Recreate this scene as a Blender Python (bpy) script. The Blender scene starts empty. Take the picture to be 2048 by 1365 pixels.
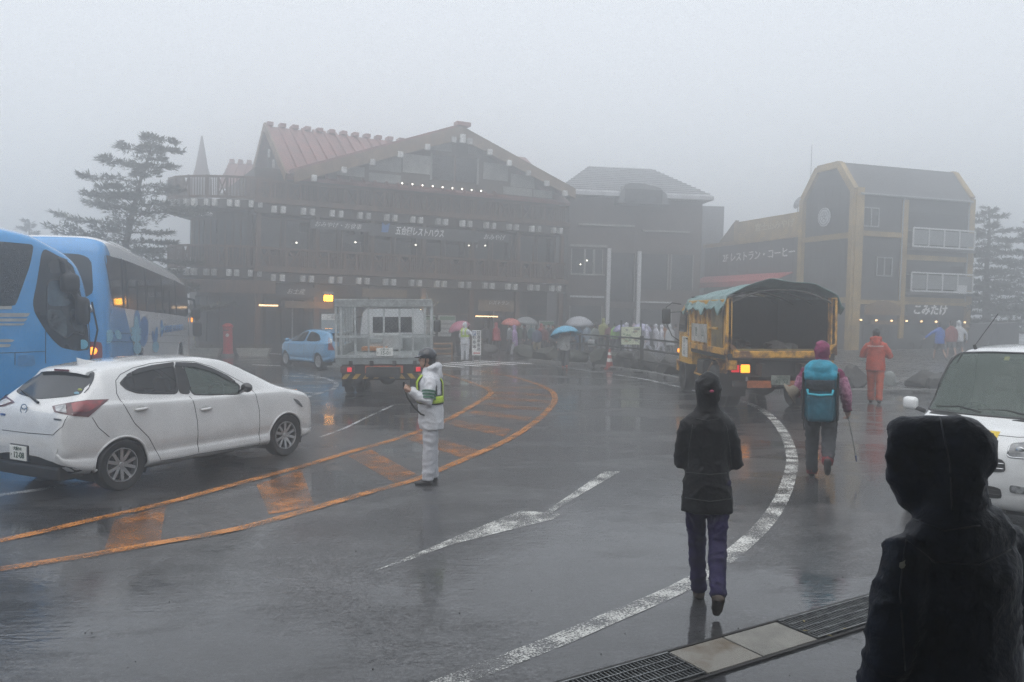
import bpy, bmesh, math, random
import numpy as np
from mathutils import Vector, Matrix, noise, Euler
from mathutils.bvhtree import BVHTree

random.seed(7)
R = math.radians
SC = bpy.context.scene
COL = SC.collection

# ------------------------------------------------------------------ camera, sky, sun, exposure
CAM_H = 2.18
FPX = 1640.0                       # focal length in pixels of the 2048 px wide photograph
PITCH = math.atan(64.5 / FPX)      # camera tilted slightly down
cam_d = bpy.data.cameras.new('camera')
cam = bpy.data.objects.new('camera', cam_d)
COL.objects.link(cam)
cam_d.sensor_width = 36.0
cam_d.lens = 36.0 * FPX / 2048.0
cam_d.clip_start = 0.05
cam_d.clip_end = 2000.0
cam.location = (0, 0, CAM_H)
cam.rotation_euler = (math.pi / 2 - PITCH, 0, 0)
SC.camera = cam

SUN_EL, SUN_AZ = R(62), R(200)
W = bpy.data.worlds.new('World')
SC.world = W
W.use_nodes = True
wn = W.node_tree
wn.nodes.clear()
sky = wn.nodes.new('ShaderNodeTexSky')
sky.sky_type = 'NISHITA'
sky.sun_disc = False
sky.sun_elevation = SUN_EL
sky.sun_rotation = SUN_AZ
sky.air_density = 1.0
sky.dust_density = 6.0
sky.ozone_density = 1.0
# a thick cloud deck: the clear-sky colour is washed out to an even pale grey
deck = wn.nodes.new('ShaderNodeMix')
deck.data_type = 'RGBA'
deck.inputs[0].default_value = 0.93
deck.inputs[7].default_value = (7.45, 7.8, 8.3, 1)
bgn = wn.nodes.new('ShaderNodeBackground')
bgn.inputs['Strength'].default_value = 0.12
wout = wn.nodes.new('ShaderNodeOutputWorld')
wn.links.new(sky.outputs[0], deck.inputs[6])
wn.links.new(deck.outputs[2], bgn.inputs['Color'])
wn.links.new(bgn.outputs[0], wout.inputs['Surface'])

sun_d = bpy.data.lights.new('sun', 'SUN')
sun_d.energy = 1.5
sun_d.angle = R(75)
sun_d.color = (1.0, 0.985, 0.965)
sun = bpy.data.objects.new('sun', sun_d)
COL.objects.link(sun)
sun.rotation_euler = (math.pi / 2 - SUN_EL, 0, math.pi - SUN_AZ)
sun.location = (0, 0, 40)

SC.view_settings.view_transform = 'Standard'
SC.view_settings.look = 'None'
SC.view_settings.gamma = 1.0
SC.view_settings.exposure = 0.13
SC.view_settings.use_curve_mapping = False
SC.render.engine = 'CYCLES'
SC.cycles.max_bounces = 6
SC.cycles.volume_bounces = 4
SC.cycles.transparent_max_bounces = 12
SC.cycles.use_denoising = True
SC.cycles.denoising_prefilter = 'NONE'
SC.cycles.caustics_reflective = False
SC.cycles.caustics_refractive = False
FOG_DENSITY = 0.0205
FOG_COLOR = (0.965, 0.985, 1.0)
FOG_ANISO = 0.78

# ------------------------------------------------------------------ photograph to place
_cp, _sp = math.cos(PITCH), math.sin(PITCH)
def ray(px, py):
    x = (px - 1024.0) / FPX
    u = -(py - 682.5) / FPX
    return Vector((x, _cp + u * _sp, -_sp + u * _cp))
def G(px, py, z=0.0):              # the point of the ground seen at that pixel
    d = ray(px, py)
    t = (z - CAM_H) / d.z
    return Vector((d.x * t, d.y * t, z))
def AT(px, py, Y):                 # the point at that pixel at a distance Y into the scene
    d = ray(px, py)
    t = Y / d.y
    return Vector((d.x * t, Y, CAM_H + d.z * t))
# ------------------------------------------------------------------ materials
MATS = {}
def mat(name, col, rough=0.6, metal=0.0, var=0.12, scale=6.0, bump=0.0, bscale=40.0, col2=None, edge=None,
        coat=0.0, emit=None, emit_s=0.0, spec=0.5, alpha=1.0, trans=0.0, rvar=0.0, stretch=None, sheen=0.0, orand=0.0):
    """procedural material: base colour varied by noise, optional bump relief"""
    if name in MATS: return MATS[name]
    m = bpy.data.materials.new(name)
    m.use_nodes = True
    nt = m.node_tree
    b = nt.nodes['Principled BSDF']
    c = (col[0], col[1], col[2], 1)
    b.inputs['Roughness'].default_value = rough
    b.inputs['Metallic'].default_value = metal
    b.inputs['Specular IOR Level'].default_value = spec
    b.inputs['Coat Weight'].default_value = coat
    b.inputs['Coat Roughness'].default_value = 0.05
    b.inputs['Alpha'].default_value = alpha
    b.inputs['Transmission Weight'].default_value = trans
    if sheen: b.inputs['Sheen Weight'].default_value = sheen
    tc = nt.nodes.new('ShaderNodeTexCoord')
    src = tc.outputs['Object']
    if stretch:
        mp = nt.nodes.new('ShaderNodeMapping')
        mp.inputs['Scale'].default_value = stretch
        nt.links.new(src, mp.inputs[0]); src = mp.outputs[0]
    if col2 is None:
        col2 = [max(0, x * (1 - var * 2.2)) for x in col]
    n = nt.nodes.new('ShaderNodeTexNoise')
    n.inputs['Scale'].default_value = scale
    n.inputs['Detail'].default_value = 5
    n.inputs['Roughness'].default_value = 0.62
    nt.links.new(src, n.inputs['Vector'])
    r = nt.nodes.new('ShaderNodeValToRGB')
    e = edge or (0.38, 0.66)
    r.color_ramp.elements[0].position = e[0]
    r.color_ramp.elements[1].position = e[1]
    r.color_ramp.elements[0].color = (col2[0], col2[1], col2[2], 1)
    r.color_ramp.elements[1].color = c
    nt.links.new(n.outputs['Fac'], r.inputs[0])
    out_ = r.outputs[0]
    if orand:                       # every piece a shade of its own
        oi = nt.nodes.new('ShaderNodeObjectInfo'); hs = nt.nodes.new('ShaderNodeHueSaturation'); mr_ = nt.nodes.new('ShaderNodeMapRange')
        mr_.inputs[3].default_value = 1 - orand; mr_.inputs[4].default_value = 1 + orand * .4
        nt.links.new(oi.outputs['Random'], mr_.inputs[0]); nt.links.new(mr_.outputs[0], hs.inputs['Value']); nt.links.new(out_, hs.inputs['Color']); out_ = hs.outputs[0]
    nt.links.new(out_, b.inputs['Base Color'])
    if rvar:
        mr = nt.nodes.new('ShaderNodeMapRange')
        mr.inputs[3].default_value = max(0.02, rough - rvar)
        mr.inputs[4].default_value = min(1, rough + rvar)
        mr.inputs[1].default_value = 0.3; mr.inputs[2].default_value = 0.7
        nt.links.new(n.outputs['Fac'], mr.inputs[0])
        nt.links.new(mr.outputs[0], b.inputs['Roughness'])
    if bump:
        n2 = nt.nodes.new('ShaderNodeTexNoise')
        n2.inputs['Scale'].default_value = bscale
        n2.inputs['Detail'].default_value = 4
        nt.links.new(src, n2.inputs['Vector'])
        bp = nt.nodes.new('ShaderNodeBump')
        bp.inputs['Strength'].default_value = bump
        bp.inputs['Distance'].default_value = 0.02
        nt.links.new(n2.outputs['Fac'], bp.inputs['Height'])
        nt.links.new(bp.outputs[0], b.inputs['Normal'])
    if emit:
        b.inputs['Emission Color'].default_value = (emit[0], emit[1], emit[2], 1)
        b.inputs['Emission Strength'].default_value = emit_s
    MATS[name] = m
    return m

# ------------------------------------------------------------------ mesh building
class MB:
    """collects simple shapes and links them as ONE mesh object"""
    def __init__(s):
        s.v = []; s.f = []
    def add(s, vs, fs, M=None):
        o = len(s.v)
        if M is not None: vs = [M @ Vector(p) for p in vs]
        s.v += [tuple(p) for p in vs]
        s.f += [tuple(i + o for i in f) for f in fs]
        return s
    def box(s, c, d, rot=None, bev=0.0):
        hx, hy, hz = d[0] / 2, d[1] / 2, d[2] / 2
        M = Matrix.Translation(c)
        if rot is not None: M = M @ Euler(rot).to_matrix().to_4x4()
        if bev <= 0:
            vs = [(-hx,-hy,-hz),(hx,-hy,-hz),(hx,hy,-hz),(-hx,hy,-hz),(-hx,-hy,hz),(hx,-hy,hz),(hx,hy,hz),(-hx,hy,hz)]
            fs = [(3,2,1,0),(4,5,6,7),(0,1,5,4),(1,2,6,5),(2,3,7,6),(3,0,4,7)]
            return s.add(vs, fs, M)
        b = min(bev, hx * .9, hy * .9, hz * .9)
        bm = bmesh.new()
        bmesh.ops.create_cube(bm, size=1)
        for v in bm.verts: v.co = (v.co.x * d[0], v.co.y * d[1], v.co.z * d[2])
        bmesh.ops.bevel(bm, geom=list(bm.edges) + list(bm.verts), offset=b, segments=2, affect='EDGES', profile=0.5)
        bm.verts.index_update()
        s.add([v.co.copy() for v in bm.verts], [[v.index for v in f.verts] for f in bm.faces], M)
        bm.free()
        return s
    def prism(s, poly, z0, z1, M=None):
        n = len(poly)
        vs = [(p[0], p[1], z0) for p in poly] + [(p[0], p[1], z1) for p in poly]
        fs = [tuple(range(n - 1, -1, -1)), tuple(range(n, 2 * n))] + [(i, (i + 1) % n, n + (i + 1) % n, n + i) for i in range(n)]
        return s.add(vs, fs, M)
    def slab(s, pts, th):          # a polygon in space given thickness along its normal
        P = [Vector(p) for p in pts]
        n = Vector((0, 0, 0))
        for i in range(len(P)):
            a, b = P[i], P[(i + 1) % len(P)]
            n += Vector(((a.y - b.y) * (a.z + b.z), (a.z - b.z) * (a.x + b.x), (a.x - b.x) * (a.y + b.y)))
        n.normalize()
        k = len(P)
        vs = [p - n * th for p in P] + P
        fs = [tuple(range(k - 1, -1, -1)), tuple(range(k, 2 * k))] + [(i, (i + 1) % k, k + (i + 1) % k, k + i) for i in range(k)]
        return s.add(vs, fs)
    def tube(s, pts, r, n=8, caps=True, flat=None):
        P = [Vector(p) for p in pts]
        if not hasattr(r, '__len__'): r = [r] * len(P)
        vs = []; fs = []
        up = None
        for i, p in enumerate(P):
            t = (P[min(i + 1, len(P) - 1)] - P[max(i - 1, 0)])
            if t.length < 1e-9: t = Vector((0, 0, 1))
            t.normalize()
            if up is None:
                up = Vector((0, 0, 1)) if abs(t.z) < 0.9 else Vector((0, 1, 0))
            a = t.cross(up).normalized()
            b = a.cross(t).normalized()
            up = b
            for k in range(n):
                an = 2 * math.pi * k / n
                fx, fy = (1, 1) if flat is None else flat
                vs.append(p + a * math.cos(an) * r[i] * fx + b * math.sin(an) * r[i] * fy)
        for i in range(len(P) - 1):
            for k in range(n):
                fs.append((i * n + k, i * n + (k + 1) % n, (i + 1) * n + (k + 1) % n, (i + 1) * n + k))
        if caps:
            fs.append(tuple(range(n - 1, -1, -1)))
            fs.append(tuple((len(P) - 1) * n + k for k in range(n)))
        return s.add(vs, fs)
    def bar(s, a, b, w, h=None):   # square bar from a to b
        a, b = Vector(a), Vector(b)
        d = b - a
        q = d.to_track_quat('X', 'Z')
        M = Matrix.Translation((a + b) / 2) @ q.to_matrix().to_4x4()
        hx, hy, hz = d.length / 2, w / 2, (h or w) / 2
        vs = [(-hx,-hy,-hz),(hx,-hy,-hz),(hx,hy,-hz),(-hx,hy,-hz),(-hx,-hy,hz),(hx,-hy,hz),(hx,hy,hz),(-hx,hy,hz)]
        fs = [(3,2,1,0),(4,5,6,7),(0,1,5,4),(1,2,6,5),(2,3,7,6),(3,0,4,7)]
        return s.add(vs, fs, M)
    def lathe(s, prof, n=24, M=None, ang=2 * math.pi):   # profile (r, z) turned about z
        vs = []; fs = []
        full = abs(ang - 2 * math.pi) < 1e-6
        m = n if full else n + 1
        for (r, z) in prof:
            for k in range(m):
                a = ang * k / n
                vs.append((r * math.cos(a), r * math.sin(a), z))
        for i in range(len(prof) - 1):
            for k in range(n):
                k2 = (k + 1) % m
                fs.append((i * m + k, i * m + k2, (i + 1) * m + k2, (i + 1) * m + k))
        return s.add(vs, fs, M)
    def ell(s, c, r, rot=None, seg=14, ring=9):
        M = Matrix.Translation(c)
        if rot is not None: M = M @ Euler(rot).to_matrix().to_4x4()
        vs = [(0, 0, -r[2])]; fs = []
        for i in range(1, ring):
            ph = -math.pi / 2 + math.pi * i / ring
            for k in range(seg):
                th = 2 * math.pi * k / seg
                vs.append((r[0] * math.cos(ph) * math.cos(th), r[1] * math.cos(ph) * math.sin(th), r[2] * math.sin(ph)))
        vs.append((0, 0, r[2]))
        for k in range(seg):
            fs.append((0, 1 + (k + 1) % seg, 1 + k))
        for i in range(ring - 2):
            for k in range(seg):
                a = 1 + i * seg
                fs.append((a + k, a + (k + 1) % seg, a + seg + (k + 1) % seg, a + seg + k))
        t = len(vs) - 1; a = 1 + (ring - 2) * seg
        for k in range(seg):
            fs.append((a + k, a + (k + 1) % seg, t))
        return s.add(vs, fs, M)
    def loft(s, rings):            # rings: equally long lists of points; ends closed
        n = len(rings[0])
        vs = [p for r in rings for p in r]; fs = []
        for i in range(len(rings) - 1):
            for k in range(n):
                fs.append((i * n + k, i * n + (k + 1) % n, (i + 1) * n + (k + 1) % n, (i + 1) * n + k))
        fs.append(tuple(range(n - 1, -1, -1)))
        fs.append(tuple((len(rings) - 1) * n + k for k in range(n)))
        return s.add(vs, fs)
    def mesh(s, name='m'):
        me = bpy.data.meshes.new(name)
        me.from_pydata(s.v, [], s.f)
        return me
    def build(s, name, m, parent=None, smooth=False, **kw):
        me = s.mesh(name)
        return link(name, me, m, parent, smooth, **kw)

def fix_normals(me):
    bm = bmesh.new(); bm.from_mesh(me)
    bmesh.ops.recalc_face_normals(bm, faces=bm.faces)
    bm.to_mesh(me); bm.free()

def link(name, me, m, parent=None, smooth=False, fix=True, loc=None, rot=None, kind=None, angle=None):
    if fix: fix_normals(me)
    if m is not None:
        me.materials.clear(); me.materials.append(m)
    if smooth:
        me.shade_smooth()
        if angle is not None:
            try: me.set_sharp_from_angle(angle=R(angle))
            except Exception: pass
    o = bpy.data.objects.new(name, me)
    COL.objects.link(o)
    if parent is not None: o.parent = parent
    if loc is not None: o.location = loc
    if rot is not None: o.rotation_euler = rot
    if kind: o['kind'] = kind
    return o

def tag(o, label, cat=None, group=None, kind=None):
    o['label'] = label
    if cat: o['category'] = cat
    if group: o['group'] = group
    if kind: o['kind'] = kind
    return o

def thing(name, label, cat, loc=(0, 0, 0), rotz=0.0, group=None, rot=None):
    o = bpy.data.objects.new(name, None)
    COL.objects.link(o)
    o.empty_display_size = 0.2
    o.location = loc
    o.rotation_euler = rot if rot is not None else (0, 0, rotz)
    return tag(o, label, cat, group)

def struct(o):
    o['kind'] = 'structure'
    return o

BENCH = bpy.data.scenes.new('bench')      # a side bench where modifiers and lettering are worked out; removed at the end
def evaluated_mesh(o):
    BENCH.collection.objects.link(o)
    vl = BENCH.view_layers[0]
    vl.update()
    return bpy.data.meshes.new_from_object(o.evaluated_get(vl.depsgraph))

def remeshed(mb, voxel, smooth=6, factor=0.5):
    """the union of overlapping closed shapes as one continuous surface"""
    me = mb.mesh('tmp')
    o = bpy.data.objects.new('tmp', me)
    a = o.modifiers.new('r', 'REMESH'); a.mode = 'VOXEL'; a.voxel_size = voxel; a.use_smooth_shade = True
    b = o.modifiers.new('s', 'SMOOTH'); b.factor = factor; b.iterations = smooth
    out = evaluated_mesh(o)
    bpy.data.objects.remove(o); bpy.data.meshes.remove(me)
    return out

def wrinkle(me, amp, scale, squash=(1, 1, 1), seed=0.0):
    """cloth folds: broad soft swells with thin raised creases, along the normals"""
    nv = [v.normal.copy() for v in me.vertices]
    sv = Vector((seed, seed * .7, 0))
    for i, v in enumerate(me.vertices):
        p = Vector((v.co.x * squash[0], v.co.y * squash[1], v.co.z * squash[2])) * scale * .55 + sv
        w = noise.noise_vector(p * .8) * .9
        a = noise.noise(p + w)
        b = noise.noise(p * 1.9 + w + Vector((9, 0, 0)))
        f = (1 - min(1, abs(a) * 1.6)) ** 5 + .5 * (1 - min(1, abs(b) * 1.6)) ** 5 + .35 * noise.noise(p * .6) - .25
        v.co += nv[i] * amp * f
    me.update()

_TXT = {}
def text(s, size, m, parent, loc, rot, name='lettering', depth=0.006, bold=0.0, shear=0.0, align='CENTER', sx=1.0, spacing=1.0):
    cu = bpy.data.curves.new('t', 'FONT')
    cu.body = s; cu.size = size; cu.extrude = depth; cu.offset = bold; cu.shear = shear
    cu.align_x = align; cu.align_y = 'CENTER'; cu.space_character = spacing; cu.resolution_u = 3
    o = bpy.data.objects.new('t', cu)
    me = evaluated_mesh(o)
    bpy.data.objects.remove(o); bpy.data.curves.remove(cu)
    if sx != 1.0:
        for v in me.vertices: v.co.x *= sx
    return link(name, me, m, parent, fix=False, loc=loc, rot=rot)

def copy_tree(o, parent=None):
    c = o.copy(); COL.objects.link(c)
    if parent is not None: c.parent = parent
    for ch in o.children: copy_tree(ch, c)
    return c

def spl(keys, x):
    """smooth monotone-ish interpolation of key pairs"""
    ks = sorted(keys); xs = [k[0] for k in ks]; ys = [k[1] for k in ks]
    if x <= xs[0]: return ys[0]
    if x >= xs[-1]: return ys[-1]
    i = max(j for j in range(len(xs) - 1) if xs[j] <= x)
    h = xs[i + 1] - xs[i]; t = (x - xs[i]) / h
    def sl(j):
        if j <= 0: return (ys[1] - ys[0]) / (xs[1] - xs[0])
        if j >= len(xs) - 1: return (ys[-1] - ys[-2]) / (xs[-1] - xs[-2])
        a = (ys[j] - ys[j - 1]) / (xs[j] - xs[j - 1]); b = (ys[j + 1] - ys[j]) / (xs[j + 1] - xs[j])
        return 0 if a * b <= 0 else 2 * a * b / (a + b)
    m0, m1 = sl(i) * h, sl(i + 1) * h
    t2, t3 = t * t, t * t * t
    return (2*t3 - 3*t2 + 1) * ys[i] + (t3 - 2*t2 + t) * m0 + (-2*t3 + 3*t2) * ys[i+1] + (t3 - t2) * m1

def curve_pts(pts, step):
    """smooth polyline through points, about one point per step"""
    P = [Vector(p) for p in pts]
    out = []
    for i in range(len(P) - 1):
        p0, p1, p2, p3 = P[max(i - 1, 0)], P[i], P[i + 1], P[min(i + 2, len(P) - 1)]
        n = max(1, int((p2 - p1).length / step))
        for k in range(n):
            t = k / n
            out.append(0.5 * ((2 * p1) + (p2 - p0) * t + (2*p0 - 5*p1 + 4*p2 - p3) * t*t + (3*p1 - p0 - 3*p2 + p3) * t*t*t))
    out.append(P[-1])
    return out
# ------------------------------------------------------------------ ground: wet asphalt and painted markings
def asphalt_material():
    m = bpy.data.materials.new('wet_asphalt'); m.use_nodes = True
    nt = m.node_tree; b = nt.nodes['Principled BSDF']
    N = nt.nodes.new; L = nt.links.new
    tc = N('ShaderNodeTexCoord')
    def nz(scale, detail=4, rough=.6, vec=None, st=None):
        n = N('ShaderNodeTexNoise')
        n.inputs['Scale'].default_value = scale; n.inputs['Detail'].default_value = detail
        n.inputs['Roughness'].default_value = rough
        src = tc.outputs['Object']
        if st:
            mp = N('ShaderNodeMapping'); mp.inputs['Scale'].default_value = st[:3]
            if len(st) > 3: mp.inputs['Rotation'].default_value = (0, 0, st[3])
            L(src, mp.inputs[0]); src = mp.outputs[0]
        L(src, n.inputs['Vector'])
        return n.outputs['Fac']
    def ramp(fac, stops):
        r = N('ShaderNodeValToRGB')
        while len(r.color_ramp.elements) < len(stops): r.color_ramp.elements.new(0.5)
        for e, (p, c) in zip(r.color_ramp.elements, stops):
            e.position = p; e.color = (c, c, c, 1) if not hasattr(c, '__len__') else (*c, 1)
        L(fac, r.inputs[0]); return r.outputs[0]
    def math_(op, a, bb):
        x = N('ShaderNodeMath'); x.operation = op
        for i, q in enumerate((a, bb)):
            if hasattr(q, 'is_linked'): L(q, x.inputs[i])
            else: x.inputs[i].default_value = q
        return x.outputs[0]
    grain = nz(34, 6, .82)
    mid = nz(3.2, 6, .65)
    big = nz(0.34, 5, .6, st=(1.0, 1.6, 1, R(-20)))
    blot = nz(.9, 6, .7, st=(.8, 1.5, 1, R(-18)))
    col0 = ramp(mid, [(.28, (.09, .091, .094)), (.5, (.17, .171, .175)), (.74, (.26, .261, .266))])
    mb_ = N('ShaderNodeMix'); mb_.data_type = 'RGBA'; mb_.blend_type = 'MULTIPLY'; mb_.inputs[0].default_value = .75
    L(col0, mb_.inputs[6]); L(ramp(blot, [(.36, .35), (.60, 1.0)]), mb_.inputs[7]); col = mb_.outputs[2]
    mx = N('ShaderNodeMix'); mx.data_type = 'RGBA'; mx.blend_type = 'MULTIPLY'; mx.inputs[0].default_value = .9
    L(col, mx.inputs[6]); L(ramp(grain, [(.40, .06), (.50, .45), (.60, 1.0)]), mx.inputs[7])
    # how deep the water stands: puddles mirror, damp parts only glisten
    wet = ramp(math_('ADD', math_('MULTIPLY', big, .75), math_('MULTIPLY', nz(2.6, 6, .7, st=(.6, 1.5, 1, R(-18))), .25)), [(.445, 0.0), (.525, 1.0)])
    streak = nz(1.1, 6, .7, st=(0.5, 3.2, 1, R(-24)))
    dry = math_('SUBTRACT', 1.0, wet)
    rr = math_('ADD', math_('MULTIPLY', ramp(streak, [(.35, 0.0), (.7, 1.0)]), .04), .015)
    L(math_('ADD', rr, math_('MULTIPLY', dry, .16)), b.inputs['Coat Roughness'])
    mott = nz(16, 5, .75, st=(.55, 1.6, 1, R(-12)))
    gm = math_('MULTIPLY', ramp(grain, [(.42, 1.0), (.60, .15)]), ramp(mott, [(.38, 1.0), (.62, .25)]))
    L(math_('SUBTRACT', 1.0, math_('MULTIPLY', dry, math_('MULTIPLY', gm, .85))), b.inputs['Coat Weight'])
    b.inputs['Coat IOR'].default_value = 1.52
    b.inputs['Roughness'].default_value = .42
    b.inputs['Specular IOR Level'].default_value = .3
    # relief: coarse aggregate under a film of water that the wind ripples
    rip = N('ShaderNodeBump'); rip.inputs['Distance'].default_value = .02; rip.inputs['Strength'].default_value = .085
    L(nz(13.0, 1.6, .5, st=(.45, 1.9, 1, R(-15))), rip.inputs['Height'])
    swl = N('ShaderNodeBump'); swl.inputs['Distance'].default_value = .05; swl.inputs['Strength'].default_value = .05
    L(nz(1.3, 2, .5), swl.inputs['Height']); L(rip.outputs[0], swl.inputs['Normal'])
    fine = N('ShaderNodeBump'); fine.inputs['Distance'].default_value = .004
    L(math_('MULTIPLY', dry, .22), fine.inputs['Strength']); L(nz(55, 3, .7), fine.inputs['Height']); L(swl.outputs[0], fine.inputs['Normal'])
    L(fine.outputs[0], b.inputs['Coat Normal'])
    dk = N('ShaderNodeMix'); dk.data_type = 'RGBA'; dk.blend_type = 'MULTIPLY'; dk.inputs[7].default_value = (.42, .43, .45, 1)
    L(wet, dk.inputs[0]); L(mx.outputs[2], dk.inputs[6])
    mo = N('ShaderNodeMix'); mo.data_type = 'RGBA'; mo.blend_type = 'MULTIPLY'; mo.inputs[0].default_value = .85
    L(dk.outputs[2], mo.inputs[6]); L(ramp(mott, [(.36, .18), (.50, .65), (.64, 1.0)]), mo.inputs[7]); L(mo.outputs[2], b.inputs['Base Color'])
    agg = N('ShaderNodeBump'); agg.inputs['Distance'].default_value = .008; agg.inputs['Strength'].default_value = .6
    L(nz(90, 5, .8), agg.inputs['Height']); L(agg.outputs[0], b.inputs['Normal'])
    return m
M_ASPH = asphalt_material()

GSIZE = 230.0
def ground_sheet():
    me = bpy.data.meshes.new('ground')
    nx = 60
    vs = []; fs = []
    for j in range(nx + 1):
        for i in range(nx + 1):
            vs.append((-GSIZE + 2 * GSIZE * i / nx, -60 + (GSIZE + 60) * j / nx, 0))
    for j in range(nx):
        for i in range(nx):
            a = j * (nx + 1) + i
            fs.append((a, a + 1, a + nx + 2, a + nx + 1))
    me.from_pydata(vs, [], fs)
    return struct(link('ground', me, M_ASPH, fix=False))
ground_sheet()

def paint(name, col, worn, scale, keep=0.0, rough=.33):
    """road paint, worn through to the asphalt in specks and patches"""
    m = bpy.data.materials.new(name); m.use_nodes = True
    nt = m.node_tree; b = nt.nodes['Principled BSDF']; N = nt.nodes.new; L = nt.links.new
    tc = N('ShaderNodeTexCoord')
    n1 = N('ShaderNodeTexNoise'); n1.inputs['Scale'].default_value = scale; n1.inputs['Detail'].default_value = 6; n1.inputs['Roughness'].default_value = .75
    n2 = N('ShaderNodeTexNoise'); n2.inputs['Scale'].default_value = scale * .06; n2.inputs['Detail'].default_value = 3
    L(tc.outputs['Object'], n1.inputs['Vector']); L(tc.outputs['Object'], n2.inputs['Vector'])
    ad = N('ShaderNodeMath'); ad.operation = 'MULTIPLY_ADD'; ad.inputs[1].default_value = .55
    L(n2.outputs['Fac'], ad.inputs[0]); L(n1.outputs['Fac'], ad.inputs[2])
    r = N('ShaderNodeValToRGB')
    r.color_ramp.elements[0].position = worn - .05; r.color_ramp.elements[0].color = (keep, keep, keep, 1)
    r.color_ramp.elements[1].position = worn + .05; r.color_ramp.elements[1].color = (1, 1, 1, 1)
    L(ad.outputs[0], r.inputs[0])
    b.inputs['Base Color'].default_value = (*col, 1)
    b.inputs['Roughness'].default_value = rough
    bp = N('ShaderNodeBump'); bp.inputs['Strength'].default_value = .10; bp.inputs['Distance'].default_value = .006
    L(n1.outputs['Fac'], bp.inputs['Height']); L(bp.outputs[0], b.inputs['Normal'])
    L(r.outputs[0], b.inputs['Alpha'])
    return m
P_WHITE = paint('worn_white_paint', (.66, .66, .63), .80, 60, .03)
P_WHITE2 = paint('faint_white_paint', (.48, .49, .5), .80, 40, .10)
P_CROSS = paint('white_crossing_paint', (.8, .8, .8), .60, 30, .3)
P_ORANGE = paint('orange_paint', (.60, .23, .045), .77, 50, .18, .2)
P_ORANGE2 = paint('worn_orange_paint', (.50, .19, .045), .84, 50, .16, .2)

def flat(name, poly, m, z, label):
    me = bpy.data.meshes.new(name)
    me.from_pydata([(p[0], p[1], z) for p in poly], [], [tuple(range(len(poly)))])
    bm = bmesh.new(); bm.from_mesh(me)
    for f in bm.faces:
        f.normal_update()
        if f.normal.z < 0: f.normal_flip()
    bmesh.ops.triangulate(bm, faces=bm.faces)
    bm.to_mesh(me); bm.free()
    o = struct(link(name, me, m, fix=False)); o['label'] = label
    return o
def stripe(name, pix, w, m, z, label, step=.35, w2=None):
    P = curve_pts([G(*p) for p in pix], step)
    vs = []; fs = []
    for i, p in enumerate(P):
        t = (P[min(i + 1, len(P) - 1)] - P[max(i - 1, 0)]).normalized()
        nrm = Vector((-t.y, t.x, 0))
        ww = w if w2 is None else w + (w2 - w) * i / (len(P) - 1)
        ww *= 1 + .04 * noise.noise(Vector((i * .37, z * 900, 1)))
        vs += [(p.x + nrm.x * ww / 2, p.y + nrm.y * ww / 2, z), (p.x - nrm.x * ww / 2, p.y - nrm.y * ww / 2, z)]
        if i: fs.append((2 * i - 2, 2 * i - 1, 2 * i + 1, 2 * i))
    me = bpy.data.meshes.new(name); me.from_pydata(vs, [], fs)
    o = struct(link(name, me, m, fix=False)); o['label'] = label
    for f in me.polygons:
        if f.normal.z < 0: f.flip()
    return o
Z1, Z2 = .004, .008
stripe('road_marking', [(-260, 1128), (0, 1083), (180, 1042), (330, 1008), (450, 975), (600, 935), (700, 905), (790, 880), (850, 859), (900, 838), (940, 815), (972, 796), (982, 784), (960, 772), (915, 757), (870, 745), (800, 736)],
       .145, P_ORANGE, Z2, 'long orange line on the wet road beside the white hatchback')
stripe('road_marking', [(-200, 1168), (0, 1140), (160, 1115), (330, 1085), (480, 1058), (620, 1020), (740, 985), (825, 962), (900, 932), (960, 906), (1020, 878), (1070, 845), (1100, 817), (1110, 797), (1100, 781), (1065, 766), (1010, 751), (950, 742)],
       .145, P_ORANGE, Z2, 'curved orange line round the nearer edge of the hatched island')
bars = [[(229, 1040), (331, 1013), (321, 1083), (207, 1105)], [(513, 970), (603, 940), (629, 1014), (538, 1030)],
        [(696, 913), (742, 900), (835, 950), (789, 966)], [(812, 878), (838, 868), (960, 901), (926, 917)],
        [(898, 850), (908, 840), (1025, 860), (1007, 874)], [(936, 828), (948, 821), (1066, 835), (1055, 842)],
        [(962, 811), (972, 806), (1088, 817), (1081, 823)], [(972, 799), (982, 794), (1103, 802), (1097, 807)],
        [(985, 788), (986, 784), (1110, 790), (1109, 795)], [(972, 777), (966, 774), (1088, 774), (1100, 778)]]
names_ = ['wide orange hatch bar at the lower end of the hatched island', 'orange hatch bar under the white car front wheel reflection', 'orange hatch bar ending at the guard\'s feet',
          'orange hatch bar behind the guard\'s legs'] + ['thin orange hatch bar, number %s counted from the guard towards the tip of the island' % w for w in ('two', 'three', 'four', 'five', 'six', 'seven')]
for q, nm in zip(bars, names_):
    flat('road_marking', [G(*p) for p in q], P_ORANGE2, Z1, nm)
stripe('road_marking', [(760, 1425), (905, 1363), (1005, 1325), (1115, 1282), (1225, 1235), (1320, 1195), (1395, 1158), (1475, 1100), (1530, 1048), (1562, 1000), (1580, 950), (1584, 915), (1572, 875), (1548, 840), (1515, 815), (1470, 798)],
       .165, P_WHITE, Z1, 'worn white edge line curving round to the yellow truck', step=.25)
flat('road_marking', [G(*p) for p in [(748, 1143), (840, 1105), (940, 1062), (1040, 1023), (1068, 1024), (1088, 1026), (1208, 944), (1240, 944), (1118, 1016), (1105, 1026), (1121, 1029), (1108, 1039), (1000, 1066), (900, 1091), (820, 1121)]],
     P_WHITE, Z1, 'worn white lane arrow painted in front of the guard')
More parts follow.
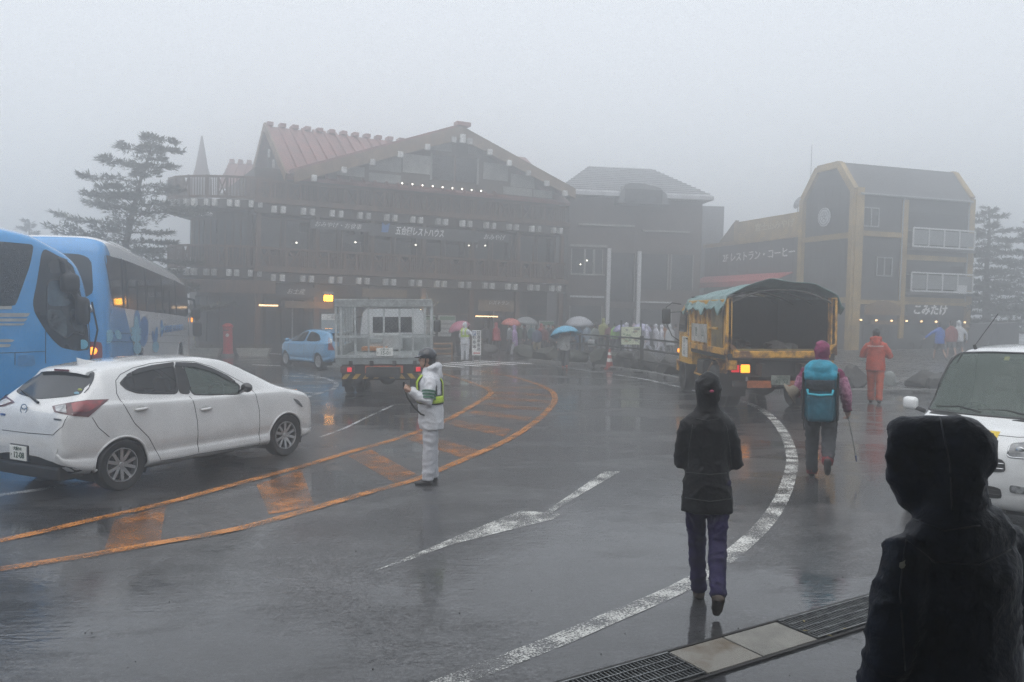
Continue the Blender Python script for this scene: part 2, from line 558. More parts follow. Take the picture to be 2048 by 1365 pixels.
for i, (a, b_) in enumerate([((948, 722), (1063, 728)), ((926, 724), (1031, 729.8)), ((900, 725.5), (998, 731.2)), ((887, 728), (962, 733)), ((880, 731.5), (926, 735))]):
    stripe('crossing_stripe', [a, b_], .30, P_CROSS, Z1, 'white zebra crossing stripe, %s from the building side' % ('first', 'second', 'third', 'fourth', 'fifth')[i], step=3)
stripe('road_marking', [(392, 701), (480, 705), (565, 709)], .18, P_CROSS, Z1, 'thin white line on the far lane behind the small blue car', step=3)
stripe('road_marking', [(505, 730), (560, 732)], .16, P_CROSS, Z1, 'short white line left of the small blue car', step=3)
stripe('road_marking', [(1110, 733), (1200, 745), (1290, 759), (1370, 777), (1440, 795)], .15, P_WHITE2, Z1, 'white line along the foot of the boulder row', step=2)
stripe('road_marking', [(600, 747), (650, 757), (674, 768), (668, 778), (636, 788), (585, 803), (540, 818)], .15, P_WHITE2, Z1, 'white curved line on the road left of the caged truck', step=1)
for i, q in enumerate([((570, 752), (650, 757)), ((585, 763), (672, 766)), ((560, 776), (668, 775)), ((575, 785), (640, 787))]):
    stripe('road_marking', list(q), .22, P_WHITE2, Z2, 'faint white hatch bar left of the caged truck, %s' % ('uppermost', 'second from above', 'third from above', 'lowest')[i], step=2)
stripe('road_marking', [(640, 875), (690, 857), (745, 830), (785, 812)], .07, P_WHITE2, Z1, 'thin scuffed white line behind the guard', step=1)
stripe('road_marking', [(-40, 997), (45, 985), (110, 975), (240, 955)], .15, P_WHITE2, Z1, 'white line on the road beneath the white hatchback', step=1)
stripe('road_marking', [(420, 712), (560, 716), (720, 722), (860, 726)], .3, P_ORANGE2, Z1, 'orange line across the far lane near the small blue car', step=3)

# a little grit
def grit():
    rng = random.Random(21); mb = MB()
    for k in range(45):
        p = G(rng.uniform(60, 1750), rng.uniform(860, 1360)); s_ = rng.uniform(.003, .007)
        mb.ell((p.x, p.y, s_ * .5), (s_, s_ * rng.uniform(.6, 1), s_ * .6), rot=(0, 0, rng.uniform(0, 3)), seg=5, ring=3)
    o = mb.build('grit', mat('grit_stone', (.10, .095, .085), .7, var=.4, scale=2)); tag(o, 'scattered grit lying on the wet asphalt', kind='stuff')
grit()
# ------------------------------------------------------------------ buildings (all lean a hair, the square falls to one side)
TILT = R(1.4)
def building(name, label, loc, rotz):
    e = (Matrix.Rotation(TILT, 3, 'Y') @ Matrix.Rotation(rotz, 3, 'Z')).to_euler()
    return thing(name, label, 'building', loc, rot=e)
W_DARK = mat('dark_wood', (.050, .032, .022), .55, var=.25, scale=3, bump=.3, stretch=(1, 1, .25))
W_BROWN = mat('brown_wood', (.13, .068, .038), .55, var=.25, scale=3, bump=.3, stretch=(1, 1, .25))
W_GABLE = mat('ochre_board', (.21, .135, .075), .6, var=.2, scale=2)
W_WHITE = mat('white_beam_end', (.72, .72, .70), .6, var=.2, scale=7, orand=.35)
PLASTER = mat('pale_plaster', (.42, .42, .39), .8, var=.15, scale=2, orand=.2)
ROOF_RED = mat('faded_red_roof', (.27, .115, .10), .45, var=.2, scale=1.2, rvar=.1)
ROOF_GREY = mat('grey_roof_tile', (.48, .49, .51), .4, var=.15, scale=1.5)
GLASS_D = mat('dark_window_glass', (.018, .022, .026), .08, var=.3, scale=.8, spec=.6, orand=.6)
GLASS_S = mat('shop_window_glass', (.05, .065, .072), .10, var=.35, scale=1.2)
STONE_D = mat('dark_wall_panel', (.055, .058, .062), .6, var=.15, scale=1.5)
YELLOW_F = mat('yellow_trim', (.40, .275, .10), .55, var=.2, scale=1.2, orand=.2)
METAL_W = mat('white_metal', (.62, .63, .64), .4, var=.08)
METAL_G = mat('galvanised_steel', (.36, .38, .385), .38, metal=.55, var=.15, scale=12)
CONC = mat('concrete', (.20, .20, .195), .75, var=.18, scale=4, bump=.25)
LAMP_W = mat('lit_warm_lamp', (1, .8, .5), .5, emit=(1, .74, .40), emit_s=30)
LAMP_TUBE = mat('lit_tube', (1, .8, .5), .5, emit=(1, .62, .30), emit_s=4.0)
LAMP_SMALL = mat('lit_small_lamp', (1, .95, .9), .5, emit=(1, .93, .8), emit_s=4)
LAMP_AMBER = mat('lit_amber_lamp', (1, .5, .05), .4, emit=(1, .40, .02), emit_s=12)
SIGN_W = mat('white_lettering', (.8, .8, .8), .5, var=.03)
SIGN_BOARD = mat('sign_board_brown', (.20, .125, .06), .6, var=.15)
SIGN_PALE = mat('notice_board', (.55, .56, .54), .55, var=.1, scale=2)
SIGN_GREEN = mat('green_notice', (.10, .24, .13), .6)
FACE = (R(90), 0, 0)
DARK_J = mat('dark_joint', (.02, .02, .022), .7)  # dark tone of the wall panel joints

def beam_row(root, pts, z, kindname='beam_end'):
    me = MB().box((0, 0, 0), (.21, .34, .32), bev=.015).mesh('beam_end'); fix_normals(me)
    me.materials.append(W_WHITE)
    for (x, y, a) in pts:
        o = bpy.data.objects.new(kindname, me); COL.objects.link(o); o.parent = root
        o.location = (x, y, z); o.rotation_euler = (0, 0, a)

def rail_bay(root, a, b, z0, h, cross=True, n=7):
    """one bay of the timber balustrade: top and bottom rail, uprights, a crossed panel"""
    a, b = Vector((a[0], a[1], 0)), Vector((b[0], b[1], 0)); d = b - a
    mb = MB()
    Z = lambda z: Vector((0, 0, z))
    mb.bar(a + Z(z0 + h), b + Z(z0 + h), .12, .10); mb.bar(a + Z(z0 + .08), b + Z(z0 + .08), .1, .12)
    mb.bar(a + Z(z0), a + Z(z0 + h + .06), .12)
    if cross:
        c, e = a + d * .06, a + d * .42
        mb.bar(c + Z(z0 + .12), e + Z(z0 + h - .05), .07, .05); mb.bar(c + Z(z0 + h - .05), e + Z(z0 + .12), .066, .046)
        mb.bar(e + Z(z0 + .1), e + Z(z0 + h), .08)
        s0 = .5
    else: s0 = .08
    for k in range(n):
        p = a + d * (s0 + (1 - s0) * k / n)
        mb.bar(p + Z(z0 + .1), p + Z(z0 + h), .10, .035)
    o = mb.build('balustrade', W_BROWN, root); o['kind'] = 'stuff'

def rest_house():
    O = (-12.15, 40.0, 0)
    rz = math.atan2(7.2, 13.9)
    r = building('rest_house', 'three-storey dark timber rest house with gabled roof and rows of white beam ends', O, rz)
    Rz = Matrix.Rotation(-rz, 3, 'Z')
    def loc(X, Y):
        v = Rz @ Vector((X - O[0], Y - O[1], 0)); return (v.x, v.y)
    S0, S1, D = -.4, 16.9, 10.0
    # walls
    MB().box(((S0 + S1) / 2, 1.8 + D / 2, 1.5), (S1 - S0, D, 5.0)).build('ground_floor_wall', W_DARK, r)
    MB().box(((S0 + S1) / 2, 1.2 + D / 2, 5.5), (S1 - S0 - .02, D + .6, 2.9)).build('upper_wall', W_DARK, r)
    MB().box(((S0 + S1) / 2, 1.0 + D / 2, 8.05), (S1 - S0 - .04, D + .8, 2.1)).build('attic_wall', W_DARK, r)
    for z, nm in ((3.72, 'lower_floor_band'), (7.02, 'upper_floor_band')):
        MB().box(((S0 + S1) / 2, .75, z), (S1 - S0 + .3, 1.9, .44)).build(nm, W_DARK, r)
        MB().box(((S0 + S1) / 2, -.26, z + .36), (S1 - S0 + .3, .25, .20)).build('fascia_board', W_BROWN, r)
    # paired white beam ends along both floor bands
    for z in (3.70, 7.00):
        pts = []
        k = 0
        while .35 + k * 1.42 + .43 < S1:
            for q in (0, .43): pts.append((.35 + k * 1.42 + q, -.36, 0))
            k += 1
        beam_row(r, pts, z)
    # posts, balustrades, windows
    n = 6; bw = (S1 - S0) / n
    for k in range(n + 1):
        x = S0 + .12 + k * (bw - .04)
        MB().box((x, .05, 1.7), (.26, .26, 3.5)).build('post', W_BROWN, r)
        MB().box((x, .05, 5.5), (.2, .2, 2.7)).build('post', W_BROWN, r)
    for k in range(2 * n):
        a, b = S0 + k * bw / 2, S0 + (k + 1) * bw / 2
        rail_bay(r, (a, -.2), (b, -.2), 4.12, 1.0)
        rail_bay(r, (a, -.2), (b, -.2), 7.42, .95, n=6)
        w = MB().box(((a + b) / 2, .86, 5.75), (bw / 2 - .22, .06, 1.9)).build('window', GLASS_D, r)
        for (dx, dz, sx, sz) in ((-.5, 0, .06, 1.9), (.5, 0, .06, 1.9), (0, .5, bw / 2 - .2, .07), (0, -.5, bw / 2 - .2, .07)):
            MB().box(((a + b) / 2 + dx * (bw / 2 - .24), .81, 5.75 + dz * 1.86), (sx, .08, sz)).build('frame', W_BROWN, w)
        # shop front below
        if k not in (1, 6, 9):
            g = MB().box(((a + b) / 2, 1.76, 1.55), (bw / 2 - .2, .05, 2.3)).build('shop_window', GLASS_S, r)
            MB().box(((a + b) / 2, 1.72, 2.1), (bw / 2 - .2, .07, .06)).build('frame', W_BROWN, g)
        else:
            d = MB().box(((a + b) / 2, 1.75, 1.4), (bw / 2 - .3, .06, 2.5)).build('door', GLASS_D, r)
            MB().box(((a + b) / 2, 1.70, 1.4), (.07, .08, 2.5)).build('frame', METAL_G, d)
    # roof A: ridge along the building, steep gable end towards the trees
    zr, ze = 12.05, 8.95
    y0, y1, ym = -.1, 10.2, 5.0
    MB().add([(1.5, y0 + .4, ze), (1.5, y1, ze), (1.5, ym, zr - .25), (1.75, y0 + .4, ze), (1.75, y1, ze), (1.75, ym, zr - .25)],
             [(0, 1, 2), (5, 4, 3), (0, 3, 4, 1), (1, 4, 5, 2), (2, 5, 3, 0)]).build('gable_end', W_DARK, r)
    ra = MB().slab([(.9, y0 - .5, ze - .35), (S1, y0 - .5, ze - .35), (S1, ym, zr), (.9, ym, zr)], .16).build('roof', ROOF_RED, r)
    MB().slab([(S1, y1 + .5, ze - .3), (.9, y1 + .5, ze - .3), (.9, ym, zr), (S1, ym, zr)], .16).build('roof', ROOF_RED, r)
    for sgn in (0, 1):
        ya, za = ((y0 - .5, ze - .40), (y1 + .5, ze - .35))[sgn]
        MB().bar((.86, ya, za), (.86, ym, zr - .02), .1, .42).build('bargeboard', W_GABLE, r)
    for k in range(19):                       # standing ribs
        x = 1.0 + k * .62
        MB().bar((x, y0 - .5, ze - .28), (x, ym, zr + .07), .12, .12).build('roof_rib', ROOF_RED, ra)
    for k in range(15):
        MB().box((1.1 + k * .68, ym, zr + .10), (.34, .6, .22), bev=.03).build('ridge_cap', ROOF_RED, ra)
    for i, t in enumerate((.22, .45, .68)):
        MB().box((.80, y0 + (ym - y0) * t, ze + (zr - ze) * t - .75), (.10, .16, .42)).build('beam_end', W_WHITE, r)
    # roof B: broad gable facing the square
    sa, zb = 9.8, 11.95
    L_, R_ = (1.1, 8.75), (16.9, 9.3)
    for (ex, ez), nm in ((L_, 0), (R_, 1)):
        q = [(ex, -1.1, ez), (sa, -1.1, zb), (sa, 6.0, zb), (ex, 6.0, ez)]
        if nm == 0: q = q[::-1]
        MB().slab(q if nm == 0 else q[::-1], .18).build('roof', ROOF_RED, r)
        MB().slab([(ex, -1.16, ez + .06), (sa, -1.16, zb + .06), (sa, -1.16, zb - .62), (ex, -1.16, ez - .5)], .09).build('bargeboard', W_GABLE, r)
        nb = 6 if nm == 0 else 6
        for k in range(nb):
            t = (k + .35) / nb
            x, z = sa + (ex - sa) * t, zb + (ez - zb) * t - .50
            if t > .03: MB().box((x, -1.26, z - .06), (.26, .18, .3), bev=.012).build('beam_end', W_WHITE, r)
    MB().box((sa, -1.2, zb + .12), (.8, .5, .22), bev=.03).build('ridge_cap', ROOF_RED, r)
    MB().box((sa, -1.26, zb - .62), (.30, .2, .44), bev=.012).build('beam_end', W_WHITE, r)
    MB().add([(L_[0] + .6, -.35, ze - .2), (R_[0] - .7, -.35, ze - .2), (sa, -.35, zb - .35), (L_[0] + .6, .6, ze - .2), (R_[0] - .7, .6, ze - .2), (sa, .6, zb - .35)],
             [(0, 1, 2), (5, 4, 3), (0, 3, 4, 1), (1, 4, 5, 2), (2, 5, 3, 0)]).build('gable_wall', mat('gable_boards', (.10, .075, .055), .6, var=.2), r)
    for (x, z, w, h) in ((5.9, 9.75, 1.7, .75), (7.6, 9.9, 1.5, .95), (12.2, 9.95, 1.5, .9), (13.9, 9.6, 1.5, .7), (4.1, 9.2, 1.4, .5), (8.9, 10.95, 1.3, .4), (11.2, 10.95, 1.3, .4), (5.9, 9.0, 1.7, .45), (13.6, 9.0, 1.8, .42), (15.2, 9.0, 1.2, .4)):
        MB().box((x, -.39, z), (w, .06, h)).build('plaster_panel', PLASTER, r)
    wdw = MB().box((sa - .05, -.40, 9.85), (2.6, .06, 1.3)).build('window', GLASS_D, r)
    for dx in (-1.35, 0, 1.35): MB().box((sa - .05 + dx, -.44, 9.85), (.09, .09, 1.4)).build('frame', PLASTER if dx else W_BROWN, wdw)
    for k in range(9): MB().ell((6.7 + k * .56, -.75, 8.78 + .0 * k), (.045, .045, .05), seg=8, ring=5).build('lamp', LAMP_SMALL, r)
    # curved wing towards the trees, two terraces
    arc = [(-11.9, 40.0), (-12.9, 39.75), (-13.9, 39.6), (-14.9, 39.6), (-15.85, 39.8), (-16.65, 40.2), (-17.3, 40.9), (-17.7, 41.8), (-17.9, 43.2), (-18.0, 45.0)]
    A = [Vector((*loc(*p), 0)) for p in arc]
    back = [Vector((*loc(-11.5, 48.0), 0)), Vector((*loc(-18.0, 48.0), 0))]
    def ring(inset):
        c = Vector((*loc(-14.2, 44.5), 0))
        return [(p + (c - p).normalized() * inset) for p in A]
    def prism_of(P, z0, z1, nm, m):
        poly = [(p.x, p.y) for p in P] + [(back[1].x, back[1].y), (back[0].x, back[0].y)]
        return MB().prism(poly, z0, z1).build(nm, m, r)
    prism_of(ring(1.6), -1, 3.5, 'wing_wall', W_DARK)
    prism_of(ring(-.05), 3.62, 4.02, 'wing_floor_band', W_DARK)
    prism_of(ring(1.3), 4.0, 7.0, 'wing_wall', W_DARK)
    prism_of(ring(-.05), 6.95, 7.4, 'wing_floor_band', W_DARK)
    for z in (3.88, 7.20):
        pts = []
        P = curve_pts([ring(.0)[i] for i in range(len(A))], .05)
        acc = 0
        marks = []
        for q in range(6): marks += [.45 + q * 1.02, .45 + q * 1.02 + .37]
        mi = 0
        for i in range(1, len(P)):
            acc += (P[i] - P[i - 1]).length
            if mi < len(marks) and acc >= marks[mi]:
                d = (P[i] - P[i - 1])
                a = math.atan2(d.y, d.x) + math.pi
                nrm = Vector((math.sin(a), -math.cos(a), 0))
                pts.append((P[i].x + nrm.x * .12, P[i].y + nrm.y * .12, a)); mi += 1
        beam_row(r, pts, z)
    P = ring(.12)
    for i in range(len(P) - 1):
        rail_bay(r, P[i], P[i + 1], 4.12, 1.05, cross=(i % 2 == 0), n=6)
        rail_bay(r, P[i], P[i + 1], 7.45, 1.05, cross=(i % 2 == 0), n=6)
    Q = ring(1.24)
    for i in range(1, 6):
        a, b = Q[i], Q[i + 1]; d = (b - a); mid = (a + b) / 2
        an = math.atan2(d.y, d.x) + math.pi
        w = MB().box((0, 0, 0), (d.length - .18, .06, 1.8)).build('window', GLASS_S, r, loc=(mid.x, mid.y, 5.6), rot=(0, 0, an))
        MB().box((0, -.03, 0), (.07, .06, 1.8)).build('frame', W_BROWN, w)
        q1, q2 = ring(1.54)[i], ring(1.54)[i + 1]; m2 = (q1 + q2) / 2
        MB().box((0, 0, 0), ((q2 - q1).length - .1, .06, 2.3)).build('shop_window', GLASS_S, r, loc=(m2.x, m2.y, 1.6), rot=(0, 0, an))
    # lettering and lamps on the fronts
    text('五合園レストハウス', .46, SIGN_W, r, (7.85, -.42, 6.35), FACE, bold=.012, shear=.25, sx=.66)
    MB().slab([(5.75, -.42, 6.25), (6.1, -.42, 6.25), (6.2, -.42, 6.75), (5.95, -.42, 6.6), (5.8, -.42, 6.75)], .05).build('emblem', mat('blue_emblem', (.03, .16, .42)), r)
    MB().box((8.2, -.30, 6.35), (6.2, .1, .62)).build('sign_board', STONE_D, r)
    MB().box((3.6, -.30, 6.42), (3.0, .1, .42)).build('sign_board', STONE_D, r)
    text('おみやげ・お食事', .3, SIGN_W, r, (3.5, -.37, 6.42), FACE, shear=.3)
    MB().box((12.2, -.30, 6.36), (1.9, .1, .42)).build('sign_board', STONE_D, r)
    text('おみやげ', .33, SIGN_W, r, (12.2, -.37, 6.36), FACE, shear=.3)
    a = loc(-15.2, 39.35)
    text('ラウンジ・展望台', .19, SIGN_W, r, (a[0], a[1], 6.62), (R(90), 0, -rz), bold=.01)
    a = loc(-15.2, 39.45)
    MB().box((0, 0, 0), (1.7, .06, .30)).build('sign_board', STONE_D, r, loc=(a[0], a[1], 6.62), rot=(0, 0, -rz))
    a = loc(-16.2, 39.5); MB().box((0, 0, 0), (1.9, .08, .30)).build('sign_board', PLASTER, r, loc=(a[0], a[1], 3.28), rot=(0, 0, -rz))
    a = loc(-14.2, 39.4); MB().box((0, 0, 0), (5.6, .07, .62)).build('sign_board', W_BROWN, r, loc=(a[0], a[1] + .1, 3.22), rot=(0, 0, -rz))
    for (s, z, w, h, m) in ((1.5, 3.05, 2.4, .45, STONE_D), (6.1, 3.12, 2.4, .42, SIGN_BOARD), (12.6, 2.62, 2.2, .62, SIGN_BOARD), (2.2, 2.42, 2.4, .34, SIGN_BOARD), (5.2, 2.55, 2.4, .4, STONE_D)):
        MB().box((s, -.05, z), (w, .12, h)).build('sign_board', m, r)
    text('お土産', .3, SIGN_W, r, (1.5, -.13, 3.05), FACE, shear=.3)
    text('お食事・喫茶', .3, SIGN_W, r, (5.2, -.13, 2.55), FACE, shear=.3)
    text('レストラン', .26, SIGN_W, r, (12.7, -.13, 2.78), FACE, shear=.3)
    MB().box((.2, -.1, 2.35), (.9, .08, .07)).build('tube_lamp', LAMP_TUBE, r)
    MB().box((12.0, -.1, 2.02), (1.35, .08, .06)).build('tube_lamp', LAMP_TUBE, r)
    for (s, z) in ((8.7, 1.45), (9.9, 1.45), (14.9, 1.25), (16.2, 1.25)):
        o = MB().box((s, .55, z), (1.0, .07, 1.15)).build('notice_board', SIGN_PALE, r)
        MB().box((s, .50, z + .42), (.9, .05, .2)).build('panel', SIGN_GREEN, o)
        for q in range(3): MB().box((s, .50, z + .12 - q * .26), (.86, .05, .10)).build('panel', mat('grey_notice', (.3, .32, .31)), o)
    for (s, z) in ((7.9, 5.75), (11.0, 5.9), (12.0, 5.95), (4.6, 5.7), (-.2, 5.6), (1.6, 5.5)):
        MB().ell((s, .3, z), (.05, .05, .04), seg=8, ring=5).build('lamp', LAMP_SMALL, r)
    MB().tube([(9.0, .1, 2.55), (9.0, -.35, 2.75)], .03, 6).build('lamp_bracket', METAL_G, r)
    MB().ell((8.4, -.42, 2.72), (.10, .10, .10), seg=12, ring=8).build('flood_lamp', LAMP_W, r)
    MB().tube([(8.4, -.42, 2.8), (8.4, -.1, 3.2)], .03, 6).build('lamp_bracket', METAL_G, r)
    # the amber warning lamp over the entrance
    MB().box((3.0, -.62, 2.78), (.42, .20, .30), bev=.03).build('warning_lamp', LAMP_AMBER, r)
    MB().box((3.0, -.52, 3.05), (.5, .3, .1)).build('lamp_hood', METAL_G, r)
    return r
REST = rest_house()
def lamp_light(name, px, py, Y, col, e, rad=.12):
    l = bpy.data.lights.new(name, 'POINT'); l.energy = e; l.color = col; l.shadow_soft_size = rad
    o = bpy.data.objects.new(name, l); COL.objects.link(o); o.location = AT(px, py, Y)
    return o

def back_house():
    r = building('red_roof_house', 'far house with a faded red ridged roof behind the curved terrace', (-20.9, 59.5, 0), R(12))
    MB().box((2.4, 3, 5.0), (5.6, 6, 11.0)).build('wall', W_DARK, r)
    q = MB().slab([(-.6, -.4, 10.9), (5.6, -.4, 10.9), (5.6, 2.6, 13.1), (-.1, 2.6, 13.1)], .15).build('roof', ROOF_RED, r)
    MB().slab([(5.6, 5.8, 10.9), (-.6, 5.8, 10.9), (-.1, 2.6, 13.1), (5.6, 2.6, 13.1)], .15).build('roof', ROOF_RED, r)
    for k in range(9):
        MB().bar((-.4 + k * .68, -.4, 10.98), (-.05 + k * .62, 2.6, 13.18), .1, .1).build('roof_rib', ROOF_RED, q)
        MB().box((.1 + k * .62, 2.6, 13.25), (.32, .5, .26)).build('ridge_cap', ROOF_RED, q)
    t = building('spire_tower', 'slim tower with a pointed spire beside the big windswept conifer', (-23.6, 62, 0), R(20))
    MB().box((0, 0, 5.5), (1.5, 1.5, 12.6)).build('shaft', W_DARK, t)
    MB().lathe([(.72, 11.8), (.45, 12.8), (.06, 15.1), (.0, 15.2)], 8).build('spire', mat('slate_spire', (.16, .12, .12), .5), t)
    MB().box((-1.2, 0, 10.6), (2.4, 1.6, 1.9)).build('annex', W_DARK, t)
back_house()

def hip_house():
    r = building('hip_roof_building', 'grey hall with pale striped hip roof and white columns between the two gabled buildings', (3.3, 50.0, 0), R(7))
    Wd = 8.4
    BR = mat('brown_grey_wall', (.10, .075, .065), .65, var=.15, scale=2)
    MB().box((Wd / 2, 4.2, 4.0), (Wd, 8, 10.4)).build('wall', BR, r)
    # hip roof with tile courses
    ez, rzz = 9.25, 11.6
    e = [(-1.0, -.7), (Wd + .4, -.7), (Wd + .4, 9), (-1.0, 9)]
    rd = [(2.0, 4.1), (6.2, 4.1)]
    mb = MB()
    vs = [(p[0], p[1], ez) for p in e] + [(p[0], p[1], rzz) for p in rd] + [(p[0], p[1], ez - .22) for p in e]
    mb.add(vs, [(0, 1, 5, 4), (1, 2, 5), (2, 3, 4, 5), (3, 0, 4), (6, 7, 1, 0), (7, 8, 2, 1), (8, 9, 3, 2), (9, 6, 0, 3), (9, 8, 7, 6)])
    rf = mb.build('roof', ROOF_GREY, r)
    CR = mat('roof_course_edge', (.16, .17, .19), .5)
    for k in range(1, 14):
        t = k / 14
        A = Vector((*e[0], ez)).lerp(Vector((*rd[0], rzz)), t); B = Vector((*e[1], ez)).lerp(Vector((*rd[1], rzz)), t)
        C = Vector((*e[2], ez)).lerp(Vector((*rd[1], rzz)), t)
        mb = MB(); mb.bar(A + Vector((0, -.02, .02)), B + Vector((0, -.02, .02)), .07, .05); mb.bar(B + Vector((.02, 0, .02)), C + Vector((.02, 0, .02)), .068, .048)
        mb.build('tile_course', CR, rf)
    # eyebrow dormer
    MB().loft([[(2.75, y, 8.6), (5.9, y, 8.6), (5.7, y, 9.25), (5.3, y, 9.6), (4.4, y, 9.78), (3.6, y, 9.82), (3.2, y, 9.72), (2.95, y, 9.3)] for y in (-.95, 3.2)]).build('dormer', mat('dormer_grey', (.13, .135, .14), .6), r)
    MB().box((4.3, -.98, 9.05), (2.3, .05, .8)).build('window', GLASS_D, r)
    for (x, z0, z1) in ((2.45, -.5, 5.9), (4.35, -.5, 5.8)):
        MB().box((x, -.25, (z0 + z1) / 2), (.22, .26, z1 - z0)).build('column', METAL_W, r)
    for (x0, x1, z, h, m) in ((.1, 2.4, 6.05, .14, PLASTER), (.2, 2.3, 2.95, .12, METAL_W), (4.5, 6.6, 2.72, .10, METAL_W), (.6, 4.1, 7.35, .12, PLASTER), (4.6, 7.6, 7.1, .1, PLASTER), (.2, 2.3, 4.3, .1, PLASTER)):
        MB().box(((x0 + x1) / 2, .12, z), (x1 - x0, .2, h)).build('ledge', m, r)
    for (x, z, w, h) in ((.62, 5.1, .8, 1.5), (1.32, 5.1, .5, 1.5), (1.9, 5.1, .5, 1.5), (3.4, 4.2, 1.6, 3.0), (5.4, 4.6, 1.8, 2.2), (7.2, 4.6, 1.4, 2.2), (3.4, 1.2, 1.7, 2.2), (5.6, 1.2, 2.0, 2.2), (1.2, 1.2, 2.0, 2.4)):
        w_ = MB().box((x, .18, z), (w, .06, h)).build('window', GLASS_D, r)
        MB().box((x - w / 2, .14, z), (.06, .08, h)).build('frame', PLASTER, w_)
        MB().box((x + w / 2, .14, z), (.06, .08, h)).build('frame', PLASTER, w_)
    for (x, z) in ((.75, 4.9), (1.15, 5.15)): MB().ell((x, -.0, z), (.05, .05, .05), seg=8, ring=5).build('lamp', LAMP_SMALL, r)
    b = building('plant_room', 'plain grey block beyond the hip roof hall', (13.1, 57.5, 0), R(3))
    MB().box((.75, 2, 4.2), (1.5, 4, 10.3)).build('wall', mat('grey_render', (.17, .18, .2), .7), b)
    MB().box((.75, -.03, 6.3), (.9, .06, 1.0)).build('vent', STONE_D, b)
hip_house()

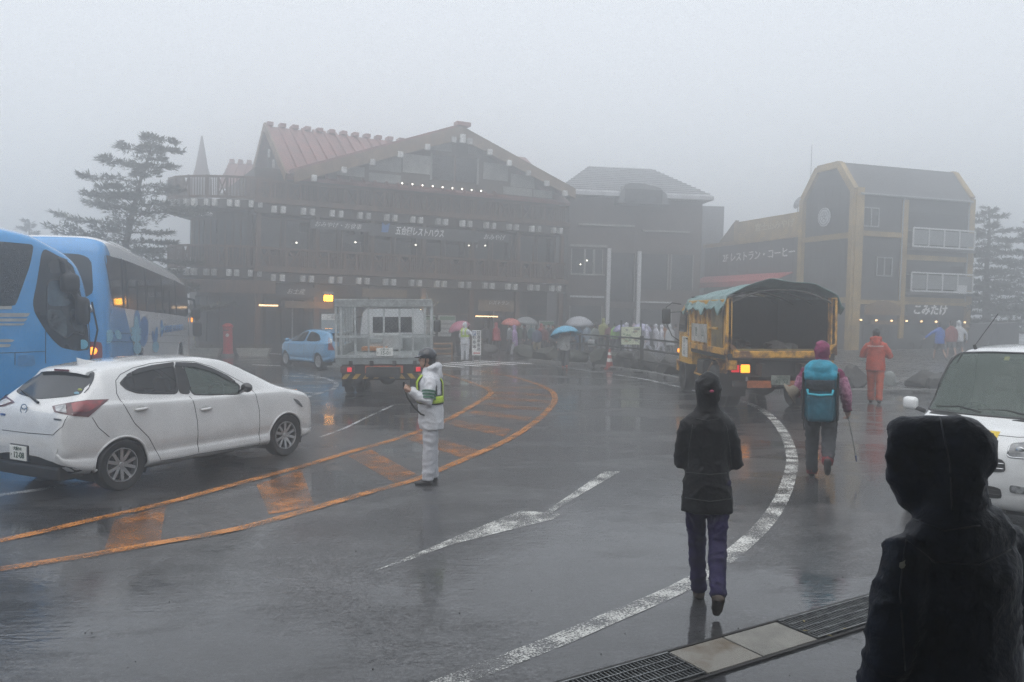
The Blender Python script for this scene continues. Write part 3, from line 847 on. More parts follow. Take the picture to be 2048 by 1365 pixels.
def komitake():
    r = building('komitake_house', 'dark three-storey house edged in yellow with two balconies on the right', (17.3, 42, 0), R(17))
    Wd, D = 7.35, 4.1
    prof = [(0, 0), (D, 0), (D, 8.2), (D - 1.2, 9.62), (1.2, 9.62), (0, 8.2)]   # (depth, height)
    mb = MB(); n = len(prof)
    mb.loft([[(x, y, z - (1.0 if z == 0 else 0)) for (y, z) in prof] for x in (.0, Wd)])
    mb.build('wall', STONE_D, r)
    # roof skin over the mansard, a hand proud
    RK = mat('dark_roof_sheet', (.085, .085, .09), .45, var=.15)
    mb = MB()
    out = [(-.25, 8.05), (1.12, 9.8), (D - 1.12, 9.8), (D + .25, 8.05)]
    inn = [(-.05, 8.15), (1.2, 9.64), (D - 1.2, 9.64), (D + .05, 8.15)]
    mb.loft([[(x, y, z) for (y, z) in out] + [(x, y, z) for (y, z) in inn[::-1]] for x in (.12, Wd - .12)])
    mb.build('roof', RK, r)
    # yellow frame following both gable outlines
    for x, nm in ((-.06, 'gable_frame'), (Wd + .06, 'gable_frame')):
        mb = MB(); w = .34
        path = [(0, -.5), (0, 8.2), (1.2, 9.7), (D - 1.2, 9.7), (D, 8.2), (D, -.5)]
        for i in range(len(path) - 1):
            (ya, za), (yb, zb) = path[i], path[i + 1]
            mb.bar((x, ya, za), (x, yb, zb), .30 + .004 * i, w + .003 * i)
        mb.build(nm, YELLOW_F, r)
    for z in (2.62, 5.95):
        MB().box((-.10, D / 2, z), (.16, D - .3, .28)).build('yellow_band', YELLOW_F, r)
    MB().box((3.05, -.08, 4.3), (.28, .2, 7.2)).build('yellow_post', YELLOW_F, r)
    MB().box((.15, -.1, 4.2), (.46, .24, 8.3)).build('yellow_post', YELLOW_F, r)
    for (x0, x1, z, h) in ((.4, 2.9, 6.05, .26), (3.2, 7.6, 4.95, .26), (3.2, 7.6, 2.78, .2), (.4, 7.6, 2.55, .22)):
        MB().box(((x0 + x1) / 2, -.09, z), (x1 - x0, .16, h)).build('yellow_band', YELLOW_F, r)
    # two recessed balconies with pale railings
    for z in (5.5, 3.2):
        MB().box((5.3, -.04, z + .85), (4.1, .06, 1.9)).build('window', GLASS_D, r)
        rl = MB()
        for zz in (z + .0, z + .95): rl.bar((3.3, -.45, zz), (7.3, -.45, zz), .07, .08)
        ra = rl.build('balcony_rail', METAL_W, r)
        for k in range(5): MB().bar((3.3 + k, -.45, z), (3.3 + k, -.45, z + .95), .06).build('rail_post', METAL_W, ra)
        for k in range(4):
            MB().box((3.8 + k, -.43, z + .48), (.86, .03, .74)).build('panel', mat('frosted_panel', (.22, .235, .24), .3), ra)
        MB().box((5.3, -.22, z - .12), (4.2, .5, .14)).build('balcony_floor', STONE_D, r)
    # signs
    MB().box((5.1, -.24, 2.18), (3.7, .1, .62)).build('sign_board', STONE_D, r)
    text('こみたけ', .56, SIGN_W, r, (4.7, -.31, 2.2), FACE, bold=.02, shear=.15)
    sb = MB()
    P = [(.55, 1.9)] + [(.55 + 2.2 * k / 10, 2.35 + .28 * math.sin(math.pi * k / 10)) for k in range(11)] + [(2.75, 1.9)]
    sb.slab([(x, -.32, z) for (x, z) in P], .1)
    sb.build('sign_board', SIGN_BOARD, r)
    text('KOMITAKE', .40, mat('cream_lettering', (.62, .56, .44), .5), r, (1.65, -.36, 2.13), FACE, bold=.008, sx=.86)
    MB().slab([(1.35, -.36, 2.48), (1.95, -.36, 2.48), (1.72, -.36, 2.66), (1.58, -.36, 2.66)], .03).build('emblem', mat('cream_lettering', (.62, .56, .44), .5), r)
    MB().box((1.9, -.2, 1.52), (1.4, .3, .2)).build('awning', SIGN_BOARD, r)
    # round crest on the gable: a pale disc with dark concentric marks
    def crest():
        Mx = Matrix.Translation((-.17, D / 2 + .1, 7.05)) @ Matrix.Rotation(R(-90), 4, 'Y')
        o = MB().lathe([(0, .0), (.50, .0), (.50, .03), (0, .03)], 28, Mx).build('crest', mat('pale_crest', (.62, .64, .66)), r)
        DK = mat('crest_mark', (.12, .14, .16))
        for (r0, r1) in ((.40, .44), (.26, .29)):
            MB().lathe([(r0, .031), (r1, .031), (r1, .04), (r0, .04), (r0, .031)], 24, Mx).build('ring', DK, o)
        mb = MB()
        for k in range(5):
            a = k * 2 * math.pi / 5
            M2 = Mx @ Matrix.Rotation(a, 4, 'Z')
            mb.add([(.05, -.04, .035), (.22, -.02, .035), (.22, .02, .035), (.05, .04, .035)], [(0, 1, 2, 3)], M2)
        mb.build('mark', DK, o)
    crest()
    for k in range(8): MB().ell((.3 + k * .95, -.4, 1.62), (.06, .06, .045), seg=8, ring=5).build('lamp', LAMP_TUBE, r)
    MB().box((Wd / 2 + .3, -.03, .5), (Wd - .9, .05, 2.0)).build('shop_window', GLASS_S, r)
    MB().tube([(Wd + .1, 1, 7.2), (Wd + .5, 1, 7.3), (Wd + .45, 1, 6.9)], .03, 6).build('lamp_bracket', METAL_G, r)
    # lower wing running back, with a yellow fascia and a red awning
    Lw = 10.5
    MB().box((1.6, D + Lw / 2 + .05, 2.6), (3.2, Lw, 7.2)).build('wing_wall', STONE_D, r)
    MB().box((1.5, D + Lw / 2 + .05, 6.3), (3.3, Lw + .1, .24)).build('yellow_band', YELLOW_F, r)
    MB().box((-.02, D + 3.6, 7.0), (.2, 6.6, 1.15)).build('yellow_fascia', YELLOW_F, r)
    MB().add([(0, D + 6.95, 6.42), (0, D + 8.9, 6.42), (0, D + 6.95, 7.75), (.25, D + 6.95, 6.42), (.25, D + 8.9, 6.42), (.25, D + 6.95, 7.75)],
             [(0, 2, 1), (3, 4, 5), (0, 3, 5, 2), (2, 5, 4, 1), (1, 4, 3, 0)]).build('fascia_end', mat('dark_ochre_board', (.20, .15, .08), .6), r)  # sloping end board in a darker ochre
    SID = (R(90), 0, R(-90))
    text('2F レストラン・コーヒー', .62, SIGN_W, r, (-.06, D + 4.4, 5.35), SID, bold=.012, sx=1.1)
    text('富士山みやげ', .5, mat('faint_cream_lettering', (.55, .47, .30)), r, (-.14, D + 2.6, 7.0), SID, bold=.01, sx=1.3)
    aw = MB()
    aw.slab([(-1.3, D + .8, 3.75), (-1.3, D + Lw, 3.75), (-.02, D + Lw, 4.25), (-.02, D + .8, 4.25)][::-1], .06)
    RD = mat('red_awning', (.46, .06, .06), .6)
    aw.build('awning', RD, r)
    MB().box((-1.32, D + .8 + (Lw - .8) / 2, 3.6), (.05, Lw - .8, .32)).build('awning_valance', RD, r)
    # dish and aerial on the flat roof
    dsh = MB().lathe([(0, .12), (.2, .08), (.36, 0), (.37, 0), (.2, .05), (0, .09)], 20, Matrix.Translation((.1, D + .75, 8.15)) @ Matrix.Rotation(R(-70), 4, 'Y')).build('satellite_dish', mat('dish_grey', (.3, .31, .33)), r)
    MB().tube([(.1, D + .75, 7.5), (.1, D + .75, 8.1)], .03, 6).build('dish_mast', METAL_G, r)
    MB().tube([(.4, D + .1, 8.4), (.4, D + .1, 11.3)], .022, 6).build('aerial', METAL_G, r)
    # gutters, downpipes, wall units, panel joints
    MB().tube([(.1, -.30, 8.02), (Wd - .1, -.30, 8.02)], .06, 8).build('gutter', METAL_G, r)
    for x in (2.86, Wd - .2): MB().tube([(x, -.26, 8.0), (x, -.16, 7.8), (x, -.16, 2.7)], .04, 6).build('downpipe', METAL_G, r)
    for (x, z) in ((.95, 6.9), (1.9, 4.4)):
        w = MB().box((x, -.02, z), (.9, .06, .9)).build('window', GLASS_D, r)
        for dx in (-.47, 0, .47): MB().box((x + dx, -.06, z), (.06, .07, .98)).build('frame', METAL_G, w)
        for dz in (-.47, .47): MB().box((x, -.055, z + dz), (1.0, .075, .06)).build('frame', METAL_G, w)
    for k in range(1, 7): MB().box((-.005, D * k / 7, 5.0), (.02, .025, 7.4)).build('panel_joint', DARK_J, r)
    for z in (3.7, 4.9, 7.1): MB().box((-.006, D / 2, z), (.02, D - .4, .025)).build('panel_joint', DARK_J, r)
    for k in range(9): MB().box((-.02, D + .8 + k * 1.15, 3.4), (.03, .03, 5.6)).build('panel_joint', DARK_J, r)
    MB().box((6.6, -.35, 3.35), (.6, .3, .45), bev=.03).build('wall_unit', METAL_W, r)
komitake()
def kiosk():
    a = AT(1940, 705, 38); b = AT(2003, 705, 38)
    w = b.x - a.x
    k = thing('kiosk', 'dark sloping-sided kiosk standing right of the yellow-edged house', 'kiosk', ((a.x + b.x) / 2 + .2, 38, 0), R(5))
    MB().loft([[(-w / 2 - .3, y, 0), (w / 2, y, 0), (w / 2, y, 1.55), (-w / 2 + .45, y, 1.5)] for y in (-.9, .9)]).build('body', mat('dark_kiosk', (.06, .06, .065), .6), k)
    MB().box((.1, -.93, 1.0), (w * .55, .05, .7)).build('shutter', STONE_D, k)
kiosk()

# ------------------------------------------------------------------ shelter added out of view, shading the foreground
def unseen_porch():
    r = thing('unseen_porch', 'timber shelter added out of view to shade the hooded person', 'unseen_porch')
    MB().box((0, -.4, 3.92), (20, 7.4, .22)).build('roof', PLASTER, r)
    MB().box((0, -4.2, 1.9), (20, .3, 4.2)).build('back_wall', PLASTER, r)  # kept pale to bounce some light onto the dark jacket
    MB().box((0, -2.0, .27), (19.6, 4.2, .54)).build('deck', CONC, r)
    for x in (-7.5, 7.5): MB().box((x, 2.9, 1.9), (.26, .26, 3.84)).build('post', W_BROWN, r)
unseen_porch()
# ------------------------------------------------------------------ vehicle shells
def resample(pts, per):
    """smooth curve through the half-section, the same number of points for every section"""
    P = [Vector((p[0], p[1])) for p in pts]
    out = []
    for i in range(len(P) - 1):
        p0, p1, p2, p3 = P[max(i - 1, 0)], P[i], P[i + 1], P[min(i + 2, len(P) - 1)]
        for k in range(per):
            t = k / per
            c = 0.5 * ((2 * p1) + (p2 - p0) * t + (2*p0 - 5*p1 + 4*p2 - p3) * t*t + (3*p1 - p0 - 3*p2 + p3) * t*t*t)
            l = p1.lerp(p2, t)
            out.append(l.lerp(c, .75))
    out.append(P[-1])
    return out
def shell(xs, section, per=4):
    bm = bmesh.new(); rings = []
    for x in xs:
        h = resample(section(x), per)
        h[0].x = 0; h[-1].x = 0
        ring = [(x, p.x, p.y) for p in h] + [(x, -p.x, p.y) for p in h[-2:0:-1]]
        rings.append([bm.verts.new(p) for p in ring])
    n = len(rings[0])
    for i in range(len(rings) - 1):
        for k in range(n):
            bm.faces.new((rings[i][k], rings[i][(k + 1) % n], rings[i + 1][(k + 1) % n], rings[i + 1][k]))
    bm.faces.new(rings[0][::-1]); bm.faces.new(rings[-1])
    bmesh.ops.recalc_face_normals(bm, faces=bm.faces)
    return bm
def inside(poly, a, b):
    c = False; j = len(poly) - 1
    for i in range(len(poly)):
        (xi, yi), (xj, yj) = poly[i], poly[j]
        if (yi > b) != (yj > b) and a < (xj - xi) * (b - yi) / (yj - yi) + xi: c = not c
        j = i
    return c
def nearest(poly, a, b):
    best = None; p = Vector((a, b))
    for i in range(len(poly)):
        q, r = Vector(poly[i]), Vector(poly[(i + 1) % len(poly)])
        d = r - q; L = d.length_squared
        t = 0 if L < 1e-12 else max(0, min(1, (p - q).dot(d) / L))
        s = q + d * t; e = (s - p).length
        if best is None or e < best[0]: best = (e, s)
    return best
AX = {'x': (1, 2), 'y': (0, 2), 'z': (0, 1)}
def cast(bvh, a, b, axis, sign):
    if axis == 'y': o, d = Vector((a, 9 * sign, b)), Vector((0, -sign, 0))
    elif axis == 'x': o, d = Vector((30 * sign, a, b)), Vector((-sign, 0, 0))
    else: o, d = Vector((a, b, 30)), Vector((0, 0, -1))
    h = bvh.ray_cast(o, d)
    if h[0] is None:
        h = bvh.find_nearest(o - d * 0 + d * (9 - .9 if axis == 'y' else 28))
    return h[0], h[1]
def smooth_poly(poly, n=6):
    """rounds a 2-D outline a little"""
    out = []
    m = len(poly)
    for i in range(m):
        p0, p, p2 = Vector(poly[i - 1]), Vector(poly[i]), Vector(poly[(i + 1) % m])
        a = p + (p0 - p) * .22; b = p + (p2 - p) * .22
        for k in range(n + 1):
            t = k / n
            out.append(tuple((a * (1 - t) ** 2 + p * 2 * t * (1 - t) + b * t * t)))
    return out
def cut(bm, bvh, poly, axis, sign, cell=.05, minn=.15):
    i0, i1 = AX[axis]; k = {'x': 0, 'y': 1, 'z': 2}[axis]
    kill = []
    for f in bm.faces:
        c = f.calc_center_median()
        if c[k] * sign > 0 and f.normal[k] * sign > minn and len(f.verts) < 9 and inside(poly, c[i0], c[i1]): kill.append(f)
    if not kill: return
    bmesh.ops.delete(bm, geom=kill, context='FACES')
    for v in bm.verts:
        if v.is_boundary and v.co[k] * sign > 0:
            e, s = nearest(poly, v.co[i0], v.co[i1])
            if e < cell:
                h, n = cast(bvh, s[0], s[1], axis, sign)
                if (h - v.co).length < cell * 3: v.co = h
    loose = [v for v in bm.verts if not v.link_faces]
    bmesh.ops.delete(bm, geom=loose, context='VERTS')
def patch(bvh, poly, axis, sign, off, res):
    """a skin lying on the shell inside a 2-D outline"""
    xs = [p[0] for p in poly]; ys = [p[1] for p in poly]
    x0, y0 = min(xs), min(ys)
    nx, ny = max(2, int((max(xs) - x0) / res) + 2), max(2, int((max(ys) - y0) / res) + 2)
    dx, dy = (max(xs) - x0) / (nx - 1), (max(ys) - y0) / (ny - 1)
    vs, idx, fs = [], {}, []
    def vid(i, j):
        if (i, j) not in idx:
            idx[(i, j)] = len(vs); vs.append([x0 + i * dx, y0 + j * dy])
        return idx[(i, j)]
    for i in range(nx - 1):
        for j in range(ny - 1):
            if inside(poly, x0 + (i + .5) * dx, y0 + (j + .5) * dy):
                fs.append((vid(i, j), vid(i + 1, j), vid(i + 1, j + 1), vid(i, j + 1)))
    cnt = {}
    for f in fs:
        for a in range(4):
            e = tuple(sorted((f[a], f[(a + 1) % 4]))); cnt[e] = cnt.get(e, 0) + 1
    bound = set(v for e, c in cnt.items() if c == 1 for v in e)
    for v in bound:
        _, s = nearest(poly, *vs[v]); vs[v] = [s[0], s[1]]
    out = []
    for (a, b) in vs:
        h, n = cast(bvh, a, b, axis, sign)
        k = {'x': Vector((sign, 0, 0)), 'y': Vector((0, sign, 0)), 'z': Vector((0, 0, 1))}[axis]
        if n.dot(k) < 0: n = -n
        out.append(tuple(h + n * off))
    mb = MB(); mb.v = out; mb.f = fs
    return mb
def seam(bvh, path, axis, sign, r, off=0.0, n=6, step=.03, closed=False):
    P = [Vector((p[0], p[1], 0)) for p in path]
    if closed: P = P + [P[0]]
    Q = []
    for i in range(len(P) - 1):
        m = max(1, int((P[i + 1] - P[i]).length / step))
        for k in range(m): Q.append(P[i].lerp(P[i + 1], k / m))
    Q.append(P[-1])
    pts = []
    for q in Q:
        h, nn = cast(bvh, q.x, q.y, axis, sign)
        k = {'x': Vector((sign, 0, 0)), 'y': Vector((0, sign, 0)), 'z': Vector((0, 0, 1))}[axis]
        if nn.dot(k) < 0: nn = -nn
        pts.append(h + nn * off)
    return MB().tube(pts, r, n)
class Placed:
    """a vehicle's place in the square; turns pixels of the photograph into points of its shell"""
    def __init__(s, loc, heading, scale=1.0):
        s.loc = Vector(loc); s.h = heading; s.s = scale
        s.M = Matrix.Translation(s.loc) @ Matrix.Rotation(heading, 4, 'Z') @ Matrix.Scale(scale, 4)
        s.I = s.M.inverted()
    def root(s, name, label, cat):
        o = thing(name, label, cat, s.loc, s.h); o.scale = (s.s,) * 3
        return o
    def ray(s, px, py):
        o = s.I @ Vector((0, 0, CAM_H)); d = (s.I.to_3x3() @ ray(px, py)).normalized()
        return o, d
    def hit(s, bvh, px, py):
        o, d = s.ray(px, py); h = bvh.ray_cast(o, d)
        if h[0] is None:
            best = None
            for k in range(200):
                p = o + d * (k * .15); q = bvh.find_nearest(p)
                e = (q[0] - p).length
                if best is None or e < best[0]: best = (e, q[0])
            return best[1]
        return h[0]
    def plane(s, px, py, axis, val):
        o, d = s.ray(px, py); i = 'xyz'.index(axis)
        return o + d * ((val - o[i]) / d[i])

TYRE = mat('tyre_rubber', (.010, .010, .0105), .6, var=.15, scale=20)
ALLOY = mat('alloy_wheel', (.42, .43, .44), .28, metal=.85, var=.1, scale=8)
STEELW = mat('steel_wheel_cover', (.5, .51, .52), .35, metal=.4, var=.1)
BLACKP = mat('black_plastic', (.009, .009, .0095), .5, var=.1)
DARKGAP = mat('panel_gap', (.012, .012, .012), .7)
CHROME = mat('chrome', (.62, .63, .64), .12, metal=1.0)
INTERIOR = mat('dark_interior', (.03, .03, .032), .7, var=.2)
SEATM = mat('grey_seat_fabric', (.09, .09, .095), .8, var=.2)
LAMPRED = mat('red_lamp_lens', (.30, .012, .018), .12, coat=.8, var=.25, scale=9)
LAMPCLR = mat('clear_lamp_lens', (.55, .56, .57), .08, coat=1.0, var=.3, scale=14)
LAMPRED_ON = mat('lit_red_lamp', (.6, .02, .03), .3, emit=(1, .015, .03), emit_s=.6)
LAMPAMB_ON = mat('lit_amber_indicator', (.9, .4, .03), .3, emit=(1, .30, .015), emit_s=2.6)
PLATE_W = mat('white_plate', (.72, .73, .70), .4, var=.04)
PLATE_INK = mat('plate_ink', (.02, .07, .04), .5)
MUD = mat('dirty_black_metal', (.012, .012, .012), .65, var=.3, scale=6, col2=(.028, .025, .022))
def glass(name, tint, dens):
    """thin automotive glass: part mirror, part see-through"""
    m = bpy.data.materials.new(name); m.use_nodes = True
    nt = m.node_tree; b = nt.nodes['Principled BSDF']
    b.inputs['Base Color'].default_value = (*tint, 1); b.inputs['Roughness'].default_value = .04
    b.inputs['Specular IOR Level'].default_value = .5
    tr = nt.nodes.new('ShaderNodeBsdfTransparent'); tr.inputs[0].default_value = (.78, .86, .82, 1)
    lw = nt.nodes.new('ShaderNodeFresnel'); lw.inputs[0].default_value = 1.5
    nz = nt.nodes.new('ShaderNodeTexNoise'); nz.inputs['Scale'].default_value = 30
    mr = nt.nodes.new('ShaderNodeMapRange'); mr.inputs[1].default_value = 0; mr.inputs[2].default_value = 1; mr.inputs[3].default_value = dens; mr.inputs[4].default_value = 1.0
    mx = nt.nodes.new('ShaderNodeMixShader')
    nt.links.new(lw.outputs[0], mr.inputs[0]); nt.links.new(mr.outputs[0], mx.inputs[0])
    nt.links.new(tr.outputs[0], mx.inputs[1]); nt.links.new(b.outputs[0], mx.inputs[2])
    bp = nt.nodes.new('ShaderNodeBump'); bp.inputs['Strength'].default_value = .02
    nt.links.new(nz.outputs[0], bp.inputs['Height']); nt.links.new(bp.outputs[0], b.inputs['Normal'])
    nt.links.new(mx.outputs[0], nt.nodes['Material Output'].inputs['Surface'])
    return m
G_CLEAR = glass('clear_car_glass', (.05, .07, .065), .22)
G_SHEEN = glass('windscreen_sky_sheen', (.26, .32, .29), .26)  # pale tint puts the sky's reflection into the windscreen colour
G_SIDE = glass('side_window_glass', (.20, .25, .23), .36)
G_TINT = glass('privacy_glass', (.012, .013, .015), .80)
G_DARK = mat('dark_glass', (.014, .016, .018), .05, var=.2, spec=.55)
def paintm(name, col, rough=.22, coat=1.0, var=.05):
    return mat(name, col, rough, var=var, scale=2.5, coat=coat)

def wheel(parent, c, rad, w, side, rim=.66, spokes=5, twin=False, m=None, dark=False):
    """tyre with tread shoulder, dished rim and paired spokes; side is +1 left, -1 right"""
    e = bpy.data.objects.new('wheel', None); COL.objects.link(e); e.parent = parent; e.location = c
    e.rotation_euler = (R(-90) if side > 0 else R(90), 0, 0)
    rr = rad * rim
    h = w / 2
    MB().lathe([(rr, -h * .85), (rad * .93, -h), (rad * .985, -h * .8), (rad, -h * .4), (rad, h * .4), (rad * .985, h * .8), (rad * .93, h), (rr + .012, h * .88), (rr, h * .7), (rr, -h * .85)], 36).build('tyre', TYRE, e, smooth=True, angle=50)
    mm = m or ALLOY
    rim_ = MB()
    rim_.lathe([(rr, h * .86), (rr * .95, h * .86), (rr * .90, h * .62), (rr * .9, -h * .2), (rr * .88, -h * .2), (rr, h * .5), (rr, h * .86)], 36)
    rim_.build('rim', mm, e, smooth=True, angle=40)
    MB().lathe([(0, -h * .15), (rr * .9, -h * .15), (rr * .9, -h * .2), (0, -h * .2)], 24).build('brake_disc', MUD, e)
    if spokes:
        sp = MB()
        for k in range(spokes):
            for da in ((-.15, .15) if spokes < 7 else (0,)):
                a0 = 2 * math.pi * k / spokes; a1 = a0 + da * 2.0
                p0 = Vector((rr * .16 * math.cos(a0 + da * .8), rr * .16 * math.sin(a0 + da * .8), h * .58)); p1 = Vector((rr * .93 * math.cos(a1), rr * .93 * math.sin(a1), h * .72))
                d = (p1 - p0); q = d.cross(Vector((0, 0, 1))).normalized()
                w0, w1 = rr * .10, rr * .095
                sp.add([p0 - q * w0, p0 + q * w0, p1 + q * w1, p1 - q * w1, p0 - q * w0 - Vector((0, 0, .04)), p0 + q * w0 - Vector((0, 0, .04)), p1 + q * w1 - Vector((0, 0, .03)), p1 - q * w1 - Vector((0, 0, .03))],
                       [(0, 1, 2, 3), (4, 7, 6, 5), (0, 4, 5, 1), (1, 5, 6, 2), (2, 6, 7, 3), (3, 7, 4, 0)])
        sp.build('spokes', mm, e)
        MB().lathe([(0, h * .66), (rr * .14, h * .64), (rr * .2, h * .5), (rr * .2, 0), (0, 0)], 16).build('hub', mm, e, smooth=True, angle=40)
    else:
        MB().lathe([(0, h * .5), (rr * .3, h * .5), (rr * .35, h * .3), (rr * .8, h * .15), (rr * .9, h * .5), (rr * .9, 0), (0, 0)], 20).build('hub', mm, e, smooth=True, angle=40)
    return e
def plate(parent, loc, rot, wid, top, main, m=None):
    p = MB().box((0, 0, 0), (wid, wid * .5, .012), bev=.004).build('licence_plate', m or PLATE_W, parent, loc=loc, rot=rot)
    text(top, wid * .15, PLATE_INK, p, (0, wid * .145, .008), (0, 0, 0), depth=.002)
    kana, num = main.split(' ')
    text(kana, wid * .13, PLATE_INK, p, (-wid * .42, -wid * .075, .008), (0, 0, 0), depth=.002)
    text(num, wid * .29, PLATE_INK, p, (wid * .06, -wid * .075, .008), (0, 0, 0), depth=.002, bold=wid * .003, sx=.98)
    return p

def car_shell(P, nx=150, per=4):
    zt, zb, pl, bl = P['top'], P['bot'], P['plan'], P['belt']
    x0, x1 = P['x']
    xs = []
    for i in range(nx + 1):
        t = i / nx
        t = t * .55 + .45 * (.5 - .5 * math.cos(math.pi * t))
        xs.append(x0 + (x1 - x0) * t)
    def sec(x):
        W_, t_, b_ = spl(pl, x), spl(zt, x), spl(zb, x)
        be = min(spl(bl, x), t_ - .03)
        h = t_ - be
        k = max(0, min(1, h / .34)); k = k * k * (3 - 2 * k)
        wr = W_ * .80 * (1 - k) + min(P['roofw'], W_ * .93) * k
        wb = W_ * .93
        lo = b_ + .07
        mid = max(lo + .12, .30 * b_ + .70 * (be - .30))
        mid = min(mid, be - .10)
        g = P.get('tumble', .55)
        return [(0, b_), (W_ * .78, b_), (W_ * .965, lo), (W_ * .978, lo + (mid - lo) * .30), (W_ * .966, lo + (mid - lo) * .48), (W_ * .998, mid), (W_ * .99, be - .5 * min(.16, be - mid)), (W_ * .962, be - .025), (wb, be),
                (wb + (wr - wb) * .30, be + h * .36), (wb + (wr - wb) * .66, be + h * .70), (wr, be + h * .90), (wr * .72, t_ - .012 - h * .015), (0, t_)]
    return shell(xs, sec, per)
# ------------------------------------------------------------------ white hatchback
def arch_cut(bm, bvh, xc, zc, r):
    poly = [(xc + r * math.cos(a), zc + r * math.sin(a)) for a in [math.pi * 2 * k / 48 for k in range(48)]]
    for s in (1, -1): cut(bm, bvh, poly, 'y', s, .06, minn=-.2)
def arch_parts(root, bvh, xc, zc, r, W_, body, liner=True):
    for s in (1, -1):
        path = [(xc + (r - .002) * math.cos(a), zc + (r - .002) * math.sin(a)) for a in [R(-18) + R(216) * k / 30 for k in range(31)]]
        seam(bvh, path, 'y', s, .016, -.006).build('arch_lip', body, root, smooth=True)
        if liner:
            n = 20
            MB().add([(xc + (r + .02) * math.cos(R(-25) + R(230) * k / n), s * y, zc + (r + .02) * math.sin(R(-25) + R(230) * k / n)) for k in range(n + 1) for y in (W_ - .05, W_ - .40)],
                     [(2 * k, 2 * k + 1, 2 * k + 3, 2 * k + 2) for k in range(n)] + [tuple(2 * k + 1 for k in range(n + 1))]).build('wheel_well', BLACKP, root)

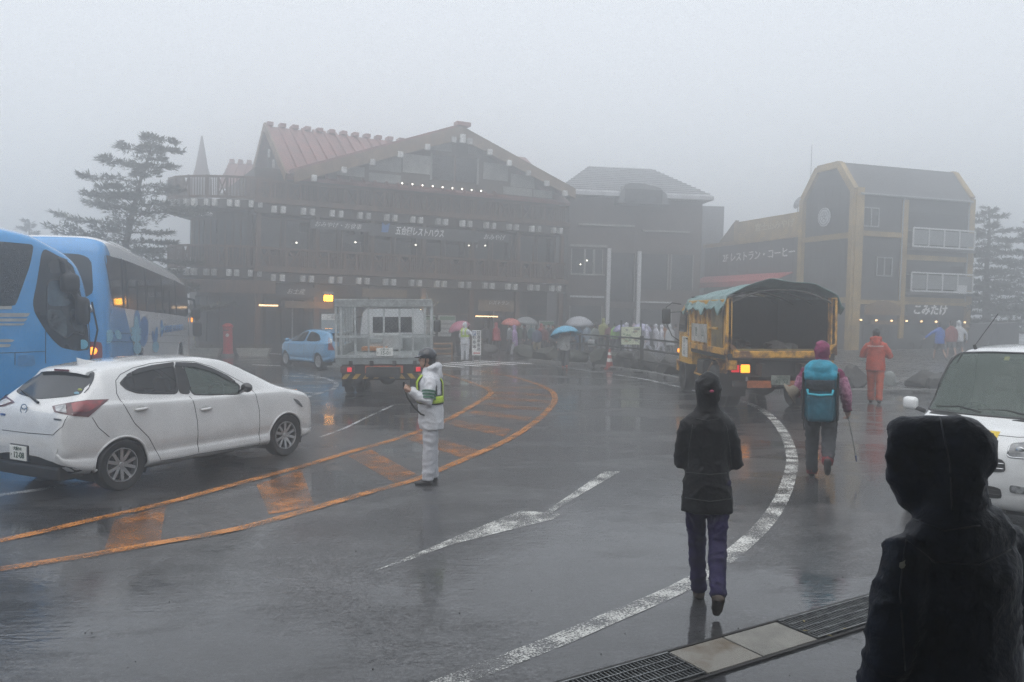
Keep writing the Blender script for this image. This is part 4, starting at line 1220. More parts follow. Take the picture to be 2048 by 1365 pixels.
def white_hatch():
    wb, sc, head = 2.57, 1.035, R(60.2)
    a = G(248, 982)
    d = Vector((math.cos(head), math.sin(head), 0))
    right = Vector((d.y, -d.x, 0))
    c = a + d * (wb * sc / 2) - right * (.83 * sc)
    PL = Placed((c.x, c.y, 0), head, sc)
    r = PL.root('parked_car', 'white hatchback with red tail lamps standing beside the blue coach', 'car')
    P = dict(x=(-1.955, 2.10), roofw=.555,
             top=[(-1.955, .58), (-1.945, .74), (-1.925, .88), (-1.89, .965), (-1.80, 1.045), (-1.62, 1.19), (-1.47, 1.325), (-1.41, 1.40), (-1.2, 1.447), (-.8, 1.488), (-.4, 1.505), (0, 1.50), (.35, 1.455), (.6, 1.365), (.9, 1.205), (1.18, 1.04), (1.35, .985), (1.65, .92), (1.88, .815), (2.02, .67), (2.10, .48)],
             bot=[(-1.955, .44), (-1.92, .34), (-1.75, .25), (-1.2, .19), (1.2, .18), (1.8, .19), (2.03, .23), (2.10, .34)],
             plan=[(-1.955, .60), (-1.93, .68), (-1.86, .745), (-1.70, .80), (-1.4, .838), (-.8, .8475), (.9, .8475), (1.4, .84), (1.75, .79), (1.95, .68), (2.05, .56), (2.10, .44)],
             belt=[(-1.9, 1.05), (-1.5, 1.06), (-1.0, 1.035), (0, 1.0), (.95, .985), (1.3, .97)])
    bm = car_shell(P, 170, 4)
    bvh = BVHTree.FromBMesh(bm)
    zw = .30; xw = wb / 2
    Z = lambda x, y: (x / 3.2, 690 + y / 3.2)
    def side(pts):
        out = []
        for q in pts:
            h = PL.hit(bvh, *Z(*q)); out.append((h.x, h.z))
        return out
    def rear(pts):
        out = []
        for q in pts:
            h = PL.hit(bvh, *Z(*q)); out.append((h.y, h.z))
        return out
    wr = smooth_poly(side([(768, 248), (800, 210), (870, 170), (960, 146), (1108, 124), (1140, 312), (1000, 312), (880, 308), (810, 285)]))
    wf = smooth_poly(side([(1165, 124), (1250, 130), (1350, 160), (1450, 207), (1535, 262), (1530, 316), (1380, 320), (1225, 318)]))
    ws = smooth_poly([(-.66, 1.035), (.66, 1.035), (.50, 1.43), (-.50, 1.43)])
    for s in (1, -1):
        cut(bm, bvh, wr, 'y', s, .05); cut(bm, bvh, wf, 'y', s, .05)
    cut(bm, bvh, ws, 'x', 1, .06, .05)
    for x in (xw, -xw): arch_cut(bm, bvh, x, zw, .335)
    me = bpy.data.meshes.new('body'); bm.to_mesh(me); bm.free()
    WH = paintm('pearl_white_paint', (.69, .695, .695), .14)
    link('body', me, WH, r, smooth=True, fix=False, angle=50)
    for x in (xw, -xw):
        arch_parts(r, bvh, x, zw, .335, .83, WH)
        for s in (1, -1): wheel(r, (x, s * .735, zw), .30, .19, s, rim=.66, spokes=5)
    BT = mat('black_window_trim', (.012, .012, .013), .3)
    for s in (1, -1):
        patch(bvh, wr, 'y', s, -.004, .05).build('window', G_TINT, r, smooth=True)
        patch(bvh, wf, 'y', s, -.004, .05).build('window', G_SIDE, r, smooth=True)
        for w in (wr, wf): seam(bvh, w, 'y', s, .011, -.001, closed=True).build('window_trim', BT, r, smooth=True)
        pil = smooth_poly(side([(1112, 124), (1160, 124), (1222, 318), (1142, 314)]), 2)
        patch(bvh, pil, 'y', s, .003, .05).build('door_pillar', BT, r, smooth=True)
        vis = side([(775, 232), (810, 190), (880, 155), (965, 134), (1108, 113), (1112, 142), (975, 162), (890, 182), (830, 205)])
        patch(bvh, vis, 'y', s, .012, .04).build('window_visor', G_DARK, r, smooth=True)
        vis = side([(1118, 113), (1250, 118), (1352, 150), (1452, 198), (1520, 246), (1480, 240), (1400, 196), (1330, 166), (1240, 146), (1124, 142)])
        patch(bvh, vis, 'y', s, .012, .04).build('window_visor', G_DARK, r, smooth=True)
        # door gaps, sill crease, handles
        for path in ([(740, 230), (745, 310), (790, 380), (860, 500), (950, 590), (1000, 680), (1030, 742), (1130, 730), (1265, 700)],
                     [(1212, 330), (1245, 390), (1262, 480), (1266, 600), (1272, 690)],
                     [(1600, 268), (1640, 330), (1660, 420), (1660, 540), (1650, 645)], [(1265, 700), (1450, 672), (1650, 643)],
                     [(590, 465), (630, 530), (700, 590)], [(740, 230), (770, 190), (850, 148), (960, 120), (1108, 104), (1240, 108), (1350, 138), (1460, 192), (1600, 268)]):
            seam(bvh, side(path), 'y', s, .0042, 0).build('panel_gap', DARKGAP, r)
        for hx in (905, 1318):
            h = PL.hit(bvh, *Z(hx, 410)); cup = side([(hx - 50, 412), (hx, 385), (hx + 50, 405), (hx, 436)])
            patch(bvh, smooth_poly(cup), 'y', s, .002, .03).build('handle_cup', mat('pearl_shadowed_recess', (.50, .50, .49), .4), r, smooth=True)  # flat patch, the shade of the hollow put into its colour
            hy = abs(h.y)
            MB().tube([(h.x - .085, s * (hy - .005), h.z - .004), (h.x - .06, s * (hy + .022), h.z - .002), (h.x, s * (hy + .030), h.z), (h.x + .06, s * (hy + .022), h.z + .004), (h.x + .085, s * (hy - .005), h.z + .004)], [.012, .016, .017, .015, .011], 8).build('door_handle', WH, r, smooth=True)
        # mirror
        mx = PL.hit(bvh, *Z(1530, 312))
        mm = MB(); mm.ell((mx.x - .0, s * .955, 1.06), (.055, .10, .068)); mm.tube([(mx.x + .0, s * .80, .99), (mx.x, s * .92, 1.03)], .03, 8)
        link('door_mirror', remeshed(mm, .014, 4), mat('black_gloss', (.013, .013, .014), .15, coat=.6), r, smooth=True)
    # rear glass, lamps, trim
    rg = smooth_poly(rear([(300, 155), (480, 163), (618, 174), (590, 245), (552, 312), (420, 335), (240, 350), (125, 318), (100, 298), (180, 225)]))
    patch(bvh, rg, 'x', -1, .004, .05).build('rear_window', G_DARK, r, smooth=True)
    SP = MB(); SP.loft([[(-1.36, y, 1.425 - .10 * y * y), (-1.475, y * .97, 1.395 - .12 * y * y), (-1.49, y * .97, 1.37 - .12 * y * y), (-1.38, y, 1.34 - .1 * y * y)] for y in (-.47, -.3, 0, .3, .47)])
    SP.build('roof_spoiler', WH, r, smooth=True, angle=45)
    MB().box((-1.490, 0, 1.383), (.012, .28, .022)).build('high_brake_lamp', mat('dark_red_lens', (.16, .02, .025), .2), r)
    tl = [rear([(335, 395), (450, 372), (560, 355), (690, 350), (640, 415), (560, 458), (440, 450), (355, 432)])][0]
    tls = side([(335, 395), (450, 372), (560, 355), (695, 350), (650, 412), (565, 460), (440, 452), (355, 432)])
    for s in (1, -1):
        # wrap-round tail lamp: built by casting the photographed outline onto the corner
        pts = [Z(335, 395), Z(450, 372), Z(560, 355), Z(697, 350), Z(650, 412), Z(565, 460), Z(440, 452), Z(355, 432)]
        n = 9
        def wrap(outl, off, nm, m):
            top, botm = outl
            vs, fs = [], []
            for i in range(n + 1):
                t = i / n
                def along(line, t):
                    k = t * (len(line) - 1); j = min(int(k), len(line) - 2); q = k - j
                    return (line[j][0] + (line[j + 1][0] - line[j][0]) * q, line[j][1] + (line[j + 1][1] - line[j][1]) * q)
                A_, B_ = along(top, t), along(botm, t)
                for j in range(5):
                    u = j / 4
                    px, py = Z(A_[0] + (B_[0] - A_[0]) * u, A_[1] + (B_[1] - A_[1]) * u)
                    o, dd = PL.ray(px, py); h = bvh.ray_cast(o, dd)
                    hp, hn = (h[0], h[1]) if h[0] is not None else bvh.find_nearest(PL.hit(bvh, px, py))[:2]
                    if hn.dot(-dd) < 0: hn = -hn
                    p = hp + hn * off
                    vs.append((p.x, p.y if s < 0 else -p.y, p.z))
            for i in range(n):
                for j in range(4):
                    fs.append((i * 5 + j, i * 5 + j + 1, (i + 1) * 5 + j + 1, (i + 1) * 5 + j))
            return MB().add(vs, fs).build(nm, m, r, smooth=True)
        wrap(([(335, 395), (450, 372), (560, 355), (697, 350)], [(350, 432), (440, 452), (565, 462), (690, 356)]), .008, 'tail_lamp', mat('dark_red_lens2', (.10, .010, .014), .12, coat=.7))
        wrap(([(460, 378), (560, 362), (660, 358)], [(470, 430), (560, 428), (640, 385)]), .014, 'lamp_element', LAMPRED)
        wrap(([(355, 398), (425, 384)], [(365, 428), (430, 440)]), .014, 'lamp_element', LAMPCLR)
    # emblem: a ring with a winged V
    e = PL.hit(bvh, *Z(160, 410)); n_ = Vector((-1, 0, .12)).normalized()
    q = n_.to_track_quat('Z', 'Y'); Mx = Matrix.Translation(e + n_ * .008) @ q.to_matrix().to_4x4() @ Matrix.Diagonal((1.15, .95, 1, 1))
    em = MB(); em.lathe([(.050, 0), (.060, 0), (.060, .008), (.050, .008), (.050, 0)], 28, Mx)
    emo = em.build('emblem', CHROME, r)
    wv = MB()
    for sx in (1, -1): wv.add([(0, -.018, .006), (sx * .014, .006, .006), (sx * .050, .022, .006), (sx * .046, .006, .006), (sx * .012, -.010, .006)], [(0, 1, 2, 3, 4)], Mx)
    wv.build('wing', CHROME, emo)
    # lower black valance, plate, exhaust, hatch gap
    val = rear([(-200, 660), (0, 655), (200, 685), (350, 705), (450, 735), (520, 790), (575, 830), (540, 838), (330, 838), (0, 830), (-180, 800)])
    ys = [p[0] for p in val]
    va = [(-.76, .30), (-.74, .36), (-.55, .42), (-.30, .455), (0, .46), (.30, .455), (.55, .42), (.74, .36), (.76, .30), (.5, .262), (-.5, .262)]
    patch(bvh, va, 'x', -1, .006, .05).build('bumper_valance', BLACKP, r, smooth=True)
    MB().box((-1.80, 0, .28), (.3, 1.3, .16), bev=.03).build('bumper_valance', BLACKP, r)
    pp = PL.hit(bvh, *Z(128, 690)); plate(r, (-1.975, pp.y, pp.z + .0), (R(90), 0, R(-90)), .33, '大阪541', 'つ 12-08')
    MB().box((-1.955, pp.y, pp.z), (.03, .36, .19), bev=.01).build('plate_recess', BLACKP, r)
    MB().tube([(-1.90, -.48, .25), (-1.72, -.48, .25)], .032, 14).build('exhaust', CHROME, r, smooth=True)
    seam(bvh, rear([(15, 545), (180, 565), (340, 577), (400, 525), (435, 455)]), 'x', -1, .004).build('panel_gap', DARKGAP, r)
    # wiper, badges, fin, stickers
    wa, wz = PL.hit(bvh, *Z(260, 368)), PL.hit(bvh, *Z(140, 292))
    MB().tube([wa + Vector((-.03, 0, .0)), (wa + wz) / 2 + Vector((-.035, 0, .02)), wz + Vector((-.02, 0, .012))], [.016, .010, .006], 6).build('rear_wiper', BLACKP, r)
    bd = PL.hit(bvh, *Z(372, 477)); MB().box((bd.x - .008, bd.y, bd.z), (.008, .13, .018)).build('badge', CHROME, r)
    bd = PL.hit(bvh, *Z(22, 445)); MB().box((bd.x - .008, bd.y, bd.z), (.008, .09, .022)).build('badge', mat('blue_badge', (.02, .10, .35), .3), r)
    for (zx, zy, m, w, h) in ((497, 312, mat('pale_blue_sticker', (.35, .6, .75)), .10, .035), (518, 289, mat('yellow_green_sticker', (.5, .55, .15)), .085, .03)):
        p = PL.hit(bvh, *Z(zx, zy)); MB().ell((p.x - .012, p.y, p.z + .004), (.006, w / 2, h / 2)).build('sticker', m, r)
    f = PL.hit(bvh, *Z(580, 76))
    MB().loft([[(-1.28, -.02, 1.43), (-1.28, .02, 1.43), (-1.30, .01, 1.52), (-1.30, -.01, 1.52)], [(-1.16, -.018, 1.44), (-1.16, .018, 1.44), (-1.20, .006, 1.49), (-1.20, -.006, 1.49)], [(-1.02, -.004, 1.455), (-1.02, .004, 1.455), (-1.03, .002, 1.462), (-1.03, -.002, 1.462)]]).build('fin_aerial', WH, r, smooth=True, angle=40)
    # headlamp at the far corner, cabin
    for s in (1, -1):
        hl = side([(1872, 342), (1905, 352), (1938, 395), (1930, 402), (1895, 372)])
        patch(bvh, smooth_poly(hl, 2), 'y', s, .006, .03).build('headlamp', mat('headlamp_lens', (.10, .11, .12), .06, coat=1), r, smooth=True)
    patch(bvh, ws, 'x', 1, -.004, .07).build('windscreen', G_CLEAR, r, smooth=True)
    MB().box((-.2, 0, .26), (2.6, 1.5, .12)).build('cabin_floor', INTERIOR, r)
    MB().box((.78, 0, .84), (.55, 1.35, .26), bev=.08).build('dashboard', INTERIOR, r)
    for s in (1, -1):
        st = MB(); st.box((.05, s * .36, .50), (.52, .48, .16), bev=.06); st.box((-.28, s * .36, .80), (.16, .46, .58), rot=(0, R(-16), 0), bev=.06); st.box((-.40, s * .36, 1.14), (.10, .26, .18), rot=(0, R(-14), 0), bev=.04)
        st.build('seat', SEATM, r)
    st = MB(); st.box((-1.0, 0, .78), (.18, 1.25, .6), rot=(0, R(-16), 0), bev=.06); st.box((-.75, 0, .5), (.5, 1.25, .16), bev=.05); st.build('rear_seat', SEATM, r)
    Mx = Matrix.Translation((.42, -.36, .93)) @ Matrix.Rotation(R(-66), 4, 'Y')
    sw = MB(); sw.lathe([(.175 + .014 * math.cos(a), .014 * math.sin(a)) for a in [2 * math.pi * k / 8 for k in range(9)]], 28, Mx); sw.box((.42, -.36, .93), (.02, .3, .05), rot=(0, R(-66), 0)); sw.build('steering_wheel', mat('grey_wheel', (.12, .12, .13), .5), r, smooth=True)
white_hatch()

# ------------------------------------------------------------------ small light blue car
def blue_hatch():
    fr, rr = G(573, 731), G(637, 739.5)
    d = fr - rr; d = d.normalized()
    head = math.atan2(d.y, d.x)
    wb = 2.55
    head = math.atan2(.75, -.66)
    d = Vector((math.cos(head), math.sin(head), 0)); left = Vector((-d.y, d.x, 0))
    c = rr + d * (wb / 2) - left * .80
    PL = Placed((c.x, c.y, 0), head)
    r = PL.root('parked_car', 'small light blue hatchback half hidden by the caged truck', 'car')
    P = dict(x=(-1.93, 2.06), roofw=.53,
             top=[(-1.93, .60), (-1.92, .85), (-1.90, 1.0), (-1.84, 1.12), (-1.7, 1.27), (-1.55, 1.36), (-1.2, 1.42), (-.6, 1.455), (-.1, 1.45), (.3, 1.39), (.7, 1.24), (1.15, 1.04), (1.5, .95), (1.85, .82), (2.0, .68), (2.06, .5)],
             bot=[(-1.93, .42), (-1.88, .32), (-1.2, .19), (1.2, .18), (2.0, .22), (2.06, .34)],
             plan=[(-1.93, .64), (-1.88, .73), (-1.6, .81), (-1, .845), (1.2, .845), (1.7, .77), (1.95, .6), (2.06, .42)],
             belt=[(-1.9, 1.0), (-1, .98), (0, .95), (.95, .93), (1.3, .93)])
    bm = car_shell(P, 90, 3); bvh = BVHTree.FromBMesh(bm)
    zw, xw = .295, wb / 2
    for x in (xw, -xw): arch_cut(bm, bvh, x, zw, .33)
    me = bpy.data.meshes.new('body'); bm.to_mesh(me); bm.free()
    BL = paintm('light_blue_paint', (.115, .33, .56))
    link('body', me, BL, r, smooth=True, fix=False, angle=50)
    wr = smooth_poly([(-1.35, 1.06), (-1.15, 1.22), (-.75, 1.32), (-.35, 1.35), (-.30, .99), (-1.1, 1.0)])
    wf = smooth_poly([(-.22, 1.36), (.2, 1.32), (.6, 1.19), (1.0, .99), (.95, .965), (-.18, .98)])
    for s in (1, -1):
        patch(bvh, wr, 'y', s, .004, .06).build('window', G_DARK, r, smooth=True)
        patch(bvh, wf, 'y', s, .004, .06).build('window', G_DARK, r, smooth=True)
        for path in ([(-.26, 1.37), (-.25, .9), (-.25, .3)], [(.95, .95), (.98, .6), (.92, .28), (-.25, .26)], [(-1.35, 1.1), (-1.1, .75), (-.92, .45), (-.85, .27), (-.25, .26)]):
            seam(bvh, path, 'y', s, .005).build('panel_gap', DARKGAP, r)
        for hx in (-.9, .02): MB().box((hx, s * .86, .86), (.17, .03, .03), bev=.01).build('door_handle', BL, r)
        MB().ell((.85, s * .95, 1.02), (.06, .10, .07)).build('door_mirror', BL, r, smooth=True)
        patch(bvh, [(s * .50, .70), (s * .74, .72), (s * .72, .95), (s * .63, 1.15), (s * .57, 1.12), (s * .60, .9)], 'x', -1, .008, .05).build('tail_lamp', LAMPRED, r, smooth=True)
        patch(bvh, [(s * .60, .95), (s * .68, .95), (s * .63, 1.12), (s * .57, 1.1)], 'x', -1, .014, .05).build('tail_lamp', LAMPCLR, r, smooth=True)
        for x in (xw, -xw): wheel(r, (x, s * .74, zw), .295, .185, s, rim=.68, spokes=7, m=STEELW)
    for x in (xw, -xw): arch_parts(r, bvh, x, zw, .33, .83, BL)
    patch(bvh, smooth_poly([(-.56, 1.0), (.56, 1.0), (.46, 1.30), (-.46, 1.30)]), 'x', -1, .005, .06).build('rear_window', G_DARK, r, smooth=True)
    SP = MB(); SP.loft([[(-1.50, y, 1.40 - .03 * abs(y)), (-1.72, y * .97, 1.36 - .03 * abs(y)), (-1.73, y * .97, 1.33 - .03 * abs(y)), (-1.55, y, 1.33)] for y in (-.5, -.25, 0, .25, .5)]); SP.build('roof_spoiler', BL, r, smooth=True, angle=45)
    MB().box((-1.735, 0, 1.345), (.012, .3, .02)).build('high_brake_lamp', LAMPRED_ON, r)
    plate(r, (-1.945, 0, .72), (R(90), 0, R(-90)), .33, '富士山', 'さ 21-07')
    MB().box((-1.93, 0, .34), (.06, 1.1, .16), bev=.03).build('bumper_valance', BLACKP, r)
blue_hatch()

# ------------------------------------------------------------------ white kei van
def kei_van():
    fl = Vector((4.16, 8.85, 0)); dirf = Vector((.66, -.75, 0)).normalized()
    head = math.atan2(-.66, -.75)
    head = math.atan2(dirf.x * -1 if False else -.66, -.75)
    h = Vector((math.cos(head), math.sin(head), 0))
    right = Vector((h.y, -h.x, 0))      # the van's right, towards the picture's left
    c = fl - right * .735 - h * 1.65
    PL = Placed((c.x, c.y, 0), head)
    r = PL.root('parked_van', 'white boxy minivan facing the camera behind the navy hooded person', 'van')
    P = dict(x=(-1.69, 1.70), roofw=.60,
             top=[(-1.69, .6), (-1.68, 1.0), (-1.66, 1.3), (-1.6, 1.6), (-1.5, 1.70), (-1.2, 1.745), (-.4, 1.765), (.2, 1.745), (.45, 1.70), (.6, 1.61), (.8, 1.40), (1.0, 1.18), (1.12, 1.06), (1.25, 1.01), (1.45, .945), (1.58, .86), (1.66, .74), (1.70, .52)],
             bot=[(-1.69, .4), (-1.6, .26), (-1.0, .19), (1.0, .18), (1.5, .17), (1.66, .2), (1.70, .26)],
             plan=[(-1.69, .64), (-1.6, .70), (-1.2, .735), (.8, .7375), (1.2, .735), (1.45, .71), (1.58, .67), (1.66, .60), (1.70, .52)],
             belt=[(-1.6, 1.0), (0, .97), (.9, .95), (1.2, .94)])
    bm = car_shell(P, 130, 4); bvh = BVHTree.FromBMesh(bm)
    zw, xw, = .27, 1.23
    ws = smooth_poly([(-.655, 1.055), (-.3, 1.045), (.3, 1.045), (.655, 1.055), (.575, 1.665), (.2, 1.69), (-.2, 1.69), (-.575, 1.665)])
    wf = smooth_poly([(.86, 1.02), (.95, 1.02), (.62, 1.48), (.45, 1.62), (-.30, 1.64), (-.32, 1.0)])
    wr = smooth_poly([(-.42, 1.0), (-.40, 1.64), (-1.45, 1.60), (-1.5, 1.02)])
    cut(bm, bvh, ws, 'x', 1, .06, .05)
    for s in (1, -1):
        cut(bm, bvh, wf, 'y', s, .05)
    for x in (xw, -xw): arch_cut(bm, bvh, x, zw, .305)
    me = bpy.data.meshes.new('body'); bm.to_mesh(me); bm.free()
    WH = paintm('van_white_paint', (.72, .73, .73))
    link('body', me, WH, r, smooth=True, fix=False, angle=50)
    patch(bvh, ws, 'x', 1, -.003, .06).build('windscreen', G_SHEEN, r, smooth=True)
    BT = mat('black_window_trim', (.012, .012, .013), .3)
    seam(bvh, ws, 'x', 1, .013, 0, closed=True).build('window_trim', BT, r, smooth=True)
    for s in (1, -1):
        patch(bvh, wf, 'y', s, -.003, .06).build('window', G_CLEAR, r, smooth=True)
        patch(bvh, wr, 'y', s, .003, .06).build('window', G_DARK, r, smooth=True)
        seam(bvh, wf, 'y', s, .012, 0, closed=True).build('window_trim', BT, r, smooth=True)
        MB().tube([(.98, s * .70, 1.02), (.98, s * .80, 1.05)], .025, 8).build('mirror_stalk', BLACKP, r)
        mm = MB(); mm.box((.98, s * .86, 1.10), (.10, .17, .15), bev=.045); mm.build('door_mirror', WH, r, smooth=True)
        hl = smooth_poly([(s * .36, .72), (s * .64, .735), (s * .655, .86), (s * .60, .89), (s * .36, .845)])
        o = patch(bvh, hl, 'x', 1, .006, .03).build('headlamp', mat('van_headlamp_lens', (.30, .31, .32), .05, coat=1, var=.35, scale=10), r, smooth=True)
        seam(bvh, hl, 'x', 1, .008, .004, closed=True).build('lamp_bezel', CHROME, o, smooth=True)
        for (y, z, rad) in ((s * .46, .79, .045), (s * .57, .80, .04)):
            p, n = cast(bvh, y, z, 'x', 1)
            MB().ell((p.x - .0, y, z), (.012, rad, rad)).build('reflector', CHROME, o, smooth=True)
        fg = smooth_poly([(s * .40, .38), (s * .62, .39), (s * .62, .45), (s * .40, .46)])
        o = patch(bvh, fg, 'x', 1, .006, .03).build('fog_lamp', mat('fog_lamp_lens', (.35, .36, .37), .06, coat=1, var=.4, scale=18), r, smooth=True)
        for x in (xw, -xw): wheel(r, (x, s * .645, zw), .27, .155, s, rim=.66, spokes=7)
        for path in ([(.95, .95), (.93, .6), (.9, .25)], [(-.36, 1.66), (-.36, .25)]): seam(bvh, path, 'y', s, .004).build('panel_gap', DARKGAP, r)
        seam(bvh, [(.62, s * .50), (-.2, s * .52), (-1.3, s * .5)], 'z', 1, .008, .001).build('roof_gutter', BT, r)
    for x in (xw, -xw): arch_parts(r, bvh, x, zw, .305, .72, WH)
    gr = smooth_poly([(-.36, .56), (.36, .56), (.34, .70), (-.34, .70)])
    o = patch(bvh, gr, 'x', 1, .006, .04).build('grille', BLACKP, r, smooth=True)
    for z in (.60, .65): seam(bvh, [(-.34, z), (.34, z)], 'x', 1, .008, .008).build('grille_bar', CHROME, o, smooth=True)
    lg = smooth_poly([(-.34, .30), (.34, .30), (.32, .42), (-.32, .42)])
    o = patch(bvh, lg, 'x', 1, .006, .04).build('grille', BLACKP, r, smooth=True)
    for z in (.34, .38): seam(bvh, [(-.31, z), (.31, z)], 'x', 1, .006, .008).build('grille_bar', MUD, o)
    plate(r, (1.705, 0, .48), (R(90), 0, R(90)), .33, '山梨580', 'き ・4-16')
    seam(bvh, [(-.62, .93), (-.4, .905), (.4, .905), (.62, .93)], 'x', 1, .004).build('panel_gap', DARKGAP, r)
    # cowl, wipers, aerial, sticker, cabin
    MB().box((1.11, 0, 1.035), (.14, 1.15, .03), rot=(0, R(20), 0)).build('cowl', BLACKP, r)
    for (y0, y1) in ((.42, -.12), (-.08, -.55)):
        MB().tube([(1.10, y0, 1.075), (1.05, (y0 + y1) / 2, 1.115), (1.06, y1, 1.10)], [.012, .008, .006], 6).build('wiper', BLACKP, r)
    MB().tube([(.42, -.38, 1.72), (.40, -.40, 1.76)], .018, 8).build('aerial_base', BLACKP, r)
    MB().tube([(.40, -.40, 1.75), (-.15, -.34, 2.12)], .005, 6).build('aerial', BLACKP, r)
    st = patch(bvh, [(.06, .872), (.23, .872), (.23, .935), (.06, .935)], 'x', 1, .004, .04).build('sticker', mat('yellow_sticker', (.72, .52, .04), .5), r)
    p, n = cast(bvh, .145, .903, 'x', 1)
    nn = n if n.x > 0 else -n
    yax = (Vector((0, 0, 1)) - nn * nn.z).normalized(); xax = yax.cross(nn)
    eu = Matrix((xax, yax, nn)).transposed().to_euler()
    text('B12', .055, mat('black_ink', (.02, .02, .02)), r, p + nn * .007, eu, depth=.001)
    p, n = cast(bvh, -.02, 1.64, 'x', 1)
    MB().box((p.x - .03, -.02, 1.63), (.01, .05, .05), rot=(0, R(-45), 0)).build('inspection_sticker', mat('inspection_yellow', (.6, .5, .1)), r)
    MB().box((-.3, 0, .28), (2.5, 1.3, .12)).build('cabin_floor', INTERIOR, r)
    MB().box((.85, 0, .88), (.5, 1.3, .26), bev=.08).build('dashboard', mat('grey_dashboard', (.07, .07, .072), .6), r)
    for s in (1, -1):
        q = MB(); q.box((.05, s * .32, .58), (.5, .48, .16), bev=.06); q.box((-.26, s * .32, .90), (.14, .46, .6), rot=(0, R(-14), 0), bev=.06); q.box((-.36, s * .32, 1.28), (.10, .27, .2), rot=(0, R(-10), 0), bev=.04)
        q.build('seat', mat('beige_seat_fabric', (.16, .16, .15), .8, var=.15), r)
    Mx = Matrix.Translation((.48, -.32, .98)) @ Matrix.Rotation(R(-60), 4, 'Y')
    sw = MB(); sw.lathe([(.175 + .014 * math.cos(a), .014 * math.sin(a)) for a in [2 * math.pi * k / 8 for k in range(9)]], 28, Mx); sw.build('steering_wheel', INTERIOR, r, smooth=True)
    MB().box((.44, 0, 1.60), (.03, .2, .06), bev=.01).build('rear_view_mirror', BLACKP, r)
kei_van()
# ------------------------------------------------------------------ coaches
def coach_shell(L, W_, top, plan, zb=.30, n=110):
    xs = [-L / 2 + L * (.5 - .5 * math.cos(math.pi * i / n)) * .35 + L * (i / n) * .65 for i in range(n + 1)]
    def sec(x):
        w, t = spl(plan, x) , spl(top, x)
        h = t - zb
        return [(0, zb), (w * .93, zb), (w * .99, zb + min(.12, h * .1)), (w, zb + h * .25), (w, zb + h * .42), (w * .998, zb + h * .55), (w * .985, zb + h * .75), (w * .965, zb + h * .90), (w * .90, zb + h * .965), (w * .62, zb + h * .995), (0, t)]
    return shell(xs, sec, 3)
def decal(bvh, pts, side, off, m, root, nm, res=.12):
    return patch(bvh, pts, 'y', side, off, res).build(nm, m, root, smooth=True)
GLASS_BUS = mat('coach_glass', (.020, .024, .027), .10, var=.25, scale=.7, spec=.45)

